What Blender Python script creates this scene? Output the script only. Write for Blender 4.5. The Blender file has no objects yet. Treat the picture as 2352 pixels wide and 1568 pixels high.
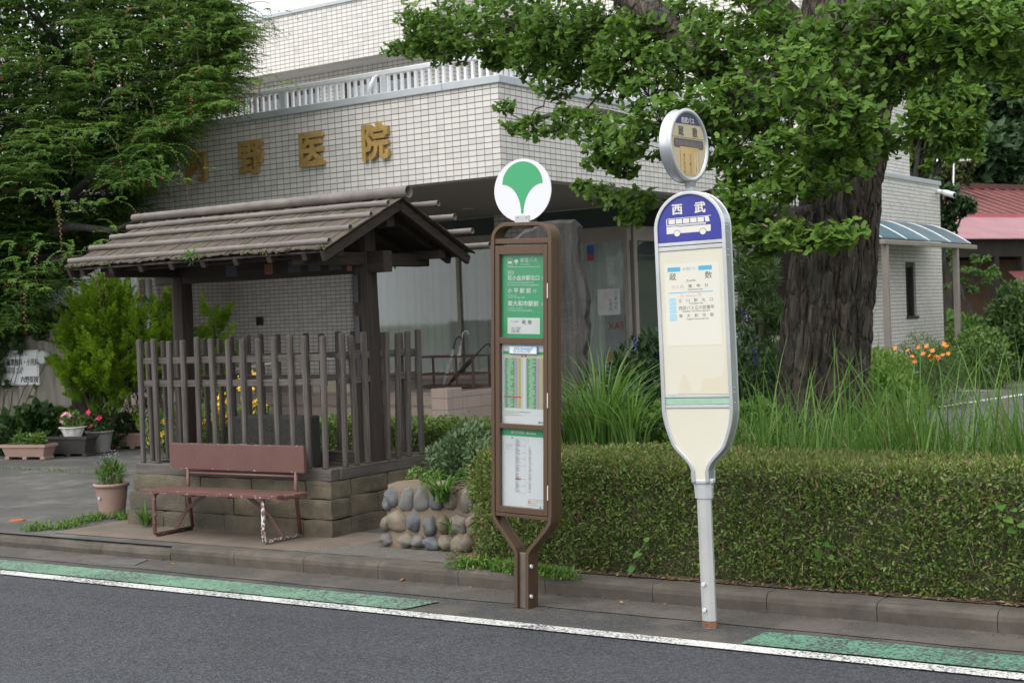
import bpy, bmesh, math, random
import numpy as np
from mathutils import Vector, Matrix, noise as mnoise

C = bpy.context.scene.collection
SC = bpy.context.scene
R = math.radians
rng = np.random.default_rng(7)
random.seed(7)

# ------------------------------------------------------------------ camera, light, exposure
YAW, PITCH, ROLL = R(32.862), R(0.975), R(-2.117)
_fw = Vector((-math.sin(YAW)*math.cos(PITCH), math.cos(YAW)*math.cos(PITCH), -math.sin(PITCH)))
_rt = Vector((math.cos(YAW), math.sin(YAW), 0)); _up = _rt.cross(_fw)
CR = math.cos(ROLL)*_rt + math.sin(ROLL)*_up
CU = -math.sin(ROLL)*_rt + math.cos(ROLL)*_up
CAMP = Vector((0, 0, 1.6))
cam = bpy.data.cameras.new('camera'); camo = bpy.data.objects.new('camera', cam); C.objects.link(camo)
m = Matrix((CR, CU, -_fw)).transposed().to_4x4(); m.translation = CAMP
camo.matrix_world = m
cam.lens = 50; cam.sensor_width = 36; cam.clip_end = 2000; cam.clip_start = .05
cam.dof.use_dof = True; cam.dof.focus_distance = 7.5; cam.dof.aperture_fstop = 8
SC.camera = camo
SUN_EL, SUN_AZ = R(56), R(196)
w = bpy.data.worlds.new('World'); SC.world = w; w.use_nodes = True
nt = w.node_tree; nt.nodes.clear()
sky = nt.nodes.new('ShaderNodeTexSky'); sky.sky_type = 'NISHITA'; sky.sun_disc = False
sky.sun_elevation = SUN_EL; sky.sun_rotation = SUN_AZ; sky.dust_density = 10; sky.air_density = 1.6
hs = nt.nodes.new('ShaderNodeHueSaturation'); hs.inputs['Saturation'].default_value = .16
bg = nt.nodes.new('ShaderNodeBackground'); bg.inputs['Strength'].default_value = .15
ou = nt.nodes.new('ShaderNodeOutputWorld')
ov = nt.nodes.new('ShaderNodeMix'); ov.data_type = 'RGBA'; ov.inputs[0].default_value = .75; ov.inputs[7].default_value = (4.2, 4.35, 4.5, 1)   # an even cloud cover over the clear sky
nt.links.new(sky.outputs[0], hs.inputs['Color']); nt.links.new(hs.outputs[0], ov.inputs[6]); nt.links.new(ov.outputs[2], bg.inputs[0]); nt.links.new(bg.outputs[0], ou.inputs[0])
sl = bpy.data.lights.new('sun', 'SUN'); sl.energy = .5; sl.angle = R(75); sl.color = (1, .97, .92)
so = bpy.data.objects.new('sun', sl); C.objects.link(so)
# nishita: rotation measured from +Y clockwise seen from above
sd = Vector((math.sin(SUN_AZ)*math.cos(SUN_EL), math.cos(SUN_AZ)*math.cos(SUN_EL), math.sin(SUN_EL)))
so.rotation_euler = sd.to_track_quat('Z', 'Y').to_euler()
SC.view_settings.view_transform = 'Standard'; SC.view_settings.look = 'None'
SC.view_settings.exposure = 1.15; SC.view_settings.gamma = 1
SC.cycles.max_bounces = 6; SC.cycles.diffuse_bounces = 4; SC.cycles.transmission_bounces = 4; SC.cycles.transparent_max_bounces = 8
SC.cycles.use_denoising = True

# ------------------------------------------------------------------ measuring helpers (photo of 2352 x 1568 px)
FPX = 50/36*2352
def ray(x, y): return CR*(x-1176) - CU*(y-784) + _fw*FPX
def onz(x, y, z): d = ray(x, y); return CAMP + d*((z-1.6)/d.z)
def at(x, y, Y): d = ray(x, y); return CAMP + d*(Y/d.y)
def atd(x, y, D): return CAMP + ray(x, y)*(D/FPX)
BY = R(-2.331); BO = Vector((-8.854, 13.624, 0))
BX_, BY_ = Vector((math.cos(BY), math.sin(BY), 0)), Vector((-math.sin(BY), math.cos(BY), 0))
def b2w(x, y, z): return BO + BX_*x + BY_*y + Vector((0, 0, z))

# ------------------------------------------------------------------ object helpers
ORIG = {}
def tagp(o, label=None, cat=None, group=None, kind=None):
    if label: o['label'] = label
    if cat: o['category'] = cat
    if group: o['group'] = group
    if kind: o['kind'] = kind
    return o
def thing(name, label, cat, loc=(0, 0, 0), group=None, rot=None, local=False):
    o = bpy.data.objects.new(name, None); C.objects.link(o); o.empty_display_size = .1
    o.location = loc
    if rot: o.rotation_euler = rot
    ORIG[o] = Vector((0, 0, 0)) if local else Vector(loc)
    return tagp(o, label, cat, group)
def link(name, me, parent=None, loc=None):
    o = bpy.data.objects.new(name, me); C.objects.link(o)
    if parent: o.parent = parent; ORIG[o] = ORIG[parent]
    else: o.location = loc or (0, 0, 0); ORIG[o] = Vector(loc or (0, 0, 0))
    return o
class MB:
    def __init__(s): s.v = []; s.f = []; s.uv = []; s.mi = []; s.sm = []; s.cur = 0
    def face(s, pts, uv=None, smooth=False):
        b = len(s.v); s.v += [Vector(p) for p in pts]; s.f.append(list(range(b, b+len(pts)))); s.mi.append(s.cur); s.sm.append(smooth)
        if uv is None:
            p = [Vector(q) for q in pts]; n = (p[1]-p[0]).cross(p[2]-p[0])
            if abs(n.z) > max(abs(n.x), abs(n.y)): uv = [(q.x, q.y) for q in p]
            elif abs(n.x) > abs(n.y): uv = [(q.y, q.z) for q in p]
            else: uv = [(q.x, q.z) for q in p]
        s.uv.append(uv); return s
    def idx(s, verts, faces, smooth=True):
        b = len(s.v); s.v += [Vector(p) for p in verts]
        for f in faces:
            s.f.append([i+b for i in f]); s.mi.append(s.cur); s.sm.append(smooth); s.uv.append([(verts[i][0], verts[i][2]) for i in f])
        return s
    def box(s, x0, x1, y0, y1, z0, z1, M=None):
        c = [Vector(p) for p in ((x0,y0,z0),(x1,y0,z0),(x1,y1,z0),(x0,y1,z0),(x0,y0,z1),(x1,y0,z1),(x1,y1,z1),(x0,y1,z1))]
        if M: c2 = [M @ p for p in c]
        else: c2 = c
        b = len(s.v); s.v += c2
        for f in ((0,3,2,1),(4,5,6,7),(0,1,5,4),(1,2,6,5),(2,3,7,6),(3,0,4,7)):
            p = [c[i] for i in f]; n = (p[1]-p[0]).cross(p[2]-p[0])
            if abs(n.z) > max(abs(n.x), abs(n.y)): uv = [(q.x, q.y) for q in p]
            elif abs(n.x) > abs(n.y): uv = [(q.y, q.z) for q in p]
            else: uv = [(q.x, q.z) for q in p]
            s.f.append([i+b for i in f]); s.uv.append(uv); s.mi.append(s.cur); s.sm.append(False)
        return s
    def beam(s, p0, p1, w, h, up=(0, 0, 1), w1=None, h1=None):
        p0, p1 = Vector(p0), Vector(p1); d = (p1-p0).normalized(); u = Vector(up)
        if abs(d.dot(u)) > .98: u = Vector((0, 1, 0))
        sx = d.cross(u).normalized(); u = sx.cross(d).normalized(); w1 = w1 or w; h1 = h1 or h
        a = [p0+sx*i*w/2+u*j*h/2 for i, j in ((-1,-1),(1,-1),(1,1),(-1,1))]; c = [p1+sx*i*w1/2+u*j*h1/2 for i, j in ((-1,-1),(1,-1),(1,1),(-1,1))]
        s.idx(a+c, [(3,2,1,0),(4,5,6,7),(0,1,5,4),(1,2,6,5),(2,3,7,6),(3,0,4,7)], smooth=False); return s
    def tube(s, path, r, n=10, caps=True, hollow=0):
        path = [Vector(p) for p in path]; rs = r if isinstance(r, (list, tuple)) else [r]*len(path)
        b = len(s.v); u = None; k = len(path)
        for i, p in enumerate(path):
            d = (path[min(i+1, k-1)]-path[max(i-1, 0)]).normalized()
            if u is None: u = d.orthogonal().normalized()
            u = (u-d*u.dot(d)).normalized(); v = d.cross(u)
            for j in range(n):
                a = 2*math.pi*j/n; s.v.append(p+(u*math.cos(a)+v*math.sin(a))*rs[i])
        for i in range(k-1):
            for j in range(n):
                s.f.append([b+i*n+j, b+i*n+(j+1) % n, b+(i+1)*n+(j+1) % n, b+(i+1)*n+j]); s.mi.append(s.cur); s.sm.append(True); s.uv.append([(j/n, i), ((j+1)/n, i), ((j+1)/n, i+1), (j/n, i+1)])
        if caps:
            for e in (list(range(b+n-1, b-1, -1)), list(range(b+(k-1)*n, b+k*n))):
                s.f.append(e); s.mi.append(s.cur); s.sm.append(False); s.uv.append([(0, 0)]*n)
        return s
    def prism(s, poly, f0, f1):
        a = [Vector(f0(*p)) for p in poly]; c = [Vector(f1(*p)) for p in poly]; n = len(poly)
        b = len(s.v); s.v += a+c
        def add(f, uv): s.f.append(f); s.uv.append(uv); s.mi.append(s.cur); s.sm.append(False)
        add(list(range(b, b+n)), [tuple(p) for p in poly]); add(list(range(b+2*n-1, b+n-1, -1)), [tuple(p) for p in poly[::-1]])
        for i in range(n):
            j = (i+1) % n; add([b+i, b+n+i, b+n+j, b+j], [(0, 0)]*4)
        return s
    def lathe(s, prof, c, n=24, caps=True, wave=None):
        c = Vector(c); b = len(s.v); k = len(prof)
        for r, z in prof:
            for j in range(n):
                a = 2*math.pi*j/n; rr = r*(1+(wave(a, z) if wave else 0)); s.v.append(c+Vector((rr*math.cos(a), rr*math.sin(a), z)))
        for i in range(k-1):
            for j in range(n):
                s.f.append([b+i*n+j, b+i*n+(j+1) % n, b+(i+1)*n+(j+1) % n, b+(i+1)*n+j]); s.mi.append(s.cur); s.sm.append(True); s.uv.append([(0, 0)]*4)
        if caps:
            s.f.append(list(range(b+n-1, b-1, -1))); s.mi.append(s.cur); s.sm.append(False); s.uv.append([(0, 0)]*n)
        return s
    def mesh(s, name, mats, org=Vector((0, 0, 0))):
        me = bpy.data.meshes.new(name)
        me.from_pydata([tuple(p-org) for p in s.v], [], s.f)
        for m_ in (mats if isinstance(mats, (list, tuple)) else [mats]): me.materials.append(m_)
        me.polygons.foreach_set('material_index', s.mi); me.polygons.foreach_set('use_smooth', s.sm)
        ul = me.uv_layers.new(name='UVMap'); fl = np.array([c for f in s.uv for p in f for c in p[:2]], dtype=np.float32)
        ul.data.foreach_set('uv', fl); me.update(); return me
    def build(s, name, mats, parent=None, bevel=0, loc=None, seg=2):
        org = ORIG[parent] if parent else Vector(loc or (0, 0, 0))
        o = link(name, s.mesh(name, mats, org), parent, loc)
        if bevel:
            b = o.modifiers.new('bevel', 'BEVEL'); b.width = bevel; b.segments = seg; b.limit_method = 'ANGLE'; b.angle_limit = R(35)
        return o
def struct(o, kind='structure'): o['kind'] = kind; return o
def dup(o, parent=None, **kw):
    c = o.copy(); C.objects.link(c)
    if parent: c.parent = parent
    for ch in o.children: dup(ch, c)
    return c

# ------------------------------------------------------------------ materials
def _mat(name):
    m_ = bpy.data.materials.new(name); m_.use_nodes = True; t = m_.node_tree
    return m_, t, t.nodes['Principled BSDF']
def N(t, typ, **kw):
    n = t.nodes.new(typ)
    for k, v in kw.items():
        if k in n.inputs: n.inputs[k].default_value = v
        else: setattr(n, k, v)
    return n
def col(c, a=1): return (c[0], c[1], c[2], 1)
def mixc(t, fac, a, b, bt='MIX'):
    n = t.nodes.new('ShaderNodeMix'); n.data_type = 'RGBA'; n.blend_type = bt
    for s_, v in ((0, fac), (6, a), (7, b)):
        if hasattr(v, 'is_output'): t.links.new(v, n.inputs[s_])
        elif s_ == 0: n.inputs[0].default_value = v
        else: n.inputs[s_].default_value = col(v)
    return n.outputs[2]
def ramp(t, fac, stops):
    n = t.nodes.new('ShaderNodeValToRGB'); e = n.color_ramp.elements
    while len(e) < len(stops): e.new(.5)
    for k, (p, c) in enumerate(stops): e[k].position = p; e[k].color = col(c) if hasattr(c, '__len__') else (c, c, c, 1)
    t.links.new(fac, n.inputs[0]); return n.outputs[0]
def coords(t, scale=(1, 1, 1), kind='Object'):
    tc = N(t, 'ShaderNodeTexCoord'); mp = N(t, 'ShaderNodeMapping'); mp.inputs['Scale'].default_value = scale
    t.links.new(tc.outputs[kind], mp.inputs[0]); return mp.outputs[0]
def noi(t, vec, scale, detail=5, rough=.6):
    n = N(t, 'ShaderNodeTexNoise', Scale=scale, Detail=detail, Roughness=rough); t.links.new(vec, n.inputs['Vector']); return n.outputs['Fac']
def bump(t, h, p, strength=.3, dist=.01):
    b = N(t, 'ShaderNodeBump', Strength=strength, Distance=dist); t.links.new(h, b.inputs['Height']); t.links.new(b.outputs[0], p.inputs['Normal'])
def plain(name, c, rough=.6, metal=0, var=.12, scale=8, bmp=0, bscale=80, dirt=None, dirt_amt=.5, spec=.5, sc=(1, 1, 1)):
    m_, t, p = _mat(name); v = coords(t, sc)
    f = noi(t, v, scale)
    out = ramp(t, f, [(.3, [k*(1-var) for k in c]), (.7, [min(1, k*(1+var)) for k in c])])
    if dirt:
        d = noi(t, v, scale*.35+1.3, 8, .7); g = ramp(t, d, [(.5, 0), (.72, dirt_amt)]); out = mixc(t, g, out, dirt)
    t.links.new(out, p.inputs['Base Color']); p.inputs['Roughness'].default_value = rough; p.inputs['Metallic'].default_value = metal
    p.inputs['Specular IOR Level'].default_value = spec
    if bmp: bump(t, noi(t, v, bscale, 6), p, bmp, .006)
    return m_
def wood(name, axis, dark=(.05, .042, .037), light=(.19, .168, .152), gs=1.0):
    m_, t, p = _mat(name); s_ = [70*gs]*3; s_[axis] = 3.0*gs
    v = coords(t, s_); f = noi(t, v, 1.0, 6, .65); v2 = coords(t); f2 = noi(t, v2, 2.2, 4)
    c = ramp(t, f, [(.3, dark), (.55, [(a+b)/2 for a, b in zip(dark, light)]), (.75, light)])
    c = mixc(t, ramp(t, f2, [(.35, 0), (.7, .45)]), c, dark)
    t.links.new(c, p.inputs['Base Color']); p.inputs['Roughness'].default_value = .85; bump(t, f, p, .5, .004)
    return m_
def leafmat(name, stops, trans=.35, rough=.45, spec=.4):
    m_, t, p = _mat(name); a = N(t, 'ShaderNodeAttribute'); a.attribute_name = 'var'
    c = ramp(t, a.outputs['Fac'], stops)
    t.links.new(c, p.inputs['Base Color']); p.inputs['Roughness'].default_value = rough; p.inputs['Specular IOR Level'].default_value = spec
    tr = N(t, 'ShaderNodeBsdfTranslucent'); mc = mixc(t, 1.0, c, (1.0, 1.0, .55), 'MULTIPLY'); t.links.new(mc, tr.inputs[0])
    mx = N(t, 'ShaderNodeMixShader'); mx.inputs[0].default_value = trans
    t.links.new(p.outputs[0], mx.inputs[1]); t.links.new(tr.outputs[0], mx.inputs[2]); t.links.new(mx.outputs[0], t.nodes['Material Output'].inputs[0])
    return m_
def glass(name, tint=(.8, .86, .84), refl=.9):
    m_, t, p = _mat(name); t.nodes.remove(p)
    tr = N(t, 'ShaderNodeBsdfTransparent'); tr.inputs[0].default_value = col(tint); g = N(t, 'ShaderNodeBsdfGlossy'); g.inputs['Roughness'].default_value = .03
    fr = N(t, 'ShaderNodeFresnel', IOR=1.5); mu = N(t, 'ShaderNodeMath', operation='MULTIPLY'); t.links.new(fr.outputs[0], mu.inputs[0]); mu.inputs[1].default_value = refl
    mx = N(t, 'ShaderNodeMixShader'); t.links.new(mu.outputs[0], mx.inputs[0]); t.links.new(tr.outputs[0], mx.inputs[1]); t.links.new(g.outputs[0], mx.inputs[2])
    t.links.new(mx.outputs[0], t.nodes['Material Output'].inputs[0]); return m_
def tilemat(name, base=(.72, .69, .655), grout=(.10, .105, .10), vg=(.19, .185, .175), tw=.114, th=.0682):
    m_, t, p = _mat(name)
    tc = N(t, 'ShaderNodeTexCoord'); sp = N(t, 'ShaderNodeSeparateXYZ'); t.links.new(tc.outputs['UV'], sp.inputs[0])
    def mth(op, a, b=None):
        n = N(t, 'ShaderNodeMath', operation=op)
        for i, q in enumerate((a, b)):
            if q is None: continue
            if hasattr(q, 'is_output'): t.links.new(q, n.inputs[i])
            else: n.inputs[i].default_value = q
        return n.outputs[0]
    u = mth('DIVIDE', sp.outputs[0], tw); v = mth('DIVIDE', sp.outputs[1], th)
    fu, fv = mth('FLOORED_MODULO', u, 1.0), mth('FLOORED_MODULO', v, 1.0)
    gu = mth('GREATER_THAN', fu, 1-.0085/tw); gv = mth('GREATER_THAN', fv, 1-.0095/th)
    cb = N(t, 'ShaderNodeCombineXYZ'); t.links.new(mth('FLOOR', u), cb.inputs[0]); t.links.new(mth('FLOOR', v), cb.inputs[1])
    wn = N(t, 'ShaderNodeTexWhiteNoise'); t.links.new(cb.outputs[0], wn.inputs['Vector'])
    c = ramp(t, wn.outputs['Value'], [(0, [k*.87 for k in base]), (.5, base), (1, [base[0]*1.04, base[1]*1.03, base[2]*1.02])])
    st = noi(t, coords(t, (1.2, 1.2, .25)), 1.4, 6, .65); c = mixc(t, ramp(t, st, [(.5, 0), (.85, .28)]), c, [k*.75 for k in base])
    s2 = noi(t, coords(t, (5, 5, .16)), 1.7, 5, .6); c = mixc(t, ramp(t, s2, [(.56, 0), (.74, .22)]), c, [base[0]*.62, base[1]*.60, base[2]*.56])
    c = mixc(t, gu, c, vg); c = mixc(t, gv, c, grout)
    t.links.new(c, p.inputs['Base Color']); p.inputs['Roughness'].default_value = .45
    h = mth('SUBTRACT', 1.0, mth('MAXIMUM', gu, gv)); h2 = mth('ADD', h, mth('MULTIPLY', wn.outputs['Value'], .25)); bump(t, h2, p, .6, .004)
    return m_
def paint(name, c, under, wear=.55, scale=60, rough=.7):
    m_, t, p = _mat(name); v = coords(t)
    a = noi(t, v, scale, 3, .7); b = noi(t, v, 1.6, 4); mm = N(t, 'ShaderNodeMath', operation='ADD'); t.links.new(a, mm.inputs[0])
    m2 = N(t, 'ShaderNodeMath', operation='MULTIPLY'); m2.inputs[1].default_value = .45; t.links.new(b, m2.inputs[0]); t.links.new(m2.outputs[0], mm.inputs[1])
    g = ramp(t, mm.outputs[0], [(wear+.1, 0), (wear+.17, 1)]); f2 = noi(t, v, 9, 5)
    cc = ramp(t, f2, [(.3, [k*.8 for k in c]), (.7, [min(1, k*1.1) for k in c])])
    t.links.new(mixc(t, g, cc, under), p.inputs['Base Color']); p.inputs['Roughness'].default_value = rough
    bump(t, noi(t, v, 220, 3), p, .5, .004); return m_
def flat(name, c, rough=.5):
    m_, t, p = _mat(name); p.inputs['Base Color'].default_value = col(c); p.inputs['Roughness'].default_value = rough; return m_

def cloth(name, c):
    m_, t, p = _mat(name); f = noi(t, coords(t), 3); k = ramp(t, f, [(.3, [q*.92 for q in c]), (.7, c)]); t.links.new(k, p.inputs['Base Color']); p.inputs['Roughness'].default_value = .9
    tr = N(t, 'ShaderNodeBsdfTranslucent'); t.links.new(k, tr.inputs[0]); mx = N(t, 'ShaderNodeMixShader'); mx.inputs[0].default_value = .55
    t.links.new(p.outputs[0], mx.inputs[1]); t.links.new(tr.outputs[0], mx.inputs[2]); t.links.new(mx.outputs[0], t.nodes['Material Output'].inputs[0]); return m_
MT = {}
MT['tile'] = tilemat('wall_tile'); MT['tile_far'] = MT['tile']
MT['coping'] = plain('grey_metal_coping', (.50, .53, .56), .45, .2, .06, 3)
MT['rail'] = plain('pale_aluminium', (.74, .75, .77), .35, .3, .05, 3)
MT['bronze'] = plain('bronze_frame', (.11, .09, .075), .5, .2, .15, 4)
MT['bronze_l'] = plain('light_bronze_frame', (.32, .285, .25), .45, .3, .1, 4)
MT['gold'] = plain('brass_letters', (.50, .33, .11), .42, .3, .2, 5, .1, 30, (.26, .15, .045), .6)
MT['glass'] = glass('window_glass', (.97, .985, .98)); MT['glass_dark'] = glass('dark_window_glass', (.7, .74, .72), 1.0)
MT['clear'] = glass('notice_cover', (.97, .98, .98), .45)
MT['curtain'] = cloth('grey_green_curtain', (.86, .91, .89))
MT['curtain_b'] = cloth('grey_blue_curtain', (.62, .66, .70))
MT['curtain_c'] = plain('beige_curtain', (.12, .115, .105), .9, 0, .08, 3)
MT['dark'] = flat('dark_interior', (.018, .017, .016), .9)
MT['white'] = plain('white_paint', (.78, .79, .80), .4, 0, .03, 4)
MT['concrete'] = plain('weathered_concrete', (.30, .285, .26), .9, 0, .2, 5, .4, 90, (.10, .09, .075), .6)
MT['asph'] = None
# ------------------------------------------------------------------ ground materials
def asphalt(name, a=(.012, .0125, .015), b=(.085, .089, .104), sc=105, patch=None, amt=0.0):
    m_, t, p = _mat(name); v = coords(t)
    vo = N(t, 'ShaderNodeTexVoronoi', Scale=sc); t.links.new(v, vo.inputs['Vector'])
    sp = N(t, 'ShaderNodeSeparateColor'); t.links.new(vo.outputs['Color'], sp.inputs[0])
    c = ramp(t, sp.outputs[0], [(.0, a), (.55, [(x*1.5+y)/2.5 for x, y in zip(a, b)]), (1, b)])
    c = mixc(t, ramp(t, noi(t, v, 1.1, 5), [(.35, 0), (.75, .3)]), c, [k*.75 for k in a])
    c = mixc(t, ramp(t, noi(t, coords(t, (.12, 2.2, 1)), 1.0, 6), [(.42, 0), (.68, .30)]), c, [k*.8 for k in b])
    if patch: c = mixc(t, ramp(t, noi(t, v, 2.6, 7, .65), [(.48, 0), (.60, amt)]), c, patch)
    t.links.new(c, p.inputs['Base Color']); p.inputs['Roughness'].default_value = .72
    mm = N(t, 'ShaderNodeMath', operation='ADD'); t.links.new(vo.outputs['Distance'], mm.inputs[0]); t.links.new(noi(t, v, sc*1.4, 3), mm.inputs[1])
    bump(t, mm.outputs[0], p, .7, .006); return m_
MT['asph'] = asphalt('road_asphalt')
MT['shoulder'] = asphalt('shoulder_asphalt', (.022, .022, .024), (.105, .103, .10), 150, (.13, .108, .085), .55)
MT['gutter'] = asphalt('gutter_concrete', (.05, .045, .04), (.125, .112, .098), 190, (.15, .13, .11), .5)
MT['pave'] = plain('brown_pavement', (.15, .118, .09), .9, 0, .2, 3, .35, 160, (.09, .078, .066), .75)
MT['pave_rough'] = asphalt('rough_old_pavement', (.07, .065, .058), (.22, .205, .18), 120, (.10, .085, .07), .6)
MT['drive'] = plain('driveway_concrete', (.072, .07, .066), .9, 0, .3, 2.2, .5, 140, (.19, .18, .17), .75)
MT['kerb'] = plain('kerb_concrete', (.085, .074, .06), .9, 0, .3, 7, .6, 150, (.075, .062, .048), .8)
MT['soil'] = plain('soil', (.085, .062, .042), 1, 0, .35, 9, .6, 60)
MT['earth'] = plain('grassy_ground', (.07, .085, .04), 1, 0, .35, 3, .6, 40, (.10, .085, .055), .6)
MT['park'] = asphalt('parking_asphalt', (.04, .042, .045), (.12, .123, .128), 60)

# ------------------------------------------------------------------ the setting
def sheet(name, x0, x1, y0, y1, z, mt, nx=1, ny=1, zf=None):
    b = MB(); vs = []; fs = []
    for j in range(ny+1):
        for i in range(nx+1):
            x = x0+(x1-x0)*i/nx; y = y0+(y1-y0)*j/ny; vs.append((x, y, z if zf is None else zf(x, y)))
    for j in range(ny):
        for i in range(nx):
            a = j*(nx+1)+i; fs.append((a, a+1, a+nx+2, a+nx+1))
    b.idx(vs, fs, smooth=zf is not None); return struct(b.build(name, mt))
def gz(x, y): return .108 if y < 26 else .108+(y-26)*.014
sheet('ground', -600, 600, -400, 900, -.03, MT['earth'])
sheet('road', -80, 60, -30, 6.95, 0, MT['asph'])
sheet('road_shoulder', -80, 60, 6.15, 6.95, .004, MT['shoulder'])
gb = MB(); gv = []; n = 160
for i in range(n+1):
    x = -30+36*i/n; gv += [(x, 6.60+.035*mnoise.noise(Vector((x*1.3, 0, 3)))+.02*mnoise.noise(Vector((x*5, 1, 3))), .008), (x, 6.95, .008)]
gb.idx(gv, [(2*i, 2*i+2, 2*i+3, 2*i+1) for i in range(n)], False); struct(gb.build('gutter', MT['gutter']))
sheet('lot', -120, 120, 6.95, 26, .104, MT['drive'])
sheet('yard', -200, 200, 26, 140, .1, MT['earth'], 4, 24, lambda x, y: gz(x, y)-.006)
sheet('parking_lot', -5.6, 30, 11.7, 24.5, .110, MT['park'])
sheet('parking_line', -4.9, 14, 0, 0, 0, MT['white']) if 0 else None
pl = MB()
p0, p1 = onz(2150, 935, .115), onz(2352, 905, .115); p1 = p0+(p1-p0)*2
pl.beam(p0, p1, .14, .002); q0, q1 = onz(2125, 897, .115), onz(2300, 897, .115); pl.beam(q0, q1, .12, .002)
struct(pl.build('parking_line', paint('worn_white_lot_line', (.7, .7, .68), (.09, .09, .095), .62)))
WL = paint('white_line_paint', (.60, .595, .57), (.06, .06, .062), .635, 75)
GL = paint('green_band_paint', (.15, .285, .19), (.06, .063, .065), .625, 55)
GR = paint('worn_green_band_paint', (.105, .26, .17), (.055, .058, .06), .60, 55)
b = MB(); b.face([(-60, 6.105, .008), (40, 6.105, .008), (40, 6.212, .008), (-60, 6.212, .008)]); struct(b.build('road_line', WL))
b = MB(); b.face([(-60, 6.222, .012), (-4.81, 6.222, .012), (-4.735, 6.485, .012), (-60, 6.485, .012)]); struct(b.build('green_road_band', GL))
b = MB(); b.face([(-2.79, 6.226, .012), (30, 6.226, .012), (30, 6.515, .012), (-2.775, 6.500, .012)]); struct(b.build('green_road_band', GR))
# kerb: a row of concrete blocks, lower along the driveway
kb = MB(); x = -24.0
def kblock(x0, x1, zt, rnd):
    prof = [(6.935, -.05), (6.925, zt-.045), (6.93, zt-.022), (6.945, zt-.006), (6.965, zt), (7.075, zt), (7.08, -.05)]
    if rnd: prof = [(6.935, -.05), (6.922, zt-.055), (6.935, zt-.025), (6.965, zt-.006), (7.0, zt), (7.075, zt), (7.08, -.05)]
    k = max(2, int((x1-x0)/.05)); vs = []
    for i in range(k+1):
        xx = x0+.002+(x1-x0-.004)*i/k
        for (yy, zz) in prof: vs.append((xx, yy+.004*mnoise.noise(Vector((xx*9, yy*30, zz*30))), zz+.004*mnoise.noise(Vector((xx*7, yy*30, 5)))))
    q = len(prof); fs = [(i*q+j, i*q+j+1, (i+1)*q+j+1, (i+1)*q+j) for i in range(k) for j in range(q-1)]
    fs += [tuple(range(q-1, -1, -1)), tuple(range(k*q, k*q+q))]
    kb.idx(vs, fs, smooth=False)
kx = [-26+.6*i for i in range(29)]
xs = [-26, -18, -14, -12, -10.6, -9.2, -8.05, -7.35, -6.75, -6.14, -5.53, -4.92, -4.31, -3.62, -2.95, -2.36, -1.77, -1.18, -.59, 0, .6, 1.2, 1.8, 2.4, 3, 6, 12, 30]
for a, c in zip(xs, xs[1:]): kblock(a, c, .098 if a < -7.4 else .108, a < -7.4)
struct(kb.build('kerb', MT['kerb']))
# pavement by the bench, rough patch towards the stone wall
b = MB(); b.face([(-8.75, 7.08, .108), (-6.35, 7.08, .108), (-6.1, 7.42, .108), (-6.0, 7.9, .108), (-8.75, 7.9, .108)]); struct(b.build('pavement', MT['pave']))
b = MB(); b.face([(-6.35, 7.08, .109), (-4.9, 7.08, .109), (-5.1, 7.3, .109), (-5.25, 7.62, .109), (-6.0, 7.75, .109), (-6.1, 7.42, .109)]); struct(b.build('pavement', MT['pave_rough']))
# raised planting bed behind the hedge
def bedz(x, y): return .38+.05*mnoise.noise(Vector((x*.9, y*.9, 0)))
bb = MB(); vs = []; fs = []; nx, ny = 60, 30
for j in range(ny+1):
    for i in range(nx+1):
        X = -5.93+7.8*i/nx; Y = 7.56+4.4*j/ny; e = min(1, (X+5.93)/.1+.5, (11.95-Y)/.5, 1)
        vs.append((X, Y, .1+(bedz(X, Y)-.1)*max(0, e)))
for j in range(ny):
    for i in range(nx):
        a = j*(nx+1)+i; fs.append((a, a+1, a+nx+2, a+nx+1))
bb.idx(vs, fs); struct(bb.build('planting_bed', MT['soil']))
b = MB(); b.face([(-5.1, 7.08, .112), (3, 7.08, .112), (3, 7.9, .112), (-5.6, 7.9, .112), (-5.3, 7.4, .112)]); struct(b.build('soil_strip', MT['soil']))
# hill behind
hb = MB(); vs = []; fs = []; nx, ny = 40, 16
for j in range(ny+1):
    for i in range(nx+1):
        X = -120+200*i/nx; Y = 66+80*j/ny; vs.append((X, Y, .3+ (Y-66)*.42*(1 if X > -60 else max(0, (X+120)/60)) + 1.2*mnoise.noise(Vector((X*.05, Y*.05, 2)))*(j > 0)))
for j in range(ny):
    for i in range(nx):
        a = j*(nx+1)+i; fs.append((a, a+1, a+nx+2, a+nx+1))
hb.idx(vs, fs); struct(hb.build('hillside', plain('forest_floor', (.03, .045, .02), 1, 0, .4, .5)))
# garden soil beds left
b = MB(); p = [onz(*q) for q in ((-60, 1040, .112), (150, 1046, .112), (345, 1018, .112), (440, 1000, .112), (420, 960, .112), (-60, 975, .112))]
b.face(p); struct(b.build('garden_soil', MT['soil']))

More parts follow.
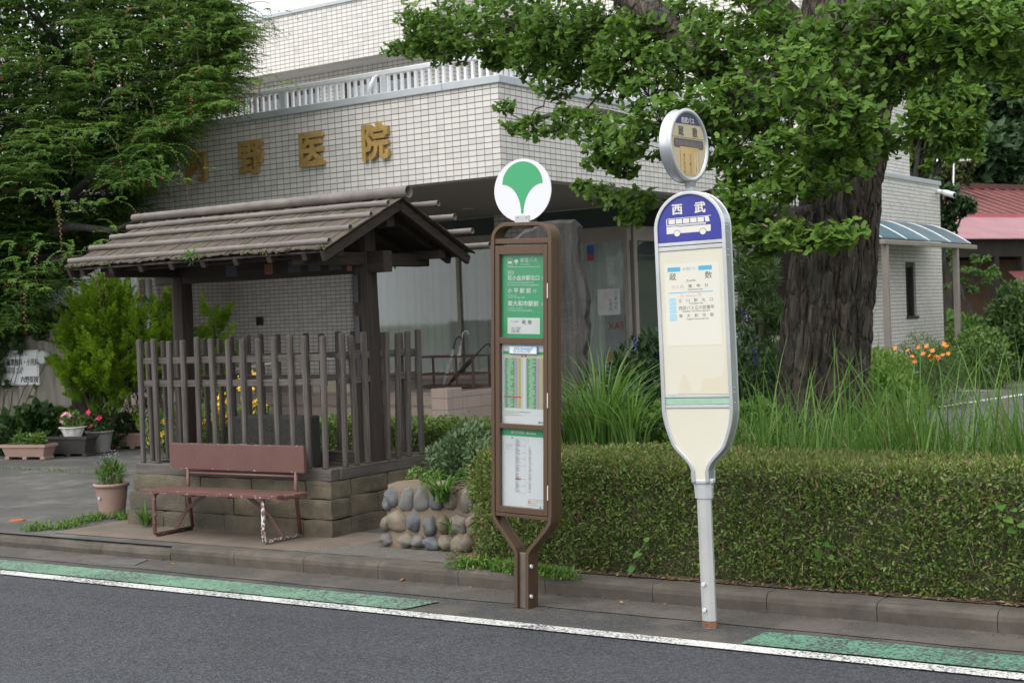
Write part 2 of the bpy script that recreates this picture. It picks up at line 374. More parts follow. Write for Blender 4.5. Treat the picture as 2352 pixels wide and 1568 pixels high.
# ------------------------------------------------------------------ the clinic building
cl = thing('clinic_building', 'two storey clinic clad in pale tiles with big brass characters and a balcony', 'building', BO, rot=(0, 0, BY), local=True)
L0 = -18
def part(bm, name, mt, parent=cl, bevel=0): return bm.build(name, mt, parent, bevel)
part(MB().box(L0, 0, 0, .25, 3.222, 4.272).box(-.25, 0, .25, 9.95, 3.222, 4.272), 'fascia_band', MT['tile'])
part(MB().box(L0, -.8, -.03, .28, 4.272, 4.362).box(-.795, .03, -.03, .28, 4.272, 4.364).box(-.28, .03, .283, 1.0, 4.272, 4.364).box(-.28, .03, 1.004, 9.95, 4.272, 4.362), 'parapet_coping', MT['coping'], bevel=.008)
def soffitmat():
    m_, t, p = _mat('ribbed_soffit'); tc = N(t, 'ShaderNodeTexCoord'); sp = N(t, 'ShaderNodeSeparateXYZ'); t.links.new(tc.outputs['Object'], sp.inputs[0])
    a = N(t, 'ShaderNodeMath', operation='MULTIPLY'); a.inputs[1].default_value = 1/.1; t.links.new(sp.outputs[1], a.inputs[0])
    f = N(t, 'ShaderNodeMath', operation='FRACT'); t.links.new(a.outputs[0], f.inputs[0])
    c = ramp(t, f.outputs[0], [(0, (.05, .045, .038)), (.14, (.05, .045, .038)), (.2, (.36, .34, .29)), (1, (.33, .31, .265))]); t.links.new(c, p.inputs['Base Color'])
    bump(t, f.outputs[0], p, .4, .01); p.inputs['Roughness'].default_value = .6; return m_
part(MB().box(L0, -.26, .26, 5.3, 3.226, 3.30).box(-1.5, -.26, 5.3, 9.95, 3.226, 3.30), 'porch_soffit', soffitmat())
for (px, py) in ((1075, 480), (1395, 436), (900, 545)):
    p = onz(px, py, 3.22); q = p-BO; lx, ly = q.dot(BX_), q.dot(BY_)
    part(MB().lathe([(.055, 0), (.085, 0), (.085, .008), (.055, .008)], (lx, ly, 3.216), 20, False), 'downlight', MT['rail'])
part(MB().box(L0, -.02, .3, 9.9, 3.90, 4.0), 'balcony_floor', MT['concrete'])
# balcony railing
rl = part(MB().box(L0, -.06, .095, .155, 4.595, 4.66).box(-.155, -.095, .155, 9.9, 4.595, 4.66), 'railing', MT['rail'], bevel=.012)
bal = MB().box(-.017, .017, -.017, .017, 4.362, 4.60).mesh('baluster', MT['rail'])
def baluster(x, y):
    o = link('baluster', bal, rl); o.location = (x, y, 0)
for i in range(100): baluster(-.125-.1068*i, .125)
for i in range(60): baluster(-.125, .232+.1068*i)
for x in (-3.47, -5.6, -1.78, -7.7): part(MB().box(x-.035, x+.035, .09, .16, 4.362, 4.6), 'railing_post', MT['coping'], rl)
part(MB().tube([(-2.02, .05, 4.37), (-1.90, .06, 4.58)], .022, 12).tube([(-1.9, .06, 4.58), (-1.88, .09, 4.60)], .014, 8), 'flag_holder', MT['white'])
# upper storey
def wall_holes(bm, x0, x1, z0, z1, y0, y1, holes):
    xs_ = sorted({x0, x1, *[h[0] for h in holes], *[h[1] for h in holes]}); zs = sorted({z0, z1, *[h[2] for h in holes], *[h[3] for h in holes]})
    for i in range(len(xs_)-1):
        for j in range(len(zs)-1):
            cx, cz = (xs_[i]+xs_[i+1])/2, (zs[j]+zs[j+1])/2
            if any(h[0] < cx < h[1] and h[2] < cz < h[3] for h in holes): continue
            bm.box(xs_[i], xs_[i+1], y0, y1, zs[j], zs[j+1])
    return bm
UW = [(-7.45, -5.80, 4.0, 5.84), (-9.70, -7.98, 4.0, 5.84), (-13.4, -11.6, 4.0, 5.84)]
part(wall_holes(MB(), L0, -5.2, 4.0, 6.09, 5.72, 5.95, UW).box(-5.43, -5.2, 5.95, 9.9, 4.0, 6.09), 'upper_wall', MT['tile'])
part(MB().box(L0, -4.75, 5.1, 5.36, 6.078, 7.05).box(-5.0, -4.75, 5.36, 9.9, 6.078, 7.05), 'upper_band', MT['tile'])
part(MB().box(L0, -4.72, 5.07, 5.40, 7.05, 7.118).box(-5.03, -4.72, 5.403, 9.9, 7.05, 7.118), 'roof_coping', MT['coping'], bevel=.008)
part(MB().box(L0, -5.01, 5.363, 9.9, 6.09, 6.16), 'upper_soffit', plain('grey_soffit', (.62, .64, .69), .6, 0, .05))
for (x0, x1, z0, z1), cm in zip(UW, ('curtain_c', 'curtain_c', 'curtain')):
    wd = part(MB().box(x0, x1, 5.80, 5.86, z1-.06, z1).box(x0, x0+.05, 5.8, 5.86, z0, z1-.06).box(x1-.05, x1, 5.8, 5.86, z0, z1-.06).box((x0+x1)/2-.035, (x0+x1)/2+.035, 5.80, 5.87, z0, z1-.06), 'upper_window', MT['bronze'])
    part(MB().box(x0+.05, x1-.05, 5.825, 5.832, z0, z1-.06), 'pane', MT['glass'], wd)
    cv = MB(); k = 60; vv = []
    for i in range(k+1):
        xx = x0+.05+(x1-x0-.1)*i/k; yy = 5.98+.025*math.sin(i*1.9)+.015*math.sin(i*.7)
        vv += [(xx, yy, z0), (xx, yy, z1-.28)]
    cv.idx(vv, [(2*i, 2*i+2, 2*i+3, 2*i+1) for i in range(k)])
    part(cv, 'curtain', MT[cm], wd)
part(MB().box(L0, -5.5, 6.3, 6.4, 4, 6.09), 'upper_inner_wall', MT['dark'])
# rear tall block and right wing
part(MB().box(-9, -.62, 9.95, 15.25, 3.9, 8.4), 'rear_block', MT['tile'])
part(MB().box(-9.03, -.59, 9.92, 15.28, 8.4, 8.48), 'rear_block_coping', MT['coping'])
rw = part(MB().box(-1.15, -.6, 12.5, 12.9, 4.9, 6.2), 'rear_window', MT['coping'])
wins = (13.07, 13.62)
wg = MB()
zs = [.60, 1.30, 2.37, 3.922]; ys = [9.95, wins[0], wins[1], 15.19]
for i in range(3):
    for j in range(3):
        if i == 1 and j == 1: continue
        wg.box(-.3, 0, ys[i], ys[i+1], zs[j], zs[j+1])
part(wg, 'wing_wall', MT['tile'])
part(MB().box(-6, .012, 9.93, 15.2, .05, .60), 'wing_footing', MT['concrete'])
part(MB().box(-6.2, .03, 9.93, 15.22, 3.922, 4.01), 'wing_coping', MT['coping'], bevel=.006)
sw = part(MB().box(-.12, -.04, wins[0], wins[1], 2.28, 2.37).box(-.12, -.04, wins[0], wins[0]+.06, 1.34, 2.28).box(-.12, -.04, wins[1]-.06, wins[1], 1.34, 2.28).box(-.12, .03, wins[0]-.02, wins[1]+.06, 1.29, 1.34), 'slit_window', plain('black_window_frame', (.03, .028, .027), .4))
part(MB().box(-.10, -.09, wins[0]+.06, wins[1]-.06, 1.34, 2.28), 'pane', MT['glass'], sw)
part(MB().box(-.2, -.18, wins[0], wins[1], 1.3, 2.37), 'blind', plain('grey_blind', (.28, .32, .32), .8), sw)
# ground floor under the porch
GF = 5.3
for bx4 in ((-10.06, -7.05, GF, GF+.25), (-10.32, -10.06, 3.6, GF+.25), (-1.62, -1.5, 8.0, 9.95)): part(MB().box(*bx4, .1, 3.226), 'ground_floor_wall', MT['tile'])
part(MB().box(-3.86, -3.16, GF-.12, GF+.2, .1, 3.226), 'tiled_pillar', MT['tile'])
part(MB().box(-10.70, -10.33, 3.75, 4.0, .1, 3.226), 'corner_post', MT['bronze'])
part(MB().tube([(-10.1, 3.45, .1), (-10.1, 3.45, 3.2)], .06, 14), 'drainpipe', plain('cream_pipe', (.55, .54, .50), .5))
part(MB().tube([(-1.42, 9.05, .1), (-1.42, 9.05, 3.2)], .06, 14), 'drainpipe', plain('white_pipe', (.7, .7, .68), .4))
part(MB().box(-9.33, -9.2, GF-.06, GF, 1.62, 1.78), 'doorphone', flat('black_plastic', (.012, .012, .013), .35), bevel=.01)
def curtain(x0, x1, y, z0, z1, mt, parent, n=None, axis=0, amp=.05):
    n = n or int((x1-x0)/.02); cv = MB(); vv = []; ph = random.random()*9
    for i in range(n+1):
        xx = x0+(x1-x0)*i/n; yy = y+amp*mnoise.noise(Vector((xx*7+ph, 0, 0)))+amp*.7*math.sin(xx*38+2.2*math.sin(xx*5+ph))
        for k in range(5):
            zz = z0+(z1-z0)*k/4; q = yy+.012*mnoise.noise(Vector((xx*5, zz*2, ph)))
            vv.append((xx, q, zz) if axis == 0 else (q, xx, zz))
    cv.idx(vv, [(5*i+k, 5*i+5+k, 5*i+6+k, 5*i+1+k) for i in range(n) for k in range(4)])
    return cv.build('curtain', mt, parent)
def glazing(x0, x1, y, zb, zt, mull, cm, doors=True):
    f = MB().box(x0, x1, y, y+.12, zt, zt+.22).box(x0, x1, y+.02, y+.12, zb, zb+.09)
    for x_ in mull: f.box(x_-.032, x_+.032, y+.02, y+.10, zb+.09, zt)
    fr = part(f, 'window_front', MT['bronze_l'])
    part(MB().box(x0, x1, y+.05, y+.06, zb+.09, zt), 'pane', MT['glass'], fr)
    part(MB().box(x0, x1, y+.03, y+.05, zt+.22, 3.226), 'transom', MT['glass_dark'], fr)
    for a, c in zip(mull, mull[1:]): curtain(a+.05, c-.05, y+.17, zb+.1, zt, MT[cm], fr)
    MB().box(x0, x1, y+.12, y+.125, zt+.22, 3.226).build('transom_blind', MT['curtain_b'], fr)
    return fr
part(MB().box(-7.05, -1.5, GF, GF+.25, .1, .6), 'glazing_base', plain('brown_base_tile', (.17, .13, .115), .7, 0, .15, 6))
g1 = glazing(-7.05, -3.86, GF+.04, .6, 2.72, [-7.01, -4.77, -3.9], 'curtain')
g2 = glazing(-3.16, -1.52, GF+.04, .6, 2.70, [-3.12, -1.57], 'curtain')
part(MB().box(-1.62, -1.50, GF+.2, GF+.3, .6, 3.226).box(-1.62, -1.5, GF+.3, 8.0, 2.7, 2.92).box(-1.62, -1.5, GF+.3, 8.0, .1, .69), 'side_window', MT['bronze_l'])
sg = part(MB().box(-1.56, -1.55, GF+.3, 8.0, .69, 2.7), 'side_pane', MT['glass'])
curtain(GF+.35, 8.0, -1.70, .7, 2.7, MT['curtain'], cl, axis=1)
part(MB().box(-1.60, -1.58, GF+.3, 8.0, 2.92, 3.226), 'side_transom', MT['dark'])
g3 = glazing(L0, -10.7, 3.8, .3, 2.86, [L0, -15.2, -13.9, -12.8, -11.8, -10.8], 'curtain_b')
part(MB().box(L0, -1.6, 5.5, 9.5, .1, .12).box(L0, L0+.1, 0, 10, .1, 4.3).box(L0, L0+.1, 5, 10, 4.3, 7.1).box(-9, -8.9, 10, 15.2, .1, 3.9).box(-17.9, -9, 9.9, 10, 3.3, 7.1), 'inner_wall', plain('inner_wall_paint', (.80, .79, .77), .9))
part(MB().box(L0, -5.0, 5.37, 9.95, 7.0, 7.045).box(-8.95, -.65, 9.98, 15.2, 8.3, 8.38).box(-6, -.02, 10, 15.1, 3.85, 3.91), 'roof_slab', MT['concrete'])
# posters stuck inside the right glazing
def text_mesh(body, size, mat4, extrude=0, offset=0, align='LEFT', bevel=0, sx=1, space=1.0, line=1.0, bold=0):
    c = bpy.data.curves.new('t', 'FONT'); c.body = body; c.size = size; c.extrude = extrude; c.offset = offset; c.align_x = align
    c.bevel_depth = bevel; c.bevel_resolution = 1; c.space_character = space; c.space_line = line; c.resolution_u = 3
    o = bpy.data.objects.new('t', c); C.objects.link(o); bpy.context.view_layer.update()
    me = bpy.data.meshes.new_from_object(o.evaluated_get(bpy.context.evaluated_depsgraph_get()))
    bpy.data.objects.remove(o); bpy.data.curves.remove(c)
    M_ = mat4 @ Matrix.Diagonal((sx, 1, 1, 1)); vs = [M_ @ v.co for v in me.vertices]; fs = [tuple(p.vertices) for p in me.polygons]
    bpy.data.meshes.remove(me); return vs, fs
class Txt:
    """collects writing of one colour on one flat face: x to the right, z up, normal -y (local frame)"""
    def __init__(s, F): s.F = F; s.b = MB()
    def add(s, body, x, z, size, **k):
        bold = k.pop('bold', 0)
        vs, fs = text_mesh(body, size, s.F @ Matrix.Translation((x, 0, z)) @ Matrix.Rotation(R(90), 4, 'X'), **k); R3 = s.F.to_3x3()
        for i in range(6 if bold else 1):        # heavy strokes: the same face again, shifted round a tiny circle
            a = math.pi*i/3; dv = R3 @ Vector((bold*math.cos(a), -.00006*i, bold*math.sin(a))); s.b.idx([v+dv for v in vs], fs, smooth=False)
        return s
    def vert(s, body, x, z, size, step, **k):
        for i, ch in enumerate(body): s.add(ch, x, z-i*step, size, align='CENTER', **k)
        return s
    def rect(s, x0, x1, z0, z1, d=0):
        s.b.idx([s.F @ Vector(p) for p in ((x0, -d, z0), (x1, -d, z0), (x1, -d, z1), (x0, -d, z1))], [(0, 1, 2, 3)], smooth=False); return s
    def poly(s, pts):
        s.b.idx([s.F @ Vector((x, 0, z)) for x, z in pts], [tuple(range(len(pts)))], smooth=False); return s
    def build(s, name, mt, parent): return s.b.build(name, mt, parent)
def FT(x, y, z, rz=0): return Matrix.Translation((x, y, z)) @ Matrix.Rotation(rz, 4, 'Z')
p = MB().box(-2.10, -1.70, GF+.075, GF+.08, 1.58, 1.98); ps = part(p, 'poster', plain('white_poster', (.62, .63, .62), .7), g2)
t1 = Txt(FT(-2.10, GF+.072, 1.58)); t1.vert('こまった', .33, .30, .075, .075); t1.vert('ときの', .23, .20, .07, .07); t1.build('poster_lettering', flat('poster_ink', (.05, .05, .06)), g2)
ps2 = part(MB().box(-2.0, -1.64, GF+.10, GF+.105, .82, 1.56), 'poster', plain('pale_reversed_poster', (.40, .43, .42), .7), g2)
t2 = Txt(FT(-2.0, GF+.098, .82)); t2.add('FAX', .34, .54, .15, sx=-1, bold=.004); t2.build('poster_lettering', flat('poster_red', (.40, .14, .12)), g2)
t3 = Txt(FT(-2.0, GF+.098, .82)); t3.add('金賞', .34, .06, .16, sx=-1, bold=.004); t3.build('poster_lettering', flat('poster_yellow', (.45, .36, .10)), g2)
st = part(MB().box(-2.26, -2.14, GF+.075, GF+.08, 2.42, 2.66), 'window_sticker', flat('blue_sticker', (.04, .10, .35)), g2)
part(MB().box(-2.255, -2.145, GF+.072, GF+.074, 2.43, 2.52), 'sticker_stripe', flat('red_sticker', (.5, .04, .05)), g2)
# brass characters 内野医院
for ch, cx in (('内', -4.99), ('野', -3.95), ('医', -2.888), ('院', -1.835)):
    vs, fs = text_mesh(ch, .47, Matrix.Translation((cx, -.035, 3.605)) @ Matrix.Rotation(R(90), 4, 'X'), extrude=.026, align='CENTER', sx=.93)
    zs_ = [v.z for v in vs]; mid = (max(zs_)+min(zs_))/2; q = MB()
    for k in range(12):                          # heavy rounded strokes: the face swept round a small circle
        a = 2*math.pi*k/12; dv = Vector((.0155*math.cos(a), -.0004*k, 3.79-mid+.0155*math.sin(a))); q.idx([v+dv for v in vs], fs, smooth=False)
    q.build('brass_character', MT['gold'], cl)
# ------------------------------------------------------------------ porch steps, umbrella stand, handrail
MT['step'] = tilemat('step_tile', (.36, .285, .245), (.18, .15, .13), (.25, .20, .17), .30, .15)
st_ = thing('entrance_steps', 'brown tiled entrance steps and porch floor below the clinic soffit', 'steps', BO, rot=(0, 0, BY), local=True)
MB().box(-9.9, -2.02, 1.75, 5.3, .1, .62).build('porch_floor', MT['step'], st_, .01)
MB().box(-9.9, -2.02, 1.42, 1.745, .1, .45).build('step', MT['step'], st_, .01)
MB().box(-9.9, -2.02, 1.10, 1.415, .1, .28).build('step', MT['step'], st_, .01)
MB().box(-2.015, -1.75, 1.08, 1.4, .1, .72).box(-2.015, -1.75, 1.4, 5.2, .1, .66).build('end_block', MT['step'], st_, .01)
def bpt(x, y, X=None, Y=None):   # point in the building frame
    d = ray(x, y); n = BY_ if Y is not None else BX_; o = BO + (BY_*Y if Y is not None else BX_*X)
    return CAMP + d*((o-CAMP).dot(n)/d.dot(n))
rust = plain('rusty_brown_paint', (.10, .055, .04), .7, .2, .3, 10, .3, 60)
us = thing('umbrella_stand', 'rusty open frame umbrella stand on the clinic porch', 'umbrella stand', BO, rot=(0, 0, BY), local=True)
ux0, ux1, uy0, uy1 = -3.60, -2.58, 2.75, 3.15
f = MB()
for x in (ux0, ux0+.73, ux1):
    for y in (uy0, uy1): f.box(x-.013, x+.013, y-.013, y+.013, .62, 1.07)
for z in (.82, 1.07): 
    for y in (uy0, uy1): f.box(ux0, ux1, y-.012, y+.012, z-.012, z+.014)
    for x in (ux0, ux1): f.box(x-.012, x+.012, uy0, uy1, z-.012, z+.014)
f.build('frame', rust, us); MB().box(ux0, ux1, uy0, uy1, .635, .66).build('drip_tray', rust, us)
def umbrella(lab, p0, p1, mt, hmt, crook):
    t = thing('umbrella', lab, 'umbrella', p0); p0, p1 = Vector(p0), Vector(p1); d = (p1-p0)
    MB().tube([p0, p0+d*.06, p0+d*.10, p0+d*.55, p0+d*.80], [.006, .012, .028, .034, .012], 10).build('folded_canopy', mt, t)
    c = p1; cu = [p0+d*.80, c]; sidev = Vector(crook)
    for k in range(1, 9):
        a = math.pi*k/8*1.05; cu.append(c+sidev*(.05*(1-math.cos(a)))+d.normalized()*.05*math.sin(a))
    MB().tube(cu, .010, 8).build('crook_handle', hmt, t)
clearp = plain('clear_vinyl', (.42, .43, .43), .2, 0, .25, 20); blk = flat('black_fabric', (.02, .02, .022), .6)
umbrella('clear vinyl umbrella with a black crook handle leaning in the porch stand', b2w(-3.22, 2.9, .66), b2w(-3.05, 3.0, 1.30), clearp, flat('black_handle', (.02, .03, .03), .3), BX_)
umbrella('clear vinyl umbrella with a white crook handle in the porch stand', b2w(-3.12, 3.0, .66), b2w(-2.96, 3.05, 1.38), clearp, flat('white_handle', (.6, .6, .6), .3), BX_)
umbrella('black umbrella slanting low across the porch umbrella stand', b2w(-3.10, 2.85, .67), b2w(-2.52, 2.95, 1.20), blk, flat('dark_green_handle', (.02, .035, .03), .35), BX_)
rm = thing('ramp_wall', 'low cream wall with a sloping top beside the porch steps', 'low wall', b2w(-3.7, 1.9, .62))
prf = [(-4.9, .60), (-3.55, .60), (-3.55, .875), (-3.7, .885), (-4.9, .74)]
MB().prism(prf, lambda x, z: b2w(x, 1.95, z), lambda x, z: b2w(x, 2.10, z)).build('wall_body', plain('cream_paint', (.52, .49, .36), .6, 0, .08, 4), rm, .01)
hr = thing('handrail', 'grey steel handrail beside the porch ramp behind the fence', 'handrail', b2w(-5.6, .4, .1))
p = [b2w(-5.05, .55, .1), b2w(-5.05, .55, 1.02), b2w(-4.6, 1.0, 1.1), b2w(-3.9, 2.0, 1.13), b2w(-3.78, 2.1, 1.1), b2w(-3.78, 2.1, .62)]
MB().tube(p, .021, 10).build('rail_tube', MT['rail'], hr)
MB().box(-.07, .07, -.07, .07, 0, .2, Matrix.Translation(b2w(-5.05, .55, .1))).build('foot', plain('cream_block', (.5, .48, .38), .8), hr)

# ------------------------------------------------------------------ standing stone slab
def rock_mesh(bm, outline, thick, mt_f, dens=3):
    pass
sp = thing('stone_monument', 'tall dark upright stone slab behind the brown bus stop sign', 'stone slab', atd(1270, 1000, 12))
D0 = 12.0
ol = [(1162, 1010), (1166, 900), (1160, 700), (1165, 580), (1172, 555), (1196, 540), (1210, 528), (1232, 524), (1246, 512), (1270, 508), (1305, 505), (1322, 507), (1334, 518), (1334, 560), (1342, 620), (1350, 650), (1355, 690), (1352, 730), (1356, 780), (1348, 815), (1352, 850), (1346, 900), (1350, 1010)]
ctr = atd(1262, 760, D0); ex = Vector((.93, .36, 0)).normalized(); en = Vector((-.36, .93, 0)).normalized()
def onp(x, y): d = ray(x, y); return CAMP + d*((ctr-CAMP).dot(en)/d.dot(en))
P2 = [onp(x, y) for x, y in ol]; q2 = [((p-ctr).dot(ex), p.z) for p in P2]
# densify and roughen the outline, then build front, back and sides
o2 = []
for a, c in zip(q2, q2[1:]+q2[:1]):
    L = math.hypot(c[0]-a[0], c[1]-a[1]); k = max(1, int(L/.05))
    for i in range(k):
        t_ = i/k; x = a[0]+(c[0]-a[0])*t_; z = a[1]+(c[1]-a[1])*t_
        o2.append((x+.014*mnoise.noise(Vector((x*14, z*14, 0))), z+.012*mnoise.noise(Vector((x*14, z*14, 7)))))
rings = [(.0, .965), (.03, 1.0), (.17, .995), (.22, .95)]
mb = MB(); n = len(o2); vs = []; cz = 1.6
for dep, s_ in rings:
    for x, z in o2:
        nn = .02*mnoise.noise(Vector((x*8, z*8, dep*20)))
        vs.append(ctr+ex*(x*s_+nn)+en*(dep-.11+.02*mnoise.noise(Vector((x*3, z*3, 9+dep))))+Vector((0, 0, (z-cz)*s_+cz-ctr.z)))
fs = [(k*n+i, k*n+(i+1) % n, (k+1)*n+(i+1) % n, (k+1)*n+i) for k in range(3) for i in range(n)]
# front surface as strips by height
mb.idx(vs, fs, smooth=False); mb.idx([v for v in vs[:n]], [tuple(range(n))], smooth=False); mb.idx([v for v in vs[3*n:]], [tuple(range(n-1, -1, -1))], smooth=False)
def stonem():
    m_, t, p = _mat('dark_slab_stone'); v = coords(t, (14, 14, 1.1)); v2 = coords(t)
    c = ramp(t, noi(t, v, 1, 6, .7), [(.32, (.032, .031, .030)), (.5, (.062, .060, .058)), (.68, (.108, .102, .095))])
    c = mixc(t, ramp(t, noi(t, v2, 3, 7, .7), [(.5, 0), (.7, .6)]), c, (.12, .11, .095)); t.links.new(c, p.inputs['Base Color']); p.inputs['Roughness'].default_value = .85
    bump(t, noi(t, v2, 22, 8, .7), p, .6, .02); return m_
mb.build('slab', stonem(), sp)

# ------------------------------------------------------------------ lean-to canopy on the wing
cp = thing('lean_to_canopy', 'brown framed canopy with curved blue plastic roof along the tiled wing', 'canopy', b2w(.7, 13, .11))
def arc(s): # s 0 wall .. 1 gutter
    return (.03+.85*s, 3.10-.40*(s**1.45)-.02*s)
by0, by1 = 9.55, 14.25
MB().box(.84, .93, by0-.03, by1+.25, 2.58, 2.66, Matrix.LocRotScale(BO, Matrix.Rotation(BY, 3, 'Z'), None)).build('gutter', MT['bronze_l'], cp, .01)
plas = plain('blue_polycarbonate', (.05, .11, .135), .5, 0, .15, 3)
mb = MB(); vs = []; K = 14
for s in range(K+1):
    a, z = arc(s/K); vs += [b2w(a, by0, z), b2w(a, by1, z)]
mb.idx(vs, [(2*i, 2*i+1, 2*i+3, 2*i+2) for i in range(K)]); o = mb.build('roof_panel', plas, cp)
so_ = o.modifiers.new('thick', 'SOLIDIFY'); so_.thickness = .006
for i in range(5):
    y = by0+(by1-by0)*i/4; path = [b2w(arc(s/K)[0], y, arc(s/K)[1]+.008) for s in range(K+1)]
    MB().tube(path, .014, 6).build('rib', MT['rail'], cp)
for y in (9.75, 13.42): MB().box(.80, .90, y-.05, y+.05, .10, 2.58, Matrix.LocRotScale(BO, Matrix.Rotation(BY, 3, 'Z'), None)).build('post', MT['bronze_l'], cp, .006)
MB().beam(b2w(.02, 11.0, 2.62), b2w(.84, 11.0, 2.66), .05, .05).build('drain_elbow', MT['bronze_l'], cp)
sc_ = thing('security_camera', 'white bullet security camera under the coping of the tiled wing', 'camera', b2w(.02, 15.0, 3.6))
pp = bpt(2157, 441, X=.05); ax = (BX_*.8+BY_*-.25+Vector((0, 0, -.28))).normalized()
MB().tube([pp+Vector((0, 0, .02))-BX_*.06, pp+BX_*.05], .045, 12).build('mount', MT['white'], sc_)
MB().tube([pp+BX_*.06, pp+BX_*.06+ax*.10, pp+BX_*.06+ax*.30], [.045, .06, .06], 14).build('housing', MT['white'], sc_)
MB().tube([pp+BX_*.06+ax*.301, pp+BX_*.06+ax*.306], .045, 14).build('lens', flat('black_lens', (.01, .01, .01), .2), sc_)

# ------------------------------------------------------------------ brown bus stop sign
BR = plain('bronze_brown_paint', (.115, .072, .046), .38, .35, .08, 3); BRD = plain('dark_bronze_side', (.075, .05, .03), .4, .35, .08, 3)
GREEN = plain('sign_green', (.045, .36, .15), .35, 0, .02, 2); WHITE = flat('sign_white', (.72, .73, .74), .4); PAPER = plain('notice_paper', (.70, .71, .72), .6, 0, .02, 3)
INK = flat('black_ink', (.03, .03, .032), .6); GREY = flat('grey_ink', (.30, .31, .31), .6); GWH = flat('white_ink', (.70, .72, .70), .5)
gs = thing('bus_stop_sign', 'brown framed bus stop sign with round ginkgo emblem and three green and white notices', 'bus stop sign', (-4.217, 6.573, .004), rot=(0, R(2.4), 0), local=True); gs.scale = (1.065, 1, 1)
Wd = .178                                    # half width of the frame
def framepath(y):
    pts = [(-.033, .0), (-.033, .30), (-.045, .325), (-.15, .455), (-.168, .485), (-.172, .52), (-.172, 2.02)]
    for k in range(1, 9):
        a = math.pi/2*k/8; pts.append((-.172+.085*(1-math.cos(a)), 2.02+.08*math.sin(a)))
    pts += [(-x, z) for x, z in pts[::-1]]
    return [Vector((x, y, z)) for x, z in pts]
def ribbon(bm, path, th, y0, y1):            # a bar of given thickness following a path in the xz plane, from y0 to y1
    n_ = len(path); inn, out = [], []
    for i, p in enumerate(path):
        d = (path[min(i+1, n_-1)]-path[max(i-1, 0)]); nn = Vector((-d.z, 0, d.x)).normalized(); out.append(p+nn*th/2); inn.append(p-nn*th/2)
    vs = []
    for i in range(n_):
        for q, y in ((out, y0), (inn, y0), (inn, y1), (out, y1)): vs.append((q[i].x, y, q[i].z))
    fs = [(4*i+j, 4*i+4+j, 4*i+4+(j+1) % 4, 4*i+(j+1) % 4) for i in range(n_-1) for j in range(4)]
    bm.idx(vs, [(0, 1, 2, 3)]+[(4*n_-1, 4*n_-2, 4*n_-3, 4*n_-4)]+fs, smooth=False)
fm = MB(); pth = framepath(0); ribbon(fm, pth, .020, -.052, -.028); ribbon(fm, pth, .014, -.028, .028); ribbon(fm, pth, .020, .028, .052)
fm.build('frame', BR, gs, .002)
MB().box(-.165, .165, -.045, .045, 1.995, 2.022).build('crossbar', BR, gs, .002)
MB().box(-.165, .165, -.045, .045, .498, .518).build('crossbar', BR, gs, .002)
MB().box(-.024, .024, -.03, .03, 0, .305).build('post_stub', plain('grey_brown_post', (.17, .14, .115), .5, .3), gs, .003)
MB().box(-.0235, .0235, -.02, .02, .3, .309).build('post_cap', flat('black_cap', (.02, .02, .02)), gs)
for z in (.07, .235): MB().tube([(.043, -.03, z), (.054, -.03, z)], .011, 8).build('bolt', MT['rail'], gs)
dm = MB(); Zs = [(.56, .985), (1.015, 1.448), (1.487, 1.935)]
dm.box(-.158, -.132, -.050, -.025, .522, 1.985).box(.132, .158, -.050, -.025, .522, 1.985)
for a, c in ((.522, .556), (.985, 1.012), (1.45, 1.484), (1.937, 1.985)): dm.box(-.132, .132, -.050, -.025, a, c)
dm.build('door_frame', BR, gs, .002)
MB().box(-.158, .158, -.005, .04, .522, 1.985).build('cabinet_back', BRD, gs)
for z in (.65, 1.15, 1.74): MB().box(.1585, .163, -.056, -.046, z-.04, z+.04).build('hinge', MT['rail'], gs)
notes = []
for a, c in Zs: notes.append(MB().box(-.134, .134, -.022, -.016, a-.006, c+.006).build('notice', PAPER, gs))
for a, c in Zs: MB().box(-.132, .132, -.030, -.0295, a-.003, c+.003).build('cover_glass', MT['clear'], gs)
F0 = FT(0, -.0225, 0)
# top notice: destinations on green
x0 = -.098
t = Txt(F0); t.rect(-.132, .132, 1.484, 1.938); t.build('green_ground', GREEN, notes[2])
F1 = FT(0, -.0232, 0); t = Txt(F1)
t.add('都営バス', -.020, 1.896, .026); t.add('Toei Bus', -.020, 1.880, .012, space=1.3); t.rect(x0, .10, 1.8685, 1.8705)
# little bus and ginkgo marks
t.rect(x0, -.068, 1.913, 1.9145); t.rect(x0, -.068, 1.8745, 1.876); t.rect(x0, x0+.0013, 1.876, 1.913); t.rect(-.0693, -.068, 1.876, 1.913)
t.rect(-.094, -.072, 1.887, 1.901)
def ginkgo(t_, cx, cz, r):
    pts = []
    for k in range(25):
        a = math.pi*(1-k/24); pts.append((cx+.72*r*math.cos(a), cz+.18*r+.72*r*math.sin(a)-.0))
    right = [(cx+.72*r-(.68*r)*math.sin(b*math.pi/2), cz+.18*r-.96*r*(1-math.cos(b*math.pi/2))) for b in [k/10 for k in range(11)]]
    poly = [(x, z) for x, z in pts]+right[1:]+[(2*cx-x, z) for x, z in right[::-1][:-1]]
    t_.poly(poly[::-1])
ginkgo(t, -.044, 1.893, .019)
t.add('花小金井駅北口', x0, 1.798, .0295, bold=.0006, sx=.95); t.add('行', .108, 1.799, .021)
t.add('for Hana-Koganei Sta. Kitaguchi (North Exit)', x0, 1.781, .0105, sx=.83); t.add('하나 코가네이 역 키타구치 행  开往 花小金井站北口', x0, 1.766, .011, sx=.78)
t.add('小 平 駅 前', x0, 1.729, .0295, bold=.0006); t.add('行', .058, 1.730, .021)
t.add('for Kodaira Sta.', x0, 1.711, .0105, sx=.83); t.add('고다이라 역 행  开往 小平站', x0, 1.698, .011, sx=.8)
t.add('東大和市駅前', x0, 1.658, .0315, bold=.0006); t.add('行', .108, 1.659, .021)
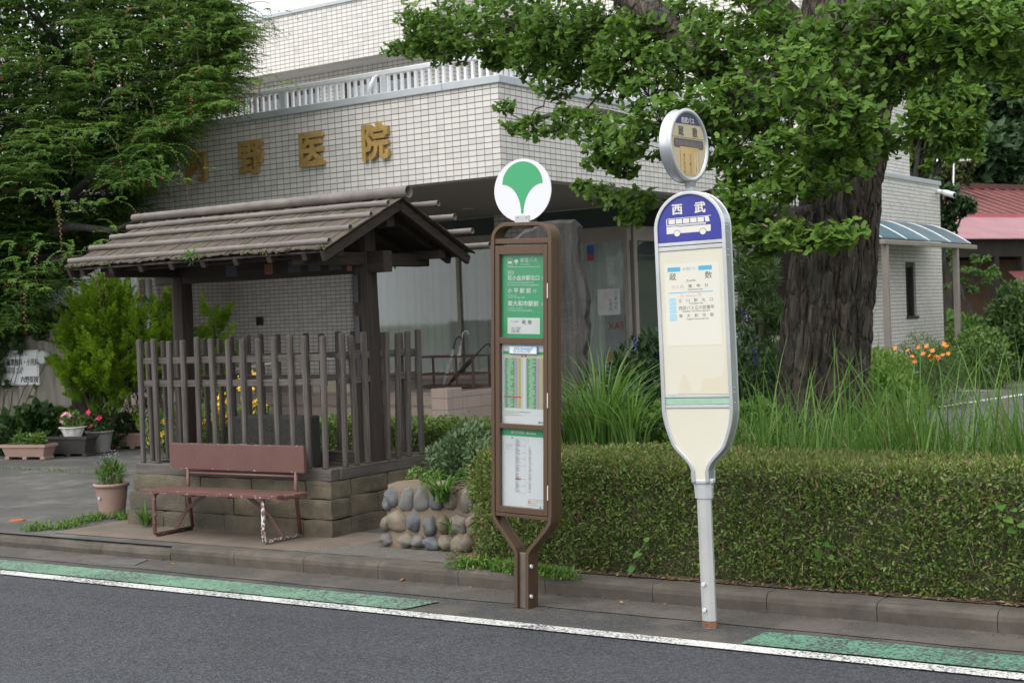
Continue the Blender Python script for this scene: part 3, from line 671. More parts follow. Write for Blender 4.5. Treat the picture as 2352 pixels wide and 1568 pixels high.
t.add('for Higashi-Yamatoshi Sta.', x0, 1.641, .0105, sx=.83); t.add('히가시 야마토시 역 행  开往 东大和市站', x0, 1.627, .011, sx=.8)
t.add('梅70', x0+.003, 1.831, .0175)
for (a, c, d, e) in ((x0, x0+.040, 1.8465, 1.848), (x0, x0+.040, 1.827, 1.8283), (x0, x0+.0012, 1.828, 1.847), (x0+.039, x0+.040, 1.828, 1.847)): t.rect(a, c, d, e)
t.rect(x0, .098, 1.504, 1.592)
t.build('white_lettering', GWH, notes[2])
t = Txt(FT(0, -.0240, 0)); t.add('ここは', x0+.02, 1.566, .0145); t.add('蔵  敷', -.010, 1.560, .0235)
t.add('Here is  Zōshiki', x0+.022, 1.535, .010, sx=.9); t.add('여기는  조시키', x0+.022, 1.524, .010, sx=.9); t.add('这里是  藏敷', x0+.022, 1.513, .010, sx=.9)
t.build('black_lettering', INK, notes[2])
# middle notice: timetable
def quads(F, items, name, mt, par):
    t_ = Txt(F)
    for q in items: t_.rect(*q)
    return t_.build(name, mt, par)
G = flat('table_green', (.06, .36, .12)); PK = flat('table_pink', (.57, .36, .54)); YL = flat('table_yellow', (.62, .56, .13)); CRM = flat('table_cream', (.62, .59, .39)); RED = flat('table_red', (.66, .10, .07))
zt, zb = 1.372, 1.098
quads(F1, [(-.124, .128, 1.392, 1.408), (-.112, -.056, zb, zt), (.020, .076, zb, zt)], 'green_column', G, notes[1])
quads(F1, [(-.124, .128, 1.376, 1.391)], 'title_band', CRM, notes[1])
quads(F1, [(-.055, -.035, zb, zt), (.077, .099, zb, zt)], 'pink_column', PK, notes[1])
quads(F1, [(-.034, -.014, zb, zt), (.100, .126, zb, zt)], 'yellow_column', YL, notes[1])
F2 = FT(0, -.0238, 0); rows = []; dots = []
for k in range(44):
    z = zb+(zt-zb)*k/43; rows += [(-.121, -.014, z-.0006, z+.0003), (.011, .126, z-.0006, z+.0003)]
quads(F2, rows, 'row_line', flat('row_ink', (.50, .56, .50)), notes[1])
for k in range(43):
    z = zb+(zt-zb)*(k+.3)/43
    for xa, w_ in ((-.104+.010*random.random(), .020+.02*random.random()), (.028+.01*random.random(), .02+.02*random.random())): dots.append((xa, xa+w_, z, z+.0026))
quads(F2, dots, 'stop_names', flat('pale_ink', (.55, .70, .55)), notes[1])
dots = [(xa, xa+.008, zb+(zt-zb)*(k+.3)/43, zb+(zt-zb)*(k+.3)/43+.0024) for k in range(43) for xa in (-.050, -.028, .084, .109, -.119, .013)]
dots += [(-.007, -.0055, zb, 1.362), (-.007, -.001, 1.361, 1.3625), (-.007, -.001, zb, zb+.0015)]
quads(F2, dots, 'fare_figures', GREY, notes[1])
quads(F2, [(-.121, -.014, 1.155, 1.161)]+[(-.02, .045, 1.0762, 1.0785)], 'red_row', RED, notes[1])
t = Txt(F2); t.add('蔵  敷', -.014, 1.379, .0125, bold=.0003); t.build('red_title', RED, notes[1])
ln = []
for z, n_ in ((1.0765, 24), (1.0665, 16), (1.0565, 20)): ln += [(-.118, -.116, z, z+.003)]+[(-.112+.0052*k, -.108+.0052*k, z, z+.003) for k in range(n_)]
quads(F2, ln, 'footnote', flat('footnote_ink', (.35, .46, .30)), notes[1])
quads(F2, [(.099, .128, 1.0265, 1.029), (.104, .124, 1.0225, 1.0245)], 'footer_mark', GREY, notes[1])
t = Txt(F2); t.poly([(.095+.006*math.cos(a), 1.0255+.006*math.sin(a)) for a in [k*math.pi/6 for k in range(12)]]); t.build('green_dot', G, notes[1])
# telephone plate stuck over the top of the timetable
tp = MB().box(-.084, .088, -.034, -.0312, 1.394, 1.440).build('telephone_plate', flat('plate_blue', (.12, .42, .72), .3), gs, .004)
quads(FT(0, -.0345, 0), [(-.079, .083, 1.398, 1.436)], 'plate_ground', WHITE, tp)
t = Txt(FT(0, -.0350, 0)); t.add('TEL 03-3816-5700', -.058, 1.4025, .0158, sx=.88); t.add('都営交通に関するお問い合わせ・お忘れ物・ご意見', -.052, 1.4275, .0063, sx=.8); t.build('plate_lettering', INK, tp)
quads(FT(0, -.0348, 0), [(-.053, .056, 1.4165, 1.4245)], 'plate_bar', flat('plate_bar_blue', (.10, .40, .72)), tp)
t = Txt(FT(0, -.0353, 0)); t.add('都営交通お客様センター', -.050, 1.4178, .0072, sx=.8); t.build('plate_bar_lettering', WHITE, tp)
# bottom notice: route diagram
quads(F1, [(-.132, .132, .944, .988)], 'green_header', GREEN, notes[0])
t = Txt(F2); t.add('運行系統図', -.078, .957, .0185, sx=.88); t.add('Bus Route', .018, .958, .0155, sx=.88, bold=.0004); t.build('header_lettering', GWH, notes[0])
it = [(-.052, -.0508, .635, .928), (.012, .0128, .635, .925), (.028, .0286, .64, .925), (-.052, .012, .633, .6342), (.012, .028, .924, .9246)]
quads(F1, it, 'route_line', flat('route_green', (.20, .50, .32)), notes[0])
it = []
for k in range(56):
    z = .925-.0052*k
    if k % 9 == 8: continue
    w_ = .010+.018*random.random(); it.append((-.048, -.048+w_, z, z+.0022)); 
    if k % 7 == 0: it += [(-.016, -.012, z, z+.003), (-.004, .006, z, z+.003)]
    if k > 6: it.append((.031, .031+.006+.012*random.random(), z, z+.0018))
it += [(-.104, -.100, .888, .892), (-.095, -.068, .888, .8905), (-.104, -.088, .876, .8785), (-.080, -.074, .878, .881)]
quads(F2, it, 'stop_list', GREY, notes[0])
quads(F2, [(-.108, -.052, .898, .899), (-.108, -.052, .868, .869), (-.108, -.107, .868, .898), (-.076, -.064, .928, .936)], 'branch_box', flat('route_green_dark', (.10, .42, .24)), notes[0])
quads(F2, [(-.050, -.018, .706, .712)], 'here_mark', RED, notes[0])
t = Txt(F2); t.rect(.026, .124, .602, .6035); t.rect(.026, .124, .568, .5695); t.rect(.026, .0272, .568, .603); t.rect(.1228, .124, .568, .603)
t.add('バス停での喫煙はおやめください', .049, .591, .0062, sx=.8); t.add('No smoking', .049, .582, .0068); t.add('금연  禁煙', .049, .573, .006); t.build('no_smoking_lettering', GREY, notes[0])
t = Txt(F2); cx, cz = .036, .586
ring = [(cx+.0085*math.cos(a), cz+.0085*math.sin(a)) for a in [k*math.pi/10 for k in range(20)]]; rin = [(cx+.0066*math.cos(a), cz+.0066*math.sin(a)) for a in [k*math.pi/10 for k in range(20)]]
for k in range(20): t.poly([ring[k], ring[(k+1) % 20], rin[(k+1) % 20], rin[k]])
t.poly([(cx-.006, cz+.0048), (cx+.0048, cz-.006), (cx+.006, cz-.0048), (cx-.0048, cz+.006)]); t.build('no_smoking_mark', RED, notes[0])
t = Txt(F2); t.poly([(.100+.005*math.cos(a), .561+.005*math.sin(a)) for a in [k*math.pi/6 for k in range(12)]]); t.build('green_dot', G, notes[0])
# round emblem plate
ds = MB(); cz = 2.283; rr = .171; K = 64
ds.prism([(rr*math.cos(2*math.pi*k/K), cz+rr*math.sin(2*math.pi*k/K)) for k in range(K)], lambda x, z: (x, -.034, z), lambda x, z: (x, -.028, z))
dsk = ds.build('round_plate', plain('white_enamel', (.72, .73, .75), .3, 0, .01, 3), gs)
t = Txt(FT(0, -.0350, 0)); ginkgo(t, 0, cz+.005, .168); t.build('ginkgo_emblem', plain('emblem_green', (.05, .35, .145), .35, 0, .02, 2), dsk)
MB().box(-.043, .043, -.042, -.024, 2.105, 2.150).build('plate_bracket', plain('bracket_grey', (.55, .55, .55), .5, .4), gs, .003)
for x in (-.027, .027): MB().tube([(x, -.046, 2.14), (x, -.042, 2.14)], .006, 8).build('screw', MT['coping'], gs)

# ------------------------------------------------------------------ white and blue bus stop sign
ALU = plain('brushed_aluminium', (.60, .62, .64), .32, .75, .1, 4, .05, 60); ALUW = plain('pale_stained_metal', (.56, .57, .57), .42, .45, .1, 3, .05, 60, (.28, .22, .16), .35)
CREAM = plain('yellowed_panel', (.63, .605, .505), .4, 0, .04, 2.5, 0, 60, (.585, .525, .375), .3); NAVY = plain('navy_panel', (.035, .04, .28), .3, 0, .1, 1.5, 0, 1, (.06, .065, .36), .6)
bs = thing('bus_stop_sign', 'white and blue bus stop sign with rounded ends and a turned oval head plate', 'bus stop sign', (-3.077, 6.50, .004), rot=(0, R(-.6), 0), local=True); bs.scale = (1, 1, .994)
def half(z):                                   # half width of the body outline at height z
    if z > 2.015: return .172*math.sqrt(max(0, 1-((z-2.015)/.182)**2))
    if z > 1.10: return .172
    if z > .94: u = (1.10-z)/.16; return .172-.040*u**1.6
    if z > .80: u = (.94-z)/.14; return .132-.094*(u*u*(3-2*u))**.8
    return .036
zsb = [.74, .78, .80]+[.80+.14*k/10 for k in range(1, 11)]+[.94+.16*k/10 for k in range(1, 11)]+[2.015]+[2.015+.182*math.sin(math.pi/2*k/14) for k in range(1, 14)]
lft = [Vector((-half(z), 0, z)) for z in zsb]; path = lft+[Vector((0, 0, 2.197))]+[Vector((-p.x, 0, p.z)) for p in lft[::-1]]
fm = MB(); ribbon(fm, path, .018, -.066, -.050); ribbon(fm, path, .012, -.050, .050); ribbon(fm, path, .018, .050, .066); fm.build('frame', ALU, bs, .004, seg=3)
for z in (1.99, 2.02, 1.90, 1.87, 1.19, 1.215, 1.14): MB().tube([(.178, -.02, z), (.183, -.02, z)], .004, 6).build('rivet', MT['coping'], bs)
def panel(z0, z1, y, mt, name, inset=.006, par=bs):
    k = max(2, int((z1-z0)/.012)); L = [(-(half(z0+(z1-z0)*i/k)-inset), z0+(z1-z0)*i/k) for i in range(k+1)]
    poly = L+[(-x, z) for x, z in L[::-1]]
    poly = [q for i, q in enumerate(poly) if i == 0 or (abs(q[0]-poly[i-1][0])+abs(q[1]-poly[i-1][1])) > 1e-5]
    b_ = MB(); b_.prism(poly[::-1], lambda x, z: (x, y, z), lambda x, z: (x, y+.02, z)); return b_.build(name, mt, par)
pb = panel(1.955, 2.189, -.052, NAVY, 'blue_panel'); pc = panel(1.185, 1.91, -.052, CREAM, 'cream_panel'); pg = panel(1.134, 1.166, -.052, plain('pale_green_strip', (.33, .52, .40), .5, 0, .08, 6), 'address_strip'); pd = panel(.742, 1.113, -.052, CREAM, 'lower_panel')
for z0_, z1_ in ((1.912, 1.932), (1.936, 1.953), (1.168, 1.183), (1.115, 1.131)): MB().box(-.165, .165, -.058, -.03, z0_, z1_).build('metal_strip', ALUW, bs, .002)
panel(.742, 2.185, .045, ALUW, 'back_panel')
Fb = FT(0, -.0528, 0); IV = flat('ivory_ink', (.70, .68, .60))
t = Txt(Fb); t.add('西', -.088, 2.098, .058, bold=.0018); t.add('武', .028, 2.098, .058, bold=.0018)
def P(pts): t.poly(pts)
bx, bz, s = -.118, 1.985, 1.0                   # bus drawing: origin at its lower left
t.rect(-.112, .110, 2.073, 2.076)
t.rect(-.118, -.113, 2.044, 2.072)
for a, c in ((-.106, -.073), (-.069, -.036), (-.032, .001), (.005, .038), (.042, .075)): t.rect(a, c, 2.046, 2.070)
P([(.082, 2.046), (.104, 2.046), (.098, 2.072), (.078, 2.072)])
t.rect(-.118, .084, 2.037, 2.0425); P([(-.118, 1.998), (.106, 1.998), (.108, 2.030), (-.05, 2.030), (-.07, 2.034), (-.118, 2.034)])
t.rect(-.06, .084, 2.0325, 2.0348)
t.build('white_lettering', IV, pb)
cc = lambda cx, cz, r: [(cx+r*math.cos(2*math.pi*k/20), cz+r*math.sin(2*math.pi*k/20)) for k in range(20)]
for cx in (-.064, .067): Txt(FT(0, -.0534, 0)).poly(cc(cx, 1.998, .0175)).build('wheel_ring', NAVY, pb); Txt(FT(0, -.0540, 0)).poly(cc(cx, 1.998, .0152)).build('wheel', IV, pb)
# paper sheet on the cream panel
sh = MB().box(-.140, .140, -.0532, -.0525, 1.43, 1.845).build('route_sheet', plain('cream_sheet', (.665, .645, .565), .6, 0, .02, 3), pc)
sh.parent = bs
Fp = FT(0, -.0537, 0); DK = flat('dark_ink', (.06, .065, .07)); BL = flat('faded_blue_ink', (.08, .38, .58)); PKI = flat('faded_pink_ink', (.66, .34, .34)); LB = flat('pale_blue_ink', (.30, .58, .72))
t = Txt(Fp); t.rect(-.122, -.056, 1.806, 1.828); t.rect(.036, .104, 1.806, 1.828); t.rect(-.122, .104, 1.697, 1.7005); t.add('西武バス', -.028, 1.811, .0165, sx=.75)
tb = cc(-.038, 1.8165, .006); ti = cc(-.038, 1.8165, .004)
for k in range(20): t.poly([tb[k], tb[(k+1) % 20], ti[(k+1) % 20], ti[k]])
t.build('blue_marks', BL, sh)
t = Txt(Fp); t.add('蔵', -.116, 1.766, .038); t.add('敷', .066, 1.766, .038); t.add('Zoshiki', -.028, 1.752, .016)
for i, ch in enumerate('八幡神社'): t.add(ch, -.062+.042*i, 1.7225, .0195)
t.add('Hachiman-jinja', -.022, 1.708, .0135, sx=.95)
for i, ch in enumerate('立川駅北口'): t.add(ch, -.073+.0395*i, 1.6505, .0195)
t.add('Tachikawa Sta.', -.02, 1.638, .0125)
t.add('西武バス立川営業所', -.073, 1.613, .0208, sx=.97); t.add('SeibuBus Tachikawa eigyosho', -.055, 1.600, .0118)
for i, ch in enumerate('東大和市駅'): t.add(ch, -.073+.0395*i, 1.5735, .0195)
t.add('Higashi-Yamatoshi Sta.', -.035, 1.560, .0125); t.build('black_lettering', DK, sh)
t = Txt(Fp); t.add('次は', -.106, 1.721, .020); t.add('行', -.064, 1.674, .0205); t.add('先', .028, 1.677, .0205); t.add('destination', -.036, 1.677, .0135); t.build('pink_lettering', PKI, sh)
t = Txt(Fp); t.rect(-.120, -.086, 1.637, 1.673); t.rect(-.120, -.086, 1.598, 1.633); t.rect(-.120, -.086, 1.558, 1.593); t.build('route_number_box', LB, sh)
t = Txt(FT(0, -.0541, 0)); t.add('立37', -.118, 1.646, .0225, sx=.70); t.add('立37-1', -.118, 1.607, .0225, sx=.47); t.add('東大和37', -.118, 1.567, .0225, sx=.38); t.build('route_numbers', IV, sh)
t = Txt(FT(0, -.0528, 0)); t.add('ここは  東大和市蔵敷1-430  先', -.13, 1.142, .016, sx=.95); t.build('address_lettering', flat('faded_green_ink', (.30, .52, .38)), pg)
# damp stains with a shape of their own on the cream panel
stn = flat('yellow_water_stain', (.615, .565, .435), .5); t = Txt(FT(0, -.0527, 0))
def blob(pts): t.poly(pts)
top = [(-.10, 1.19), (-.085, 1.20), (-.078, 1.26), (-.066, 1.285), (-.052, 1.278), (-.040, 1.25), (-.034, 1.215), (-.018, 1.198), (.012, 1.196), (.024, 1.222), (.028, 1.255), (.055, 1.262), (.10, 1.265), (.132, 1.278), (.146, 1.33), (.155, 1.41), (.160, 1.43), (.160, 1.19)]
for a, c in zip(top, top[1:]): 
    if c[1] > 1.191 or a[1] > 1.191: blob([(a[0], 1.1866), (c[0], 1.1866), (c[0], max(c[1], 1.187)), (a[0], max(a[1], 1.187))])
t.build('water_stain', stn, pc)
# neck collar, pole
def ngon(bm, secs, n=8, rot=math.pi/8, sy=1):
    vs = []; 
    for r, z in secs:
        for k in range(n): a = rot+2*math.pi*k/n; vs.append((r*math.cos(a), sy*r*math.sin(a), z))
    fs = [(i*n+k, i*n+(k+1) % n, (i+1)*n+(k+1) % n, (i+1)*n+k) for i in range(len(secs)-1) for k in range(n)]
    bm.idx(vs, [tuple(range(n-1, -1, -1)), tuple(range((len(secs)-1)*n, len(secs)*n))]+fs, smooth=False); return bm
ngon(MB(), [(.046, .655), (.050, .73), (.060, .735), (.060, .752), (.052, .757)], 8).build('collar', ALUW, bs, .004)
polem = plain('weathered_galvanised_pole', (.50, .505, .50), .45, .35, .08, 3, .05, 60, (.27, .20, .14), .55)
ngon(MB(), [(.0375, 0), (.0375, .66)], 8).build('pole', polem, bs, .003)
ngon(MB(), [(.039, .004), (.039, .022), (.038, .038)], 8).build('rust_ring', plain('rust', (.17, .085, .045), .9, 0, .4, 25, .4, 60), bs)
for z in (.095, .225): MB().tube([(-.012, -.055, z), (-.012, -.036, z)], .010, 8).build('bolt', MT['rail'], bs)
for ch in list(bs.children): ch.scale = (1.08, .62, 1)
# oval head: round disc on a cast neck, turned to face along the road
Hd = R(84); Hm = Matrix.Translation((-.024, 0, 0)) @ Matrix.Rotation(Hd, 4, 'Z') @ Matrix.Diagonal((1, .62, 1, 1)); HC = 2.437; Rr = .186
hm = MB(); K = 64
def ringv(r, y): return [Hm @ Vector((r*math.cos(2*math.pi*k/K), y, HC+r*math.sin(2*math.pi*k/K))) for k in range(K)]
prof = [(Rr-.026, -.040), (Rr-.024, -.050), (Rr-.015, -.057), (Rr-.004, -.054), (Rr, -.045), (Rr-.003, -.034), (Rr-.006, 0), (Rr-.003, .034), (Rr, .045), (Rr-.004, .054), (Rr-.015, .057), (Rr-.024, .05), (Rr-.026, .04)]
vs = []
for r, y in prof: vs += ringv(r, y)
hm.idx(vs, [(i*K+k, i*K+(k+1) % K, (i+1)*K+(k+1) % K, (i+1)*K+k) for i in range(len(prof)-1) for k in range(K)]); hm.build('head_rim', ALU, bs)
hp = MB(); ro = Rr-.024; hp.prism([(ro*math.cos(2*math.pi*k/K), HC+ro*math.sin(2*math.pi*k/K)) for k in range(K)], lambda x, z: Hm @ Vector((x, -.042, z)), lambda x, z: Hm @ Vector((x, .042, z)))
hplate = hp.build('head_plate', plain('yellowed_head_panel', (.56, .48, .31), .4, 0, .06, 3), bs)
FH = Hm @ FT(0, -.0430, 0)
t = Txt(FH); seg = [(ro*math.cos(a), HC+ro*math.sin(a)) for a in [math.asin(.105/ro)+(math.pi-2*math.asin(.105/ro))*k/24 for k in range(25)]]; t.poly(seg); t.build('navy_segment', flat('navy_segment_paint', (.05, .05, .13)), hplate)
FH2 = Hm @ FT(0, -.0436, 0)
t = Txt(FH2); t.add('西武バス', -.062, HC+.113, .031, bold=.0008); t.build('head_white_lettering', IV, hplate)
t = Txt(FH2); t.add('蔵', -.094, HC+.050, .050, bold=.0018); t.add('敷', .038, HC+.050, .050, bold=.0018); t.rect(-.158, .158, HC+.036, HC+.0385); t.build('head_black_lettering', flat('weathered_ink', (.13, .11, .08)), hplate)
t = Txt(FH2); t.poly([(-.14, HC+.020), (-.135, HC+.028), (-.125, HC+.031), (.125, HC+.031), (.135, HC+.028), (.14, HC+.02), (.14, HC-.005), (.135, HC-.013), (.125, HC-.016), (-.125, HC-.016), (-.135, HC-.013), (-.14, HC-.005)][::-1]); t.build('grey_bar', flat('faded_grey_bar', (.115, .10, .10)), hplate)
t = Txt(Hm @ FT(0, -.0441, 0)); t.add('野鳥料理の鳥山入口', -.125, HC-.004, .030, sx=.92); t.build('bar_lettering', flat('faded_bar_ink', (.27, .24, .22)), hplate)
hpp = MB(); hpp.box(-.085, .092, -.0452, -.0445, HC-.150, HC-.010, Hm); hp2 = hpp.build('orange_paper', plain('orange_old_paper', (.60, .42, .19), .7, 0, .12, 5), hplate)
t = Txt(Hm @ FT(0, -.0458, 0)); t.vert('東大和市駅', -.050, HC-.060, .0195, .0205); t.vert('立川駅北口', .008, HC-.060, .0195, .0205); t.build('paper_lettering', flat('brown_ink', (.14, .10, .05)), hplate)
t = Txt(Hm @ FT(0, -.0457, 0)); t.rect(.045, .078, HC-.140, HC-.034); t.build('white_slip', flat('ivory_slip', (.68, .58, .38)), hplate)
t = Txt(Hm @ FT(0, -.0462, 0)); t.vert('西武バス立川営業所', .061, HC-.046, .0130, .0112); t.build('slip_lettering', flat('slip_ink', (.12, .10, .07)), hplate)
t = Txt(FH2); t.add('行', .0, HC-.178, .024); t.build('red_character', flat('faded_red', (.55, .20, .13)), hplate)
ngon(MB(), [(.060, 2.188), (.058, 2.196), (.036, 2.206), (.028, 2.225), (.034, 2.25), (.04, 2.262)], 6, 0, .8).build('cast_neck', plain('cast_grey_metal', (.30, .31, .31), .5, .5, .15, 12, .3, 60), bs, .003)
# ------------------------------------------------------------------ bench
def benchmat():
    m_, t, p = _mat('chipped_brown_paint'); v = coords(t); base = ramp(t, noi(t, v, 5, 4), [(.3, (.115, .054, .046)), (.7, (.145, .068, .058))])
    g = ramp(t, noi(t, v, 38, 4, .7), [(.70, 0), (.73, 1)]); c = mixc(t, g, base, (.60, .58, .55)); t.links.new(c, p.inputs['Base Color']); p.inputs['Roughness'].default_value = .45; return m_
def chipmat(name, thr, base=(.135, .055, .047), sc=45):
    m_, t, p = _mat(name); v = coords(t); g = ramp(t, noi(t, v, sc, 4, .7), [(thr, 0), (thr+.02, 1)])
    r_ = ramp(t, noi(t, v, sc*1.7, 3, .7), [(.62, 0), (.66, 1)])
    c = mixc(t, g, base, (.66, .64, .61)); c = mixc(t, r_, c, (.10, .035, .02)); t.links.new(c, p.inputs['Base Color']); p.inputs['Roughness'].default_value = .5; return m_
BM = benchmat(); CH = chipmat('very_chipped_paint', .50); CH2 = chipmat('part_chipped_paint', .60); CH3 = chipmat('edge_chipped_paint', .60, sc=30)
be = thing('bench', 'brown painted metal bench with chipped white patches in front of the fenced shelter', 'bench', (-7.25, 7.35, .108))
sl_ = [(7.185, 7.255), (7.265, 7.345), (7.355, 7.50)]
for i, (a, c) in enumerate(sl_):
    z = .452-.012*i+(.012 if i == 2 else 0)
    MB().box(-7.915, -6.58, a, c, z-.026, z).build('seat_slat', BM, be, .004)
MB().box(-7.917, -6.578, 7.181, 7.186, .428, .449).build('worn_edge', CH3, be)
MB().box(-7.97, -6.645, 7.545, 7.575, .565, .752).build('backrest', BM, be, .005)
MB().box(-7.97, -6.645, 7.543, 7.547, .565, .572).box(-7.97, -6.645, 7.547, 7.573, .7525, .7545).build('worn_edge', CH3, be)
def leg(x, mt1, nm='leg_frame'):
    pth = [(x, 7.54, .425), (x, 7.30, .425), (x, 7.235, .423), (x, 7.212, .405), (x, 7.207, .38), (x, 7.200, .17), (x, 7.205, .14), (x, 7.225, .124), (x, 7.26, .123), (x, 7.57, .123)]
    o = MB().tube(pth, .0145, 10).build(nm, mt1, be)
    MB().tube([(x, 7.575, .125), (x+.0, 7.545, .43), (x, 7.555, .57)], .014, 10).build('rear_leg', BM, be)
leg(-7.79, CH2); leg(-6.73, CH)
for x, s in ((-7.79, 1), (-6.73, -1)):
    MB().beam((x, 7.40, .135), (x+s*.13, 7.40, .29), .028, .008, (0, 1, 0)).beam((x+s*.13, 7.40, .29), (x+s*.36, 7.40, .425), .028, .008, (0, 1, 0)).build('brace', BM, be)
MB().tube([(-7.79, 7.555, .535), (-6.73, 7.555, .535)], .010, 8).build('back_rail', BM, be)
MB().box(-7.5, -7.40, 7.2, 7.55, .412, .424).box(-7.15, -7.05, 7.2, 7.55, .412, .424).build('cross_member', BM, be)

# ------------------------------------------------------------------ stone plinth under the shelter
PX0, PX1, PY0, PY1 = -8.50, -6.50, 7.66, 8.95
def plmat():
    m_, t, p = _mat('oya_stone'); v = coords(t); c = ramp(t, noi(t, v, 4, 7, .7), [(.3, (.085, .073, .052)), (.5, (.165, .14, .095)), (.72, (.24, .20, .13))])
    c = mixc(t, ramp(t, noi(t, v, 1.7, 5), [(.42, .75), (.62, 0)]), c, (.085, .078, .062)); c = mixc(t, ramp(t, noi(t, v, 9, 5, .7), [(.64, 0), (.72, .6)]), c, (.28, .20, .07))
    t.links.new(c, p.inputs['Base Color']); p.inputs['Roughness'].default_value = .95; bump(t, noi(t, v, 45, 8, .75), p, .9, .02); return m_
PLM = plmat()
pt = thing('stone_plinth', 'low plinth of worn brown tuff blocks under the old fenced shelter', 'stone base', (-7.5, 8.3, .108))
def block(x0, x1, y0, y1, z0, z1, seed):
    bm = bmesh.new(); bmesh.ops.create_cube(bm, size=1); bmesh.ops.subdivide_edges(bm, edges=bm.edges[:], cuts=5, use_grid_fill=True)
    for v in bm.verts:
        c = Vector(((x0+x1)/2+v.co.x*(x1-x0), (y0+y1)/2+v.co.y*(y1-y0), (z0+z1)/2+v.co.z*(z1-z0)))
        e = sum(abs(abs(k)-.5) < .01 for k in v.co)
        d = Vector((mnoise.noise(c*9+Vector((seed, 0, 0))), mnoise.noise(c*9+Vector((0, seed, 5))), mnoise.noise(c*9+Vector((9, 0, seed)))))*.009
        if e >= 2: d -= Vector((v.co.x, v.co.y, v.co.z))*.006
        v.co = c+d
    q = MB(); q.idx([v.co.copy() for v in bm.verts], [tuple(v.index for v in f.verts) for f in bm.faces], smooth=False); bm.free(); return q
for ri, (z0, z1, off) in enumerate(((.06, .225, .05), (.225, .365, .03), (.365, .495, 0))):
    cuts = {0: [0, .19, .50, .68, .87, 1], 1: [0, .30, .54, .80, 1], 2: [0, .36, .62, .88, 1]}[ri]
    X0, X1, Y0 = PX0-off*.6, PX1+off*.6, PY0-off
    for i, (a, c) in enumerate(zip(cuts, cuts[1:])):
        block(X0+(X1-X0)*a+.0008, X0+(X1-X0)*c-.0008, Y0, Y0+.22, z0+.001, z1-.002, ri*7+i).build('stone_block', PLM, pt)
    cuts = {0: [0, .35, .7, 1], 1: [0, .28, .62, 1], 2: [0, .40, .80, 1]}[ri]
    for i, (a, c) in enumerate(zip(cuts, cuts[1:])):
        for X in (X1-.22, X0):
            block(X, X+.22, Y0+.222+(PY1-Y0-.222)*a+.002, Y0+.222+(PY1-Y0-.222)*c-.002, z0+.001, z1-.002-(.0), ri*9+i+30).build('stone_block', PLM, pt)
    for i in range(4): block(X0+.23+(X1-X0-.46)*i/4, X0+.228+(X1-X0-.46)*(i+1)/4, PY1-.2, PY1, z0, z1-.002, ri*11+i+60).build('stone_block', PLM, pt)
MB().box(PX0+.18, PX1-.18, PY0+.18, PY1-.18, .06, .47).build('earth_fill', MT['soil'], pt)

# ------------------------------------------------------------------ old roofed shelter
WX, WY, WZ = wood('grey_wood_x', 0), wood('grey_wood_y', 1), wood('grey_wood_z', 2)
DX, DY, DZ = (wood('dark_wood_'+a, i, (.022, .016, .013), (.075, .055, .045)) for i, a in enumerate('xyz'))
sh_ = thing('roofed_shelter', 'old dark timber shelter roofed with bark strips and bamboo poles above the fence', 'shelter', (-7.57, 8.25, .5))
XL, XR, YC = -8.50, -6.60, 8.25; RX0, RX1 = -8.84, -6.22; ZR, ZE, HY = 2.485, 2.105, .865
def slope(t_, s, lift=0): return (YC+s*HY*t_, ZR-(ZR-ZE)*t_+lift)
def postm(x, w0, w1, nm):
    q = MB(); K = 14; n_ = 12; vs = []
    for i in range(K+1):
        z = .47+(2.30-.47)*i/K; w_ = w0+(w1-w0)*i/K
        for j in range(n_):
            a = 2*math.pi*j/n_+math.pi/n_; r_ = w_/2*(1.0 if j % 3 else .96)/max(abs(math.cos(((a+math.pi/4) % (math.pi/2))-math.pi/4)), .86)
            d = .006*mnoise.noise(Vector((x+math.cos(a)*2, math.sin(a)*2, z*3))); vs.append((x+(r_+d)*math.cos(a), YC+(r_+d)*math.sin(a), z))
    q.idx(vs, [tuple(range(K*n_, K*n_+n_))]+[(i*n_+j, i*n_+(j+1) % n_, (i+1)*n_+(j+1) % n_, (i+1)*n_+j) for i in range(K) for j in range(n_)], smooth=False)
    return q.build(nm, DZ, sh_, .004)
po1 = postm(XL, .155, .14, 'post'); po2 = postm(XR, .175, .15, 'post')
MB().box(XL-.25, XR+.22, YC-.05, YC+.05, 1.965, 2.12).build('tie_beam', DX, sh_, .006)
MB().box(RX0+.15, RX1-.12, YC-.045, YC+.045, 2.29, 2.41).build('ridge_beam', DX, sh_, .006)
for x in (XL, XR): MB().box(x-.055, x+.055, YC-.74, YC+.74, 2.02, 2.115).build('cross_beam', DY, sh_, .006)
for s in (-1, 1): 
    y, z = slope(.70, s); MB().box(RX0+.12, RX1-.10, y-.035, y+.035, z-.15, z-.085).build('purlin', DX, sh_, .004)
nr = 8
for i in range(nr):
    x = RX0+.16+(RX1-RX0-.38)*i/(nr-1)
    for s in (-1, 1):
        if s == 1 and 0: continue
        a, c = slope(.03, s, -.052), slope(.985, s, -.052); MB().beam((x, a[0], a[1]), (x, c[0], c[1]), .04, .045).build('rafter', DY, sh_)
for x in (RX0+.03, RX1-.045):
    for s in (-1, 1):
        a, c = slope(.0, s, -.045), slope(1.0, s, -.05); MB().beam((x, a[0], a[1]), (x, c[0], c[1]), .032, .068).build('bargeboard', DY, sh_, .004)
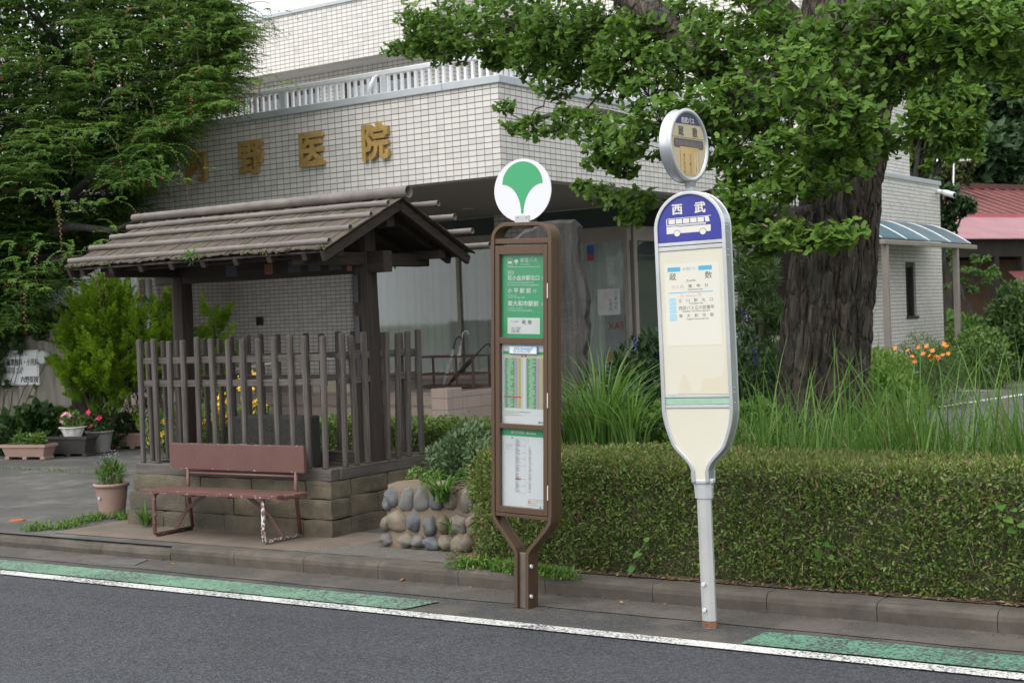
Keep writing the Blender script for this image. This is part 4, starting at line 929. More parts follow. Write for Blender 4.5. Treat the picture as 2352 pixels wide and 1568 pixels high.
for s in (-1, 1):                               # boards under the covering
    a, c = slope(0, s, -.022), slope(1.0, s, -.022); q = MB()
    for k in range(9):
        u0, u1 = k/9, (k+1)/9-.006; A, B_ = slope(u0, s, -.024), slope(u1, s, -.024)
        q.idx([(RX0+.02, A[0], A[1]), (RX1-.03, A[0], A[1]), (RX1-.03, B_[0], B_[1]), (RX0+.02, B_[0], B_[1]), (RX0+.02, A[0], A[1]+.012), (RX1-.03, A[0], A[1]+.012), (RX1-.03, B_[0], B_[1]+.012), (RX0+.02, B_[0], B_[1]+.012)], [(3,2,1,0),(4,5,6,7),(0,1,5,4),(1,2,6,5),(2,3,7,6),(3,0,4,7)], False)
    q.build('roof_boards', DX, sh_)
BARK = wood('weathered_bark_strip', 1, (.08, .058, .045), (.27, .215, .18))
def barkmat():
    m_, t, p = _mat('mossy_bark_strips'); v = coords(t, (60, 3, 3)); v2 = coords(t); a = N(t, 'ShaderNodeAttribute'); a.attribute_name = 'var'
    c = ramp(t, noi(t, v, 1, 6, .65), [(.3, (.035, .027, .022)), (.52, (.09, .07, .058)), (.72, (.17, .137, .115))])
    c = mixc(t, ramp(t, a.outputs['Fac'], [(.0, 0), (1, .55)]), c, (.09, .065, .05))
    mo = ramp(t, noi(t, v2, 7, 6, .7), [(.54, 0), (.62, .8)]); c = mixc(t, mo, c, (.055, .075, .02)); li = ramp(t, noi(t, v2, 16, 5, .7), [(.68, 0), (.72, .6)]); c = mixc(t, li, c, (.36, .40, .33))
    t.links.new(c, p.inputs['Base Color']); p.inputs['Roughness'].default_value = .95; bump(t, noi(t, v, 1, 5), p, .6, .01); return m_
BK = barkmat()
for s in (-1, 1):
    q = MB(); var = []
    for lay in range(3):
        x = RX0; 
        while x < RX1-.02:
            w_ = .022+.03*random.random(); u0 = (.0, .26, .58)[lay]+.04*random.random(); u1 = (.34, .70, 1.0)[lay]+(.035*random.random() if lay == 2 else .05*random.random()); sk = -.05*s*0+.012*(random.random()-.5)
            th = .007+.006*random.random(); l0, l1 = .004+.003*lay, .010+.006*random.random()
            A, B_ = slope(u0, s, l0), slope(u1, s, l1); xe = min(x+w_, RX1)
            b0 = len(q.v); q.idx([(x, A[0], A[1]), (xe, A[0], A[1]), (xe+sk, B_[0], B_[1]), (x+sk, B_[0], B_[1]), (x, A[0], A[1]+th), (xe, A[0], A[1]+th), (xe+sk, B_[0], B_[1]+th), (x+sk, B_[0], B_[1]+th)], [(3,2,1,0),(4,5,6,7),(0,1,5,4),(1,2,6,5),(2,3,7,6),(3,0,4,7)], False)
            var += [random.random()]*8; x += w_*.9
    o = q.build('bark_roof', BK, sh_); at_ = o.data.attributes.new('var', 'FLOAT', 'POINT'); at_.data.foreach_set('value', np.array(var, dtype=np.float32))
def bamat():
    m_, t, p = _mat('weathered_bamboo'); v = coords(t, (3, 40, 40)); v2 = coords(t)
    c = ramp(t, noi(t, v, 1, 5), [(.3, (.12, .102, .09)), (.7, (.215, .19, .172))]); c = mixc(t, ramp(t, noi(t, v2, 5, 6, .7), [(.45, 0), (.7, .65)]), c, (.08, .068, .06))
    t.links.new(c, p.inputs['Base Color']); p.inputs['Roughness'].default_value = .6; bump(t, noi(t, v, 1, 4), p, .3, .004); return m_
BA = bamat()
def bamboo(x0, x1, y, z, r, nm, tap=1):
    q = MB(); pth, rs = [], []; K = int((x1-x0)/.035); nodes = [random.uniform(.1, .25)+k*.34*(r/.03)**.4 for k in range(20)]; ph = random.random()*9
    for i in range(K+1):
        x = x0+(x1-x0)*i/K; nd = min(abs((x-x0)-k) for k in nodes); rr = r*(tap+(1-tap)*i/K)*(1+.10*math.exp(-(nd/.018)**2)-.05*math.exp(-((nd-.03)/.02)**2))
        pth.append((x, y+.008*mnoise.noise(Vector((x*1.2, ph, 0))), z+.010*mnoise.noise(Vector((x*1.2, ph, 7))))); rs.append(rr)
    q.tube(pth, rs, 16, caps=False)
    for e, sgn in ((0, 1), (-1, -1)):              # cut ends: wall thickness and a dark hollow
        c = Vector(pth[e]); n_ = 16; vs = []
        for rr, dx in ((rs[e], 0), (rs[e]*.80, 0), (rs[e]*.76, .09)):
            for j in range(n_): a = 2*math.pi*j/n_; vs.append(c+Vector((sgn*dx, rr*math.cos(a), rr*math.sin(a))))
        q.idx(vs, [(i*n_+j, i*n_+(j+1) % n_, (i+1)*n_+(j+1) % n_, (i+1)*n_+j) for i in range(2) for j in range(n_)]); q.cur = 1; q.idx(vs[2*n_:], [tuple(range(n_))], False); q.cur = 0
    return q.build(nm, [BA, flat('hollow', (.012, .010, .009), .9)] if 'hollow' not in bpy.data.materials else [BA, bpy.data.materials['hollow']], sh_)
bamboo(-9.02, -6.17, YC, ZR+.050, .046, 'ridge_bamboo', .70)
for u, xa in ((.20, -8.90), (.43, -8.88), (.69, -8.87), (.955, -8.85)):
    y, z = slope(u, -1, .036); bamboo(xa, -6.235+.02*random.random(), y, z, .0225, 'bamboo_pole')
    y, z = slope(u, 1, .036); bamboo(-8.9, -6.03, y, z, .0225, 'bamboo_pole')
# moss tufts and weeds on the eaves are added with the foliage; paper charms on beam and post
CHM = flat('orange_charm_paper', (.34, .13, .05), .8); CHG = flat('grey_charm_paper', (.075, .075, .085), .8)
def charm(x0, x1, z0, z1, body, mt, ink, size, vert=True, y=YC-.0515):
    o = MB().box(x0, x1, y-.001, y+.001, z0, z1).build('paper_charm', mt, sh_); t_ = Txt(FT((x0+x1)/2, y-.002, 0))
    if vert: t_.vert(body, 0, z1-size*.95, size, size*1.02)
    else: t_.add(body, 0, (z0+z1)/2-size*.36, size, align='CENTER')
    t_.build('charm_lettering', ink, o)
IK = flat('charm_ink', (.02, .015, .012)); 
charm(-7.54, -7.46, 2.0, 2.075, '回', CHM, IK, .06, False)
charm(-6.69, -6.645, 1.985, 2.11, '萬夫', CHM, IK, .045, True, YC-.095)
for x in (-7.95, -7.3, -7.1, -6.9): MB().box(x, x+.12, YC-.0525, YC-.0505, 2.0, 2.09).build('paper_charm', CHG, sh_)
for z in (1.75, 1.45, 1.2): MB().box(XR-.035, XR+.005, YC-.094, YC-.092, z, z+.2).build('paper_charm', CHG, sh_)

# ------------------------------------------------------------------ picket fences on the plinth
FZ = .575
def fence(label, p0, p1, n_, sill, rails=True, loc=None, zr=(1.19, 1.365), skip=(), out=1, lean=.012):
    p0, p1 = Vector(p0), Vector(p1); d = (p1-p0).normalized(); nrm = Vector((d.y, -d.x, 0))*out
    f = thing('picket_fence', label, 'fence', ((p0+p1)/2)[:2]+(.495,))
    ax_ = abs(d.x) > .5; wm = WX if ax_ else WY
    if sill: MB().beam(p0-d*.08+Vector((0, 0, .535)), p1+d*.05+Vector((0, 0, .535)), .10, .085).build('sill_beam', wm, f, .008)
    for z in zr: MB().beam(p0+Vector((0, 0, z)), p1+Vector((0, 0, z)), .034, .05).build('rail', wm, f, .004)
    for i in range(n_):
        if i in skip: continue
        c = p0+d*((p1-p0).length*(i+.5*0)/(n_-1)); c = c+nrm*.030
        t0 = d*random.uniform(-lean, lean); t1 = d*random.uniform(-lean, lean)+nrm*random.uniform(-.01, .012); zt = 1.53+random.uniform(-.018, .012)
        q = MB(); q.beam(c+t0+Vector((0, 0, FZ)), c+t1+Vector((0, 0, zt)), .040, .036, nrm, .047, .040); q.build('picket', WZ, f, .009, seg=1)
    return f
fence('weathered grey picket fence along the front of the shelter, behind the bench', (-8.40, 7.72, 0), (-6.56, 7.72, 0), 13, True)
fence('weathered picket fence on the gable side of the shelter nearest the brown bus stop sign', (-6.55, 7.85, 0), (-6.55, 8.74, 0), 8, True, skip=(3,), out=1, lean=.03)
fence('weathered picket fence along the back of the shelter', (-8.40, 8.86, 0), (-6.62, 8.86, 0), 12, True, zr=(1.17, 1.35), out=-1)
fence('weathered picket fence closing the far gable side of the shelter', (-8.46, 7.86, 0), (-8.46, 8.80, 0), 7, True, skip=(3,), out=-1)
wt = thing('stone_block', 'dark textured stone block standing inside the fenced shelter', 'stone', (-7.8, 8.5, .49))
MB().box(-8.15, -7.40, 8.42, 8.62, .47, .885).build('dressed_block', plain('dark_dressed_stone', (.065, .064, .062), .9, 0, .35, 55, .9, 40), wt, .02)

# ------------------------------------------------------------------ cobble retaining wall
MOR = plain('earthy_mortar', (.165, .125, .09), .95, 0, .2, 8, .6, 40, (.09, .075, .055), .5)
cw = thing('cobble_wall', 'low retaining wall of rounded river cobbles set in mortar beside the hedge', 'retaining wall', (-5.45, 7.5, .11))
mb = MB(); K, J = 40, 14; vs = []
for i in range(K+1):
    for j in range(J+1):
        x = -5.88+.92*i/K+.02*mnoise.noise(Vector((j*.7, 3, 0))); s = j/J; z = .09+.44*min(1, s*1.35); y = 7.44+.10*s if s < .74 else 7.514+.5*(s-.74)/.26
        if s >= .74: z = .53+.02*mnoise.noise(Vector((x*4, y*4, 0)))
        e = .015*mnoise.noise(Vector((x*11, z*11, 1))); vs.append((x, y+e, z))
mb.idx(vs, [(i*(J+1)+j, (i+1)*(J+1)+j, (i+1)*(J+1)+j+1, i*(J+1)+j+1) for i in range(K) for j in range(J)])
mb.idx([(-5.875, 7.44, .05), (-5.875, 8.02, .05), (-5.875, 8.02, .53), (-5.875, 7.514, .53)], [(0, 3, 2, 1)], False); mb.build('mortar', MOR, cw)
SC_ = [(.095, .097, .10), (.135, .13, .122), (.17, .138, .10), (.14, .112, .083), (.10, .108, .12), (.175, .155, .13)]
SM = [plain('cobble_%s' % n_, c, .75, 0, .25, 14, .4, 50, (.27, .25, .22), .35) for n_, c in zip(('slate', 'grey', 'tan', 'brown', 'blue', 'pale'), SC_)]
cob = [(905, 1143, 36, 46, 0, 0), (938, 1148, 30, 58, 4, 1), (972, 1147, 34, 58, -6, 1), (1008, 1150, 32, 56, 5, 0), (1075, 1147, 32, 56, 3, 5), (912, 1197, 50, 46, 0, 2), (953, 1199, 28, 44, -10, 4), (989, 1207, 32, 44, 8, 0), (1020, 1205, 26, 42, 0, 3), (1055, 1206, 34, 48, -12, 5), (1086, 1205, 24, 46, 0, 2), (890, 1238, 28, 26, 20, 1), (934, 1241, 34, 28, 10, 5), (964, 1243, 34, 28, -5, 1), (993, 1247, 34, 30, 12, 4), (1027, 1247, 36, 36, 10, 3), (1058, 1247, 40, 46, 0, 2), (1040, 1150, 30, 50, 0, 3), (893, 1155, 22, 40, 0, 4), (890, 1200, 22, 36, 8, 3), (1072, 1245, 30, 40, 0, 3), (1012, 1112, 30, 16, 0, 2)]
for i, (px, py, w_, h_, ang, k) in enumerate(cob):
    z = onz(px, py, .3).z; y0 = 7.446+.085*max(0, (1245-py)/130); c = at(px, py, y0); sx = w_/2/340; sz = h_/2/415
    bm = bmesh.new(); bmesh.ops.create_icosphere(bm, subdivisions=3, radius=1); a = R(ang+random.uniform(-8, 8)); vs = []; sx *= random.uniform(1.0, 1.22); sz *= random.uniform(1.0, 1.18)
    for v in bm.verts:
        p = v.co.copy(); q = p*(1+.26*mnoise.noise(p*1.3+Vector((i*3.1, 0, 0)))); q = Vector((q.x*sx*1.12*(1-.18*q.z*(1 if i % 3 else -.6)), q.y*.055, q.z*sz*1.12))
        vs.append(c+Vector((q.x*math.cos(a)+q.z*math.sin(a), q.y, -q.x*math.sin(a)+q.z*math.cos(a))))
    MB().idx(vs, [tuple(v.index for v in f.verts) for f in bm.faces]).build('cobble', SM[k], cw); bm.free()

# ------------------------------------------------------------------ gate wall with clinic name board, wall lamp
gw = thing('gate_wall', 'weathered concrete gate wall with stains and vines behind the flower pots', 'wall', onz(120, 1010, .11))
G0 = onz(92, 1032, .11); G0.z = 0; gd = Vector((1, -.02, 0)).normalized(); gn = Vector((.02, 1, 0))
Dg = (G0-CAMP).dot(_fw)
def gpt(x, y): d = ray(x, y); return CAMP + d*((G0-CAMP).dot(gn)/d.dot(gn))
zt = gpt(150, 772).z; xr = gpt(160, 880).x
def gcon():
    m_, t, p = _mat('streaked_concrete'); v = coords(t, (9, 9, .8)); c = ramp(t, noi(t, v, 1, 5), [(.3, (.16, .14, .115)), (.55, (.30, .28, .245)), (.75, (.36, .335, .30))]); t.links.new(c, p.inputs['Base Color']); p.inputs['Roughness'].default_value = .9
    bump(t, noi(t, coords(t), 60, 5), p, .3, .01); return m_
q = MB(); q.box(G0.x-4.2, gpt(42, 880).x, G0.y+.05, G0.y+.25, 0, zt).box(gpt(42, 880).x, xr, G0.y, G0.y+.40, 0, zt+.03).build('wall_body', gcon(), gw, .015)
a, c = gpt(10, 884), gpt(91, 803)
nb = thing('name_board', 'white clinic name board with black lettering fixed to the concrete gate wall', 'sign', (a.x, G0.y-.02, a.z))
bo = MB().box(a.x, c.x, G0.y-.03, G0.y-.003, a.z, c.z).build('board', MT['white'], nb, .004); W_, H_ = c.x-a.x, c.z-a.z
t = Txt(FT(a.x, G0.y-.0315, a.z)); t.add('循環器科・小児科', W_*.16, H_*.58, W_*.125, sx=.85, bold=.002); t.add('診療時間 〜', W_*.26, H_*.82, W_*.09); t.add('午前9時〜12時', W_*.12, H_*.42, W_*.075); t.add('午後3時〜6時', W_*.12, H_*.33, W_*.075); t.add('内野医院', W_*.52, H_*.09, W_*.115, bold=.0025)
t.rect(W_*.03, W_*.97, H_*.03, H_*.036); t.rect(W_*.03, W_*.97, H_*.955, H_*.961); t.rect(W_*.03, W_*.036, H_*.036, H_*.955); t.rect(W_*.964, W_*.97, H_*.036, H_*.955); t.build('lettering', INK, bo)
p = gpt(108, 820); lm = thing('wall_lamp', 'round white wall lamp on the concrete gate wall', 'lamp', p)
MB().tube([p-Vector((0, .09, 0)), p-Vector((0, .085, 0)), p-Vector((0, .02, 0)), p], [.07, .088, .092, .085], 20).build('lamp_globe', plain('lamp_white', (.62, .64, .64), .4, 0, .02), lm)

# ------------------------------------------------------------------ red roofed farmhouse at the back right
fh = thing('red_roofed_house', 'old farmhouse with dark red ribbed roof above a pink corrugated lower roof', 'house', atd(2300, 800, 48))
HD = 48; hl = atd(2168, 640, HD); hx = (atd(2352, 541, HD*1.045)-atd(2160, 550, HD)); hx.z = 0; hx.normalize(); hyv = Vector((-hx.y, hx.x, 0))
def hp_(s, d, z): return Vector((hl.x, hl.y, 0))+hx*s+hyv*d+Vector((0, 0, z))
def hz(y, x=2200): return atd(x, y, HD).z
ze, z1, z2, z3 = hz(548), hz(490)+.12, hz(485)+.17, hz(438)+.35
LH = 16
def redm(name, c, period, axis_s=True):
    return plain(name, c, .45, 0, .12, 1.2)
mb = MB(); n_ = 150; vs = []
for i in range(n_*4+1):
    s = -.3+LH*i/(n_*4); zz = .02*math.sin(i*math.pi/2+.4)*1.6; vs += [hp_(s, -.2, ze+zz), hp_(s, 2.6, z1+zz)]
mb.idx(vs, [(2*i, 2*i+2, 2*i+3, 2*i+1) for i in range(n_*4)], False); mb.build('corrugated_roof', redm('pink_corrugated_metal', (.29, .15, .165), 1), fh)
MB().beam(hp_(-.3, 2.6, z1+.05), hp_(LH, 2.6, z1+.05), .14, .16).build('roof_flashing', redm('pink_flashing', (.50, .13, .15), 1), fh)
MB().idx([hp_(.0, 2.75, z2), hp_(LH, 2.75, z2), hp_(LH, 6.5, z3+.5), hp_(1.4, 6.5, z3+.5)], [(0, 1, 2, 3)], False).idx([hp_(0, 2.75, z2), hp_(1.4, 6.5, z3+.5), hp_(0, 10, z2)], [(0, 1, 2)], False).build('upper_roof', redm('dark_red_metal', (.13, .035, .032), 1), fh)
sm_ = MB()
for i in range(22):
    s = .25+i*.62; e = max(0, min(1, s/1.4)); sm_.beam(hp_(s, 2.75, z2+.03), hp_(max(s, 1.4), 2.75+3.75*(e if s < 1.4 else 1), z2+(z3+.5-z2)*(e if s < 1.4 else 1)+.03), .06, .06)
sm_.build('roof_seam', redm('red_seam', (.22, .075, .07), 1), fh)
MB().beam(hp_(1.3, 6.5, z3+.58), hp_(LH, 6.5, z3+.58), .35, .22).build('ridge_cap', redm('ridge_metal', (.10, .03, .03), 1), fh)
DK_ = plain('dark_timber_and_shade', (.022, .018, .016), .9, 0, .3, 3); CL = plain('clay_brown_wall', (.20, .125, .085), .9, 0, .2, 1.5, .2, 30, (.13, .09, .07), .5)  # dark colour serves old timber and the painted shade under the eave
MB().box(0, LH, .05, .3, hz(590), ze-.03, Matrix((hx, hyv, Vector((0, 0, 1)))).transposed().to_4x4() if 0 else Matrix.Translation(Vector((hl.x, hl.y, 0))) @ Matrix((hx, hyv, Vector((0, 0, 1)))).transposed().to_4x4()).build('eave_shade_strip', DK_, fh)  # dark strip standing in for shade in the open space under the eave
HM = Matrix.Translation(Vector((hl.x, hl.y, 0))) @ Matrix((hx, hyv, Vector((0, 0, 1)))).transposed().to_4x4()
MB().box(-.2, LH, 2.6, 2.8, .2, hz(590), HM).build('clay_wall', CL, fh)
MB().box(-.2, LH, 2.8, 3.0, hz(590), z1, HM).box(-.2, LH, 9.6, 9.9, .2, z2, HM).build('back_wall', DK_, fh)
for s in (.4, 2.6, 4.0, 6.2, 8.5): MB().box(s, s+.22, .05, .3, .2, hz(590), HM).build('post', DK_, fh)
for s in (.7, 2.0): MB().box(s, s+.12, 2.5, 2.6, .2, hz(590), HM).build('post', DK_, fh)
pw = MB()
for s in (2.7, 3.55, 4.3): pw.box(s, s+.55, 2.55, 2.59, hz(620), hz(600), HM)
pw.build('window', plain('amber_window', (.16, .15, .02), .5), fh)
pz = hz(652, 2300)
er = MB(); er.idx([hp_(3.0, -1.1, pz-.25), hp_(7, -1.1, pz-.25), hp_(7, .05, pz+.45), hp_(3.25, .05, pz+.45)], [(0, 1, 2, 3)], False).build('entrance_roof', redm('entrance_red_metal', (.19, .06, .06), 1), fh)
MB().box(2.95, 3.18, -.12, .04, hz(733, 2270), hz(705, 2270), HM).build('notice', flat('house_notice', (.35, .36, .34)), fh)
an = thing('tv_antenna', 'thin television aerial on a pole above the red farmhouse', 'antenna', hp_(1.3, 4, z2))
A0 = atd(2187, 440, 50); A1 = atd(2191, 370, 50); q = MB().tube([A0-Vector((0, 0, .8)), A1+Vector((0, 0, .05))], .03, 6); q.build('mast', MT['rail'], an)
q = MB(); e0, e1 = atd(2153, 373, 50), atd(2228, 368, 50); q.tube([e0, e1], .02, 6)
for k in range(15): c = e0+(e1-e0)*k/14; q.tube([c-_fw*.2, c+_fw*.2], .012, 4); q.tube([c-Vector((0, 0, .06)), c+Vector((0, 0, .06))], .012, 4)
q.tube([e0-Vector((0, 0, .25)), e0+Vector((0, 0, .12))], .03, 4); q.build('boom', MT['rail'], an)

# ------------------------------------------------------------------ flower pots
TERR = plain('faded_terracotta_plastic', (.33, .215, .18), .75, 0, .12, 6, .1, 60, (.24, .17, .13), .5); BLKP = plain('black_planter', (.035, .031, .03), .6, 0, .15, 6); GRYP = plain('grey_pot', (.21, .205, .19), .7, 0, .15, 8, .2, 60, (.10, .095, .08), .5); PNKP = plain('pinkish_planter', (.38, .245, .20), .75, 0, .1, 6)
def trough(lab, px0, px1, py, hpx, mt, depth=.24, ribs=0, cat='planter'):
    a, c = onz(px0, py, .11), onz(px1, py, .11); m_ = (a+c)/2; D = (m_-CAMP).dot(_fw); Wt = (c-a).length; Ht = hpx*D/FPX
    d = (c-a).normalized(); nn = Vector((-d.y, d.x, 0)); t = thing('planter', lab, cat, m_)
    M_ = Matrix.Translation(a) @ Matrix((d, nn, Vector((0, 0, 1)))).transposed().to_4x4(); q = MB(); e = .03
    def ringr(ins, z): return [(ins, ins*.6, z), (Wt-ins, ins*.6, z), (Wt-ins, depth-ins*.6, z), (ins, depth-ins*.6, z)]
    rs = [ringr(.05, .03), ringr(.012, Ht-.035), ringr(-.008, Ht-.034), ringr(-.008, Ht), ringr(.012, Ht), ringr(.02, Ht-.05)]
    vs = [M_ @ Vector(p) for r_ in rs for p in r_]; q.idx(vs, [(3, 2, 1, 0), tuple(range(20, 24))]+[(i*4+k, i*4+(k+1) % 4, i*4+4+(k+1) % 4, i*4+4+k) for i in range(5) for k in range(4)], False)
    for k in (.1, .5, .9): q.box(Wt*k-.03, Wt*k+.03, .03, depth-.03, 0, .031, M_)
    for k in range(ribs):
        x = .06+(Wt-.12)*k/(ribs-1); q.beam(M_ @ Vector((x*.96+.01, .028, .05)), M_ @ Vector((x, .004, Ht-.05)), .012, .012)
    q.build('trough', mt, t); q = MB(); q.idx([M_ @ Vector(p) for p in ringr(.02, Ht-.03)], [(0, 1, 2, 3)], False); q.build('potting_soil', MT['soil'], t)
    return t, M_, Wt, Ht
def pot(lab, px, py, rt, rb, h, mt, wave=None, z=.11, name='flower_pot', at_=None):
    c = at_ if at_ is not None else onz(px, py, z); t = thing(name, lab, 'flower pot', c)
    MB().lathe([(rb, 0), (rb*1.02, .01), (rt*.95, h*.88), (rt*.96, h*.9), (rt*1.05, h*.9), (rt*1.06, h), (rt*.96, h), (rt*.92, h*.88), (.001, h*.87)], c, 28, wave=wave).build('pot', mt, t)
    return t, c
# ------------------------------------------------------------------ foliage helpers
def npv(l): return np.array([tuple(p) for p in l], dtype=float)
def unit(a): return a/np.maximum(np.linalg.norm(a, axis=1, keepdims=True), 1e-9)
def leaf_mesh(name, P, D, Nn, S, tmpl, faces, mat, parent, var, loc=None):
    """one mesh of many leaves: P base points, D leaf direction, Nn rough face normal, S length"""
    D = unit(D); W = unit(np.cross(Nn, D)); Nz = np.cross(D, W); T = np.array(tmpl, dtype=float)
    V = P[:, None, :] + S[:, None, None]*(D[:, None, :]*T[None, :, 0:1]+W[:, None, :]*T[None, :, 1:2]+Nz[:, None, :]*T[None, :, 2:3])
    k = len(T); n = len(P); org = ORIG[parent] if parent else Vector(loc or (0, 0, 0)); V = V.reshape(-1, 3)-np.array(org)
    me = bpy.data.meshes.new(name); me.vertices.add(n*k); me.vertices.foreach_set('co', V.astype(np.float32).ravel())
    fl = np.concatenate([np.array(f) for f in faces]); ln = np.array([len(f) for f in faces]); off = (np.arange(n)*k)
    li = (fl[None, :]+off[:, None]).ravel(); me.loops.add(len(li)); me.loops.foreach_set('vertex_index', li.astype(np.int32))
    lt = np.tile(ln, n); me.polygons.add(len(lt)); me.polygons.foreach_set('loop_start', (np.cumsum(lt)-lt).astype(np.int32)); me.polygons.foreach_set('loop_total', lt.astype(np.int32))
    me.materials.append(mat); a = me.attributes.new('var', 'FLOAT', 'POINT'); a.data.foreach_set('value', np.repeat(var, k).astype(np.float32))
    me.update(calc_edges=True); return link(name, me, parent, loc)
OVAL = ([(0, 0, 0), (.30, .20, .04), (.65, .20, .03), (1, 0, -.06), (.65, -.20, .03), (.30, -.20, .04)], [(0, 5, 4, 3), (0, 3, 2, 1)])
DIAM = ([(0, 0, 0), (.42, .25, .05), (1, 0, -.04), (.42, -.25, .05)], [(0, 3, 2), (0, 2, 1)])
HEART = ([(0.05, 0, 0), (-.08, .22, .05), (.12, .44, .08), (.5, .36, .06), (1, 0, -.08), (.5, -.36, .06), (.12, -.44, .08), (-.08, -.22, .05)], [(0, 4, 3, 2, 1), (0, 7, 6, 5, 4)])
NEED = ([(0, 0, 0), (.5, .05, .02), (1, 0, 0), (.5, -.05, .02)], [(0, 3, 2), (0, 2, 1)])
BLADE = ([(0, -.06, 0), (0, .06, 0), (.45, .085, .04), (.8, .05, 0), (1, 0, -.1), (.8, -.05, 0), (.45, -.085, .04)], [(0, 6, 2, 1), (6, 5, 3, 2), (5, 4, 3)])
_g = [(0, 0, 0)]
for k, a in enumerate(np.linspace(-68, 68, 9)):
    rr_ = (1.0, .97, 1.02, .96, .74, .97, 1.03, .96, 1.0)[k]*(.86 if k in (0, 8) else 1); _g.append((rr_*math.cos(R(a)), rr_*math.sin(R(a)), .10*(abs(math.sin(R(a)))**1.5)+.03*(k % 2)))
GINK = (_g, [(0, i, i+1) for i in range(1, 9)])
def rnd(n, s=1.0): return rng.normal(size=(n, 3))*s
def ball(n, c, r, fl=(1, 1, 1), shell=.0):
    v = unit(rnd(n)); q = rng.random(n)**(1/3); q = shell+(1-shell)*q; return np.array(tuple(c))+v*(q*r)[:, None]*np.array(fl)
def tree_tube(bm, p0, p1, r0, r1, wob=.05, n=8, K=8, sag=0):
    p0, p1 = Vector(p0), Vector(p1); L = (p1-p0).length; ph = random.random()*50; pts, rs = [], []
    for i in range(K+1):
        t = i/K; q = p0.lerp(p1, t); e = math.sin(math.pi*t)*wob*L
        q += Vector((mnoise.noise(Vector((t*3, ph, 0))), mnoise.noise(Vector((t*3, ph, 5))), mnoise.noise(Vector((t*3, ph, 9)))))*e*1.6; q.z += sag*math.sin(math.pi*t)*L; pts.append(q); rs.append(r0+(r1-r0)*t)
    bm.tube(pts, rs, n, caps=False)
def barkm(name, a, b, sc=(18, 18, 3.2), st=.9, plates=None):
    m_, t, p = _mat(name); v = coords(t, sc); f = noi(t, v, 1, 8, .68)
    c = ramp(t, f, [(.34, a), (.55, [(x+y)/2 for x, y in zip(a, b)]), (.72, b)]); c = mixc(t, ramp(t, noi(t, coords(t), 2.3, 5), [(.5, 0), (.75, .4)]), c, [k*.6 for k in a])
    h = f
    if plates:
        wv = coords(t, plates); nz = N(t, 'ShaderNodeTexNoise', Scale=1.2, Detail=3.0); t.links.new(wv, nz.inputs['Vector']); ad = N(t, 'ShaderNodeVectorMath', operation='ADD'); t.links.new(wv, ad.inputs[0]); t.links.new(nz.outputs['Color'], ad.inputs[1])
        vo = N(t, 'ShaderNodeTexVoronoi', Scale=1.0); t.links.new(ad.outputs[0], vo.inputs['Vector']); ve = N(t, 'ShaderNodeTexVoronoi', Scale=1.0, feature='DISTANCE_TO_EDGE'); t.links.new(ad.outputs[0], ve.inputs['Vector'])
        sp = N(t, 'ShaderNodeSeparateColor'); t.links.new(vo.outputs['Color'], sp.inputs[0])
        c = mixc(t, ramp(t, sp.outputs[0], [(.5, 0), (1, .5)]), c, [k*1.5 for k in b]); c = mixc(t, ramp(t, sp.outputs[1], [(.6, 0), (1, .5)]), c, (.085, .088, .07))
        mm = N(t, 'ShaderNodeMath', operation='MULTIPLY_ADD'); e = ramp(t, ve.outputs['Distance'], [(0, 0), (.16, 1)]); t.links.new(f, mm.inputs[0]); mm.inputs[1].default_value = .5; t.links.new(e, mm.inputs[2]); h = mm.outputs[0]
    t.links.new(c, p.inputs['Base Color']); p.inputs['Roughness'].default_value = .95; bump(t, h, p, st, .03); return m_
TWIG = plain('twig_bark', (.10, .075, .055), .9, 0, .25, 12)

# ------------------------------------------------------------------ hedge along the kerb
HX0, HX1, HY0, HY1, HZ0, HZ1 = -4.93, 1.2, 7.10, 7.80, .10, .765
hg_ = thing('clipped_hedge', 'long clipped boxwood hedge with brown twigs running behind both bus stop signs', 'hedge', (-2, 7.45, .11))
def hedge_shape(n):
    """random points on the front, top and left end, with gentle lumps; returns points, outward normals"""
    A = np.array([(HX1-HX0)*(HZ1-HZ0), (HX1-HX0)*(HY1-HY0)*.8, (HY1-HY0)*(HZ1-HZ0)]); k = rng.choice(3, n, p=A/A.sum()); u, v = rng.random(n), rng.random(n)
    P = np.zeros((n, 3)); Nn = np.zeros((n, 3))
    m0 = k == 0; P[m0] = np.c_[HX0+u[m0]*(HX1-HX0), np.full(m0.sum(), HY0), HZ0+v[m0]*(HZ1-HZ0)]; Nn[m0] = (0, -1, .15)
    m1 = k == 1; P[m1] = np.c_[HX0+u[m1]*(HX1-HX0), HY0+v[m1]*(HY1-HY0), np.full(m1.sum(), HZ1)]; Nn[m1] = (0, -.15, 1)
    m2 = k == 2; P[m2] = np.c_[np.full(m2.sum(), HX0), HY0+u[m2]*(HY1-HY0), HZ0+v[m2]*(HZ1-HZ0)]; Nn[m2] = (-1, -.2, .15)
    # round the upper edges and the foot
    e = np.clip((P[:, 2]-HZ1+.10)/.10, 0, 1); P[:, 1] += np.where(m0, .07*e**2, 0); P[:, 0] += np.where(m2, .12*e**2, 0); P[:, 2] -= np.where(m1, .06*np.clip((HY0+.09-P[:, 1])/.09, 0, 1)**2, 0)
    f = np.clip((.26-P[:, 2])/.16, 0, 1); P[:, 1] += np.where(m0, .06*f, 0)
    l = np.array([mnoise.noise(Vector((x*1.4, z*2.2, y*1.7))) for x, y, z in P]); P += Nn*(l*.045)[:, None]
    return P, Nn, k
lump = None
core = MB(); core.box(HX0+.10, HX1, HY0+.10, HY1, .09, HZ1-.075); core.build('light_block_core', plain('hedge_inside', (.05, .055, .024), 1, 0, .6, 45, .5, 80), hg_)  # solid twig-coloured core added behind the leaves to block light
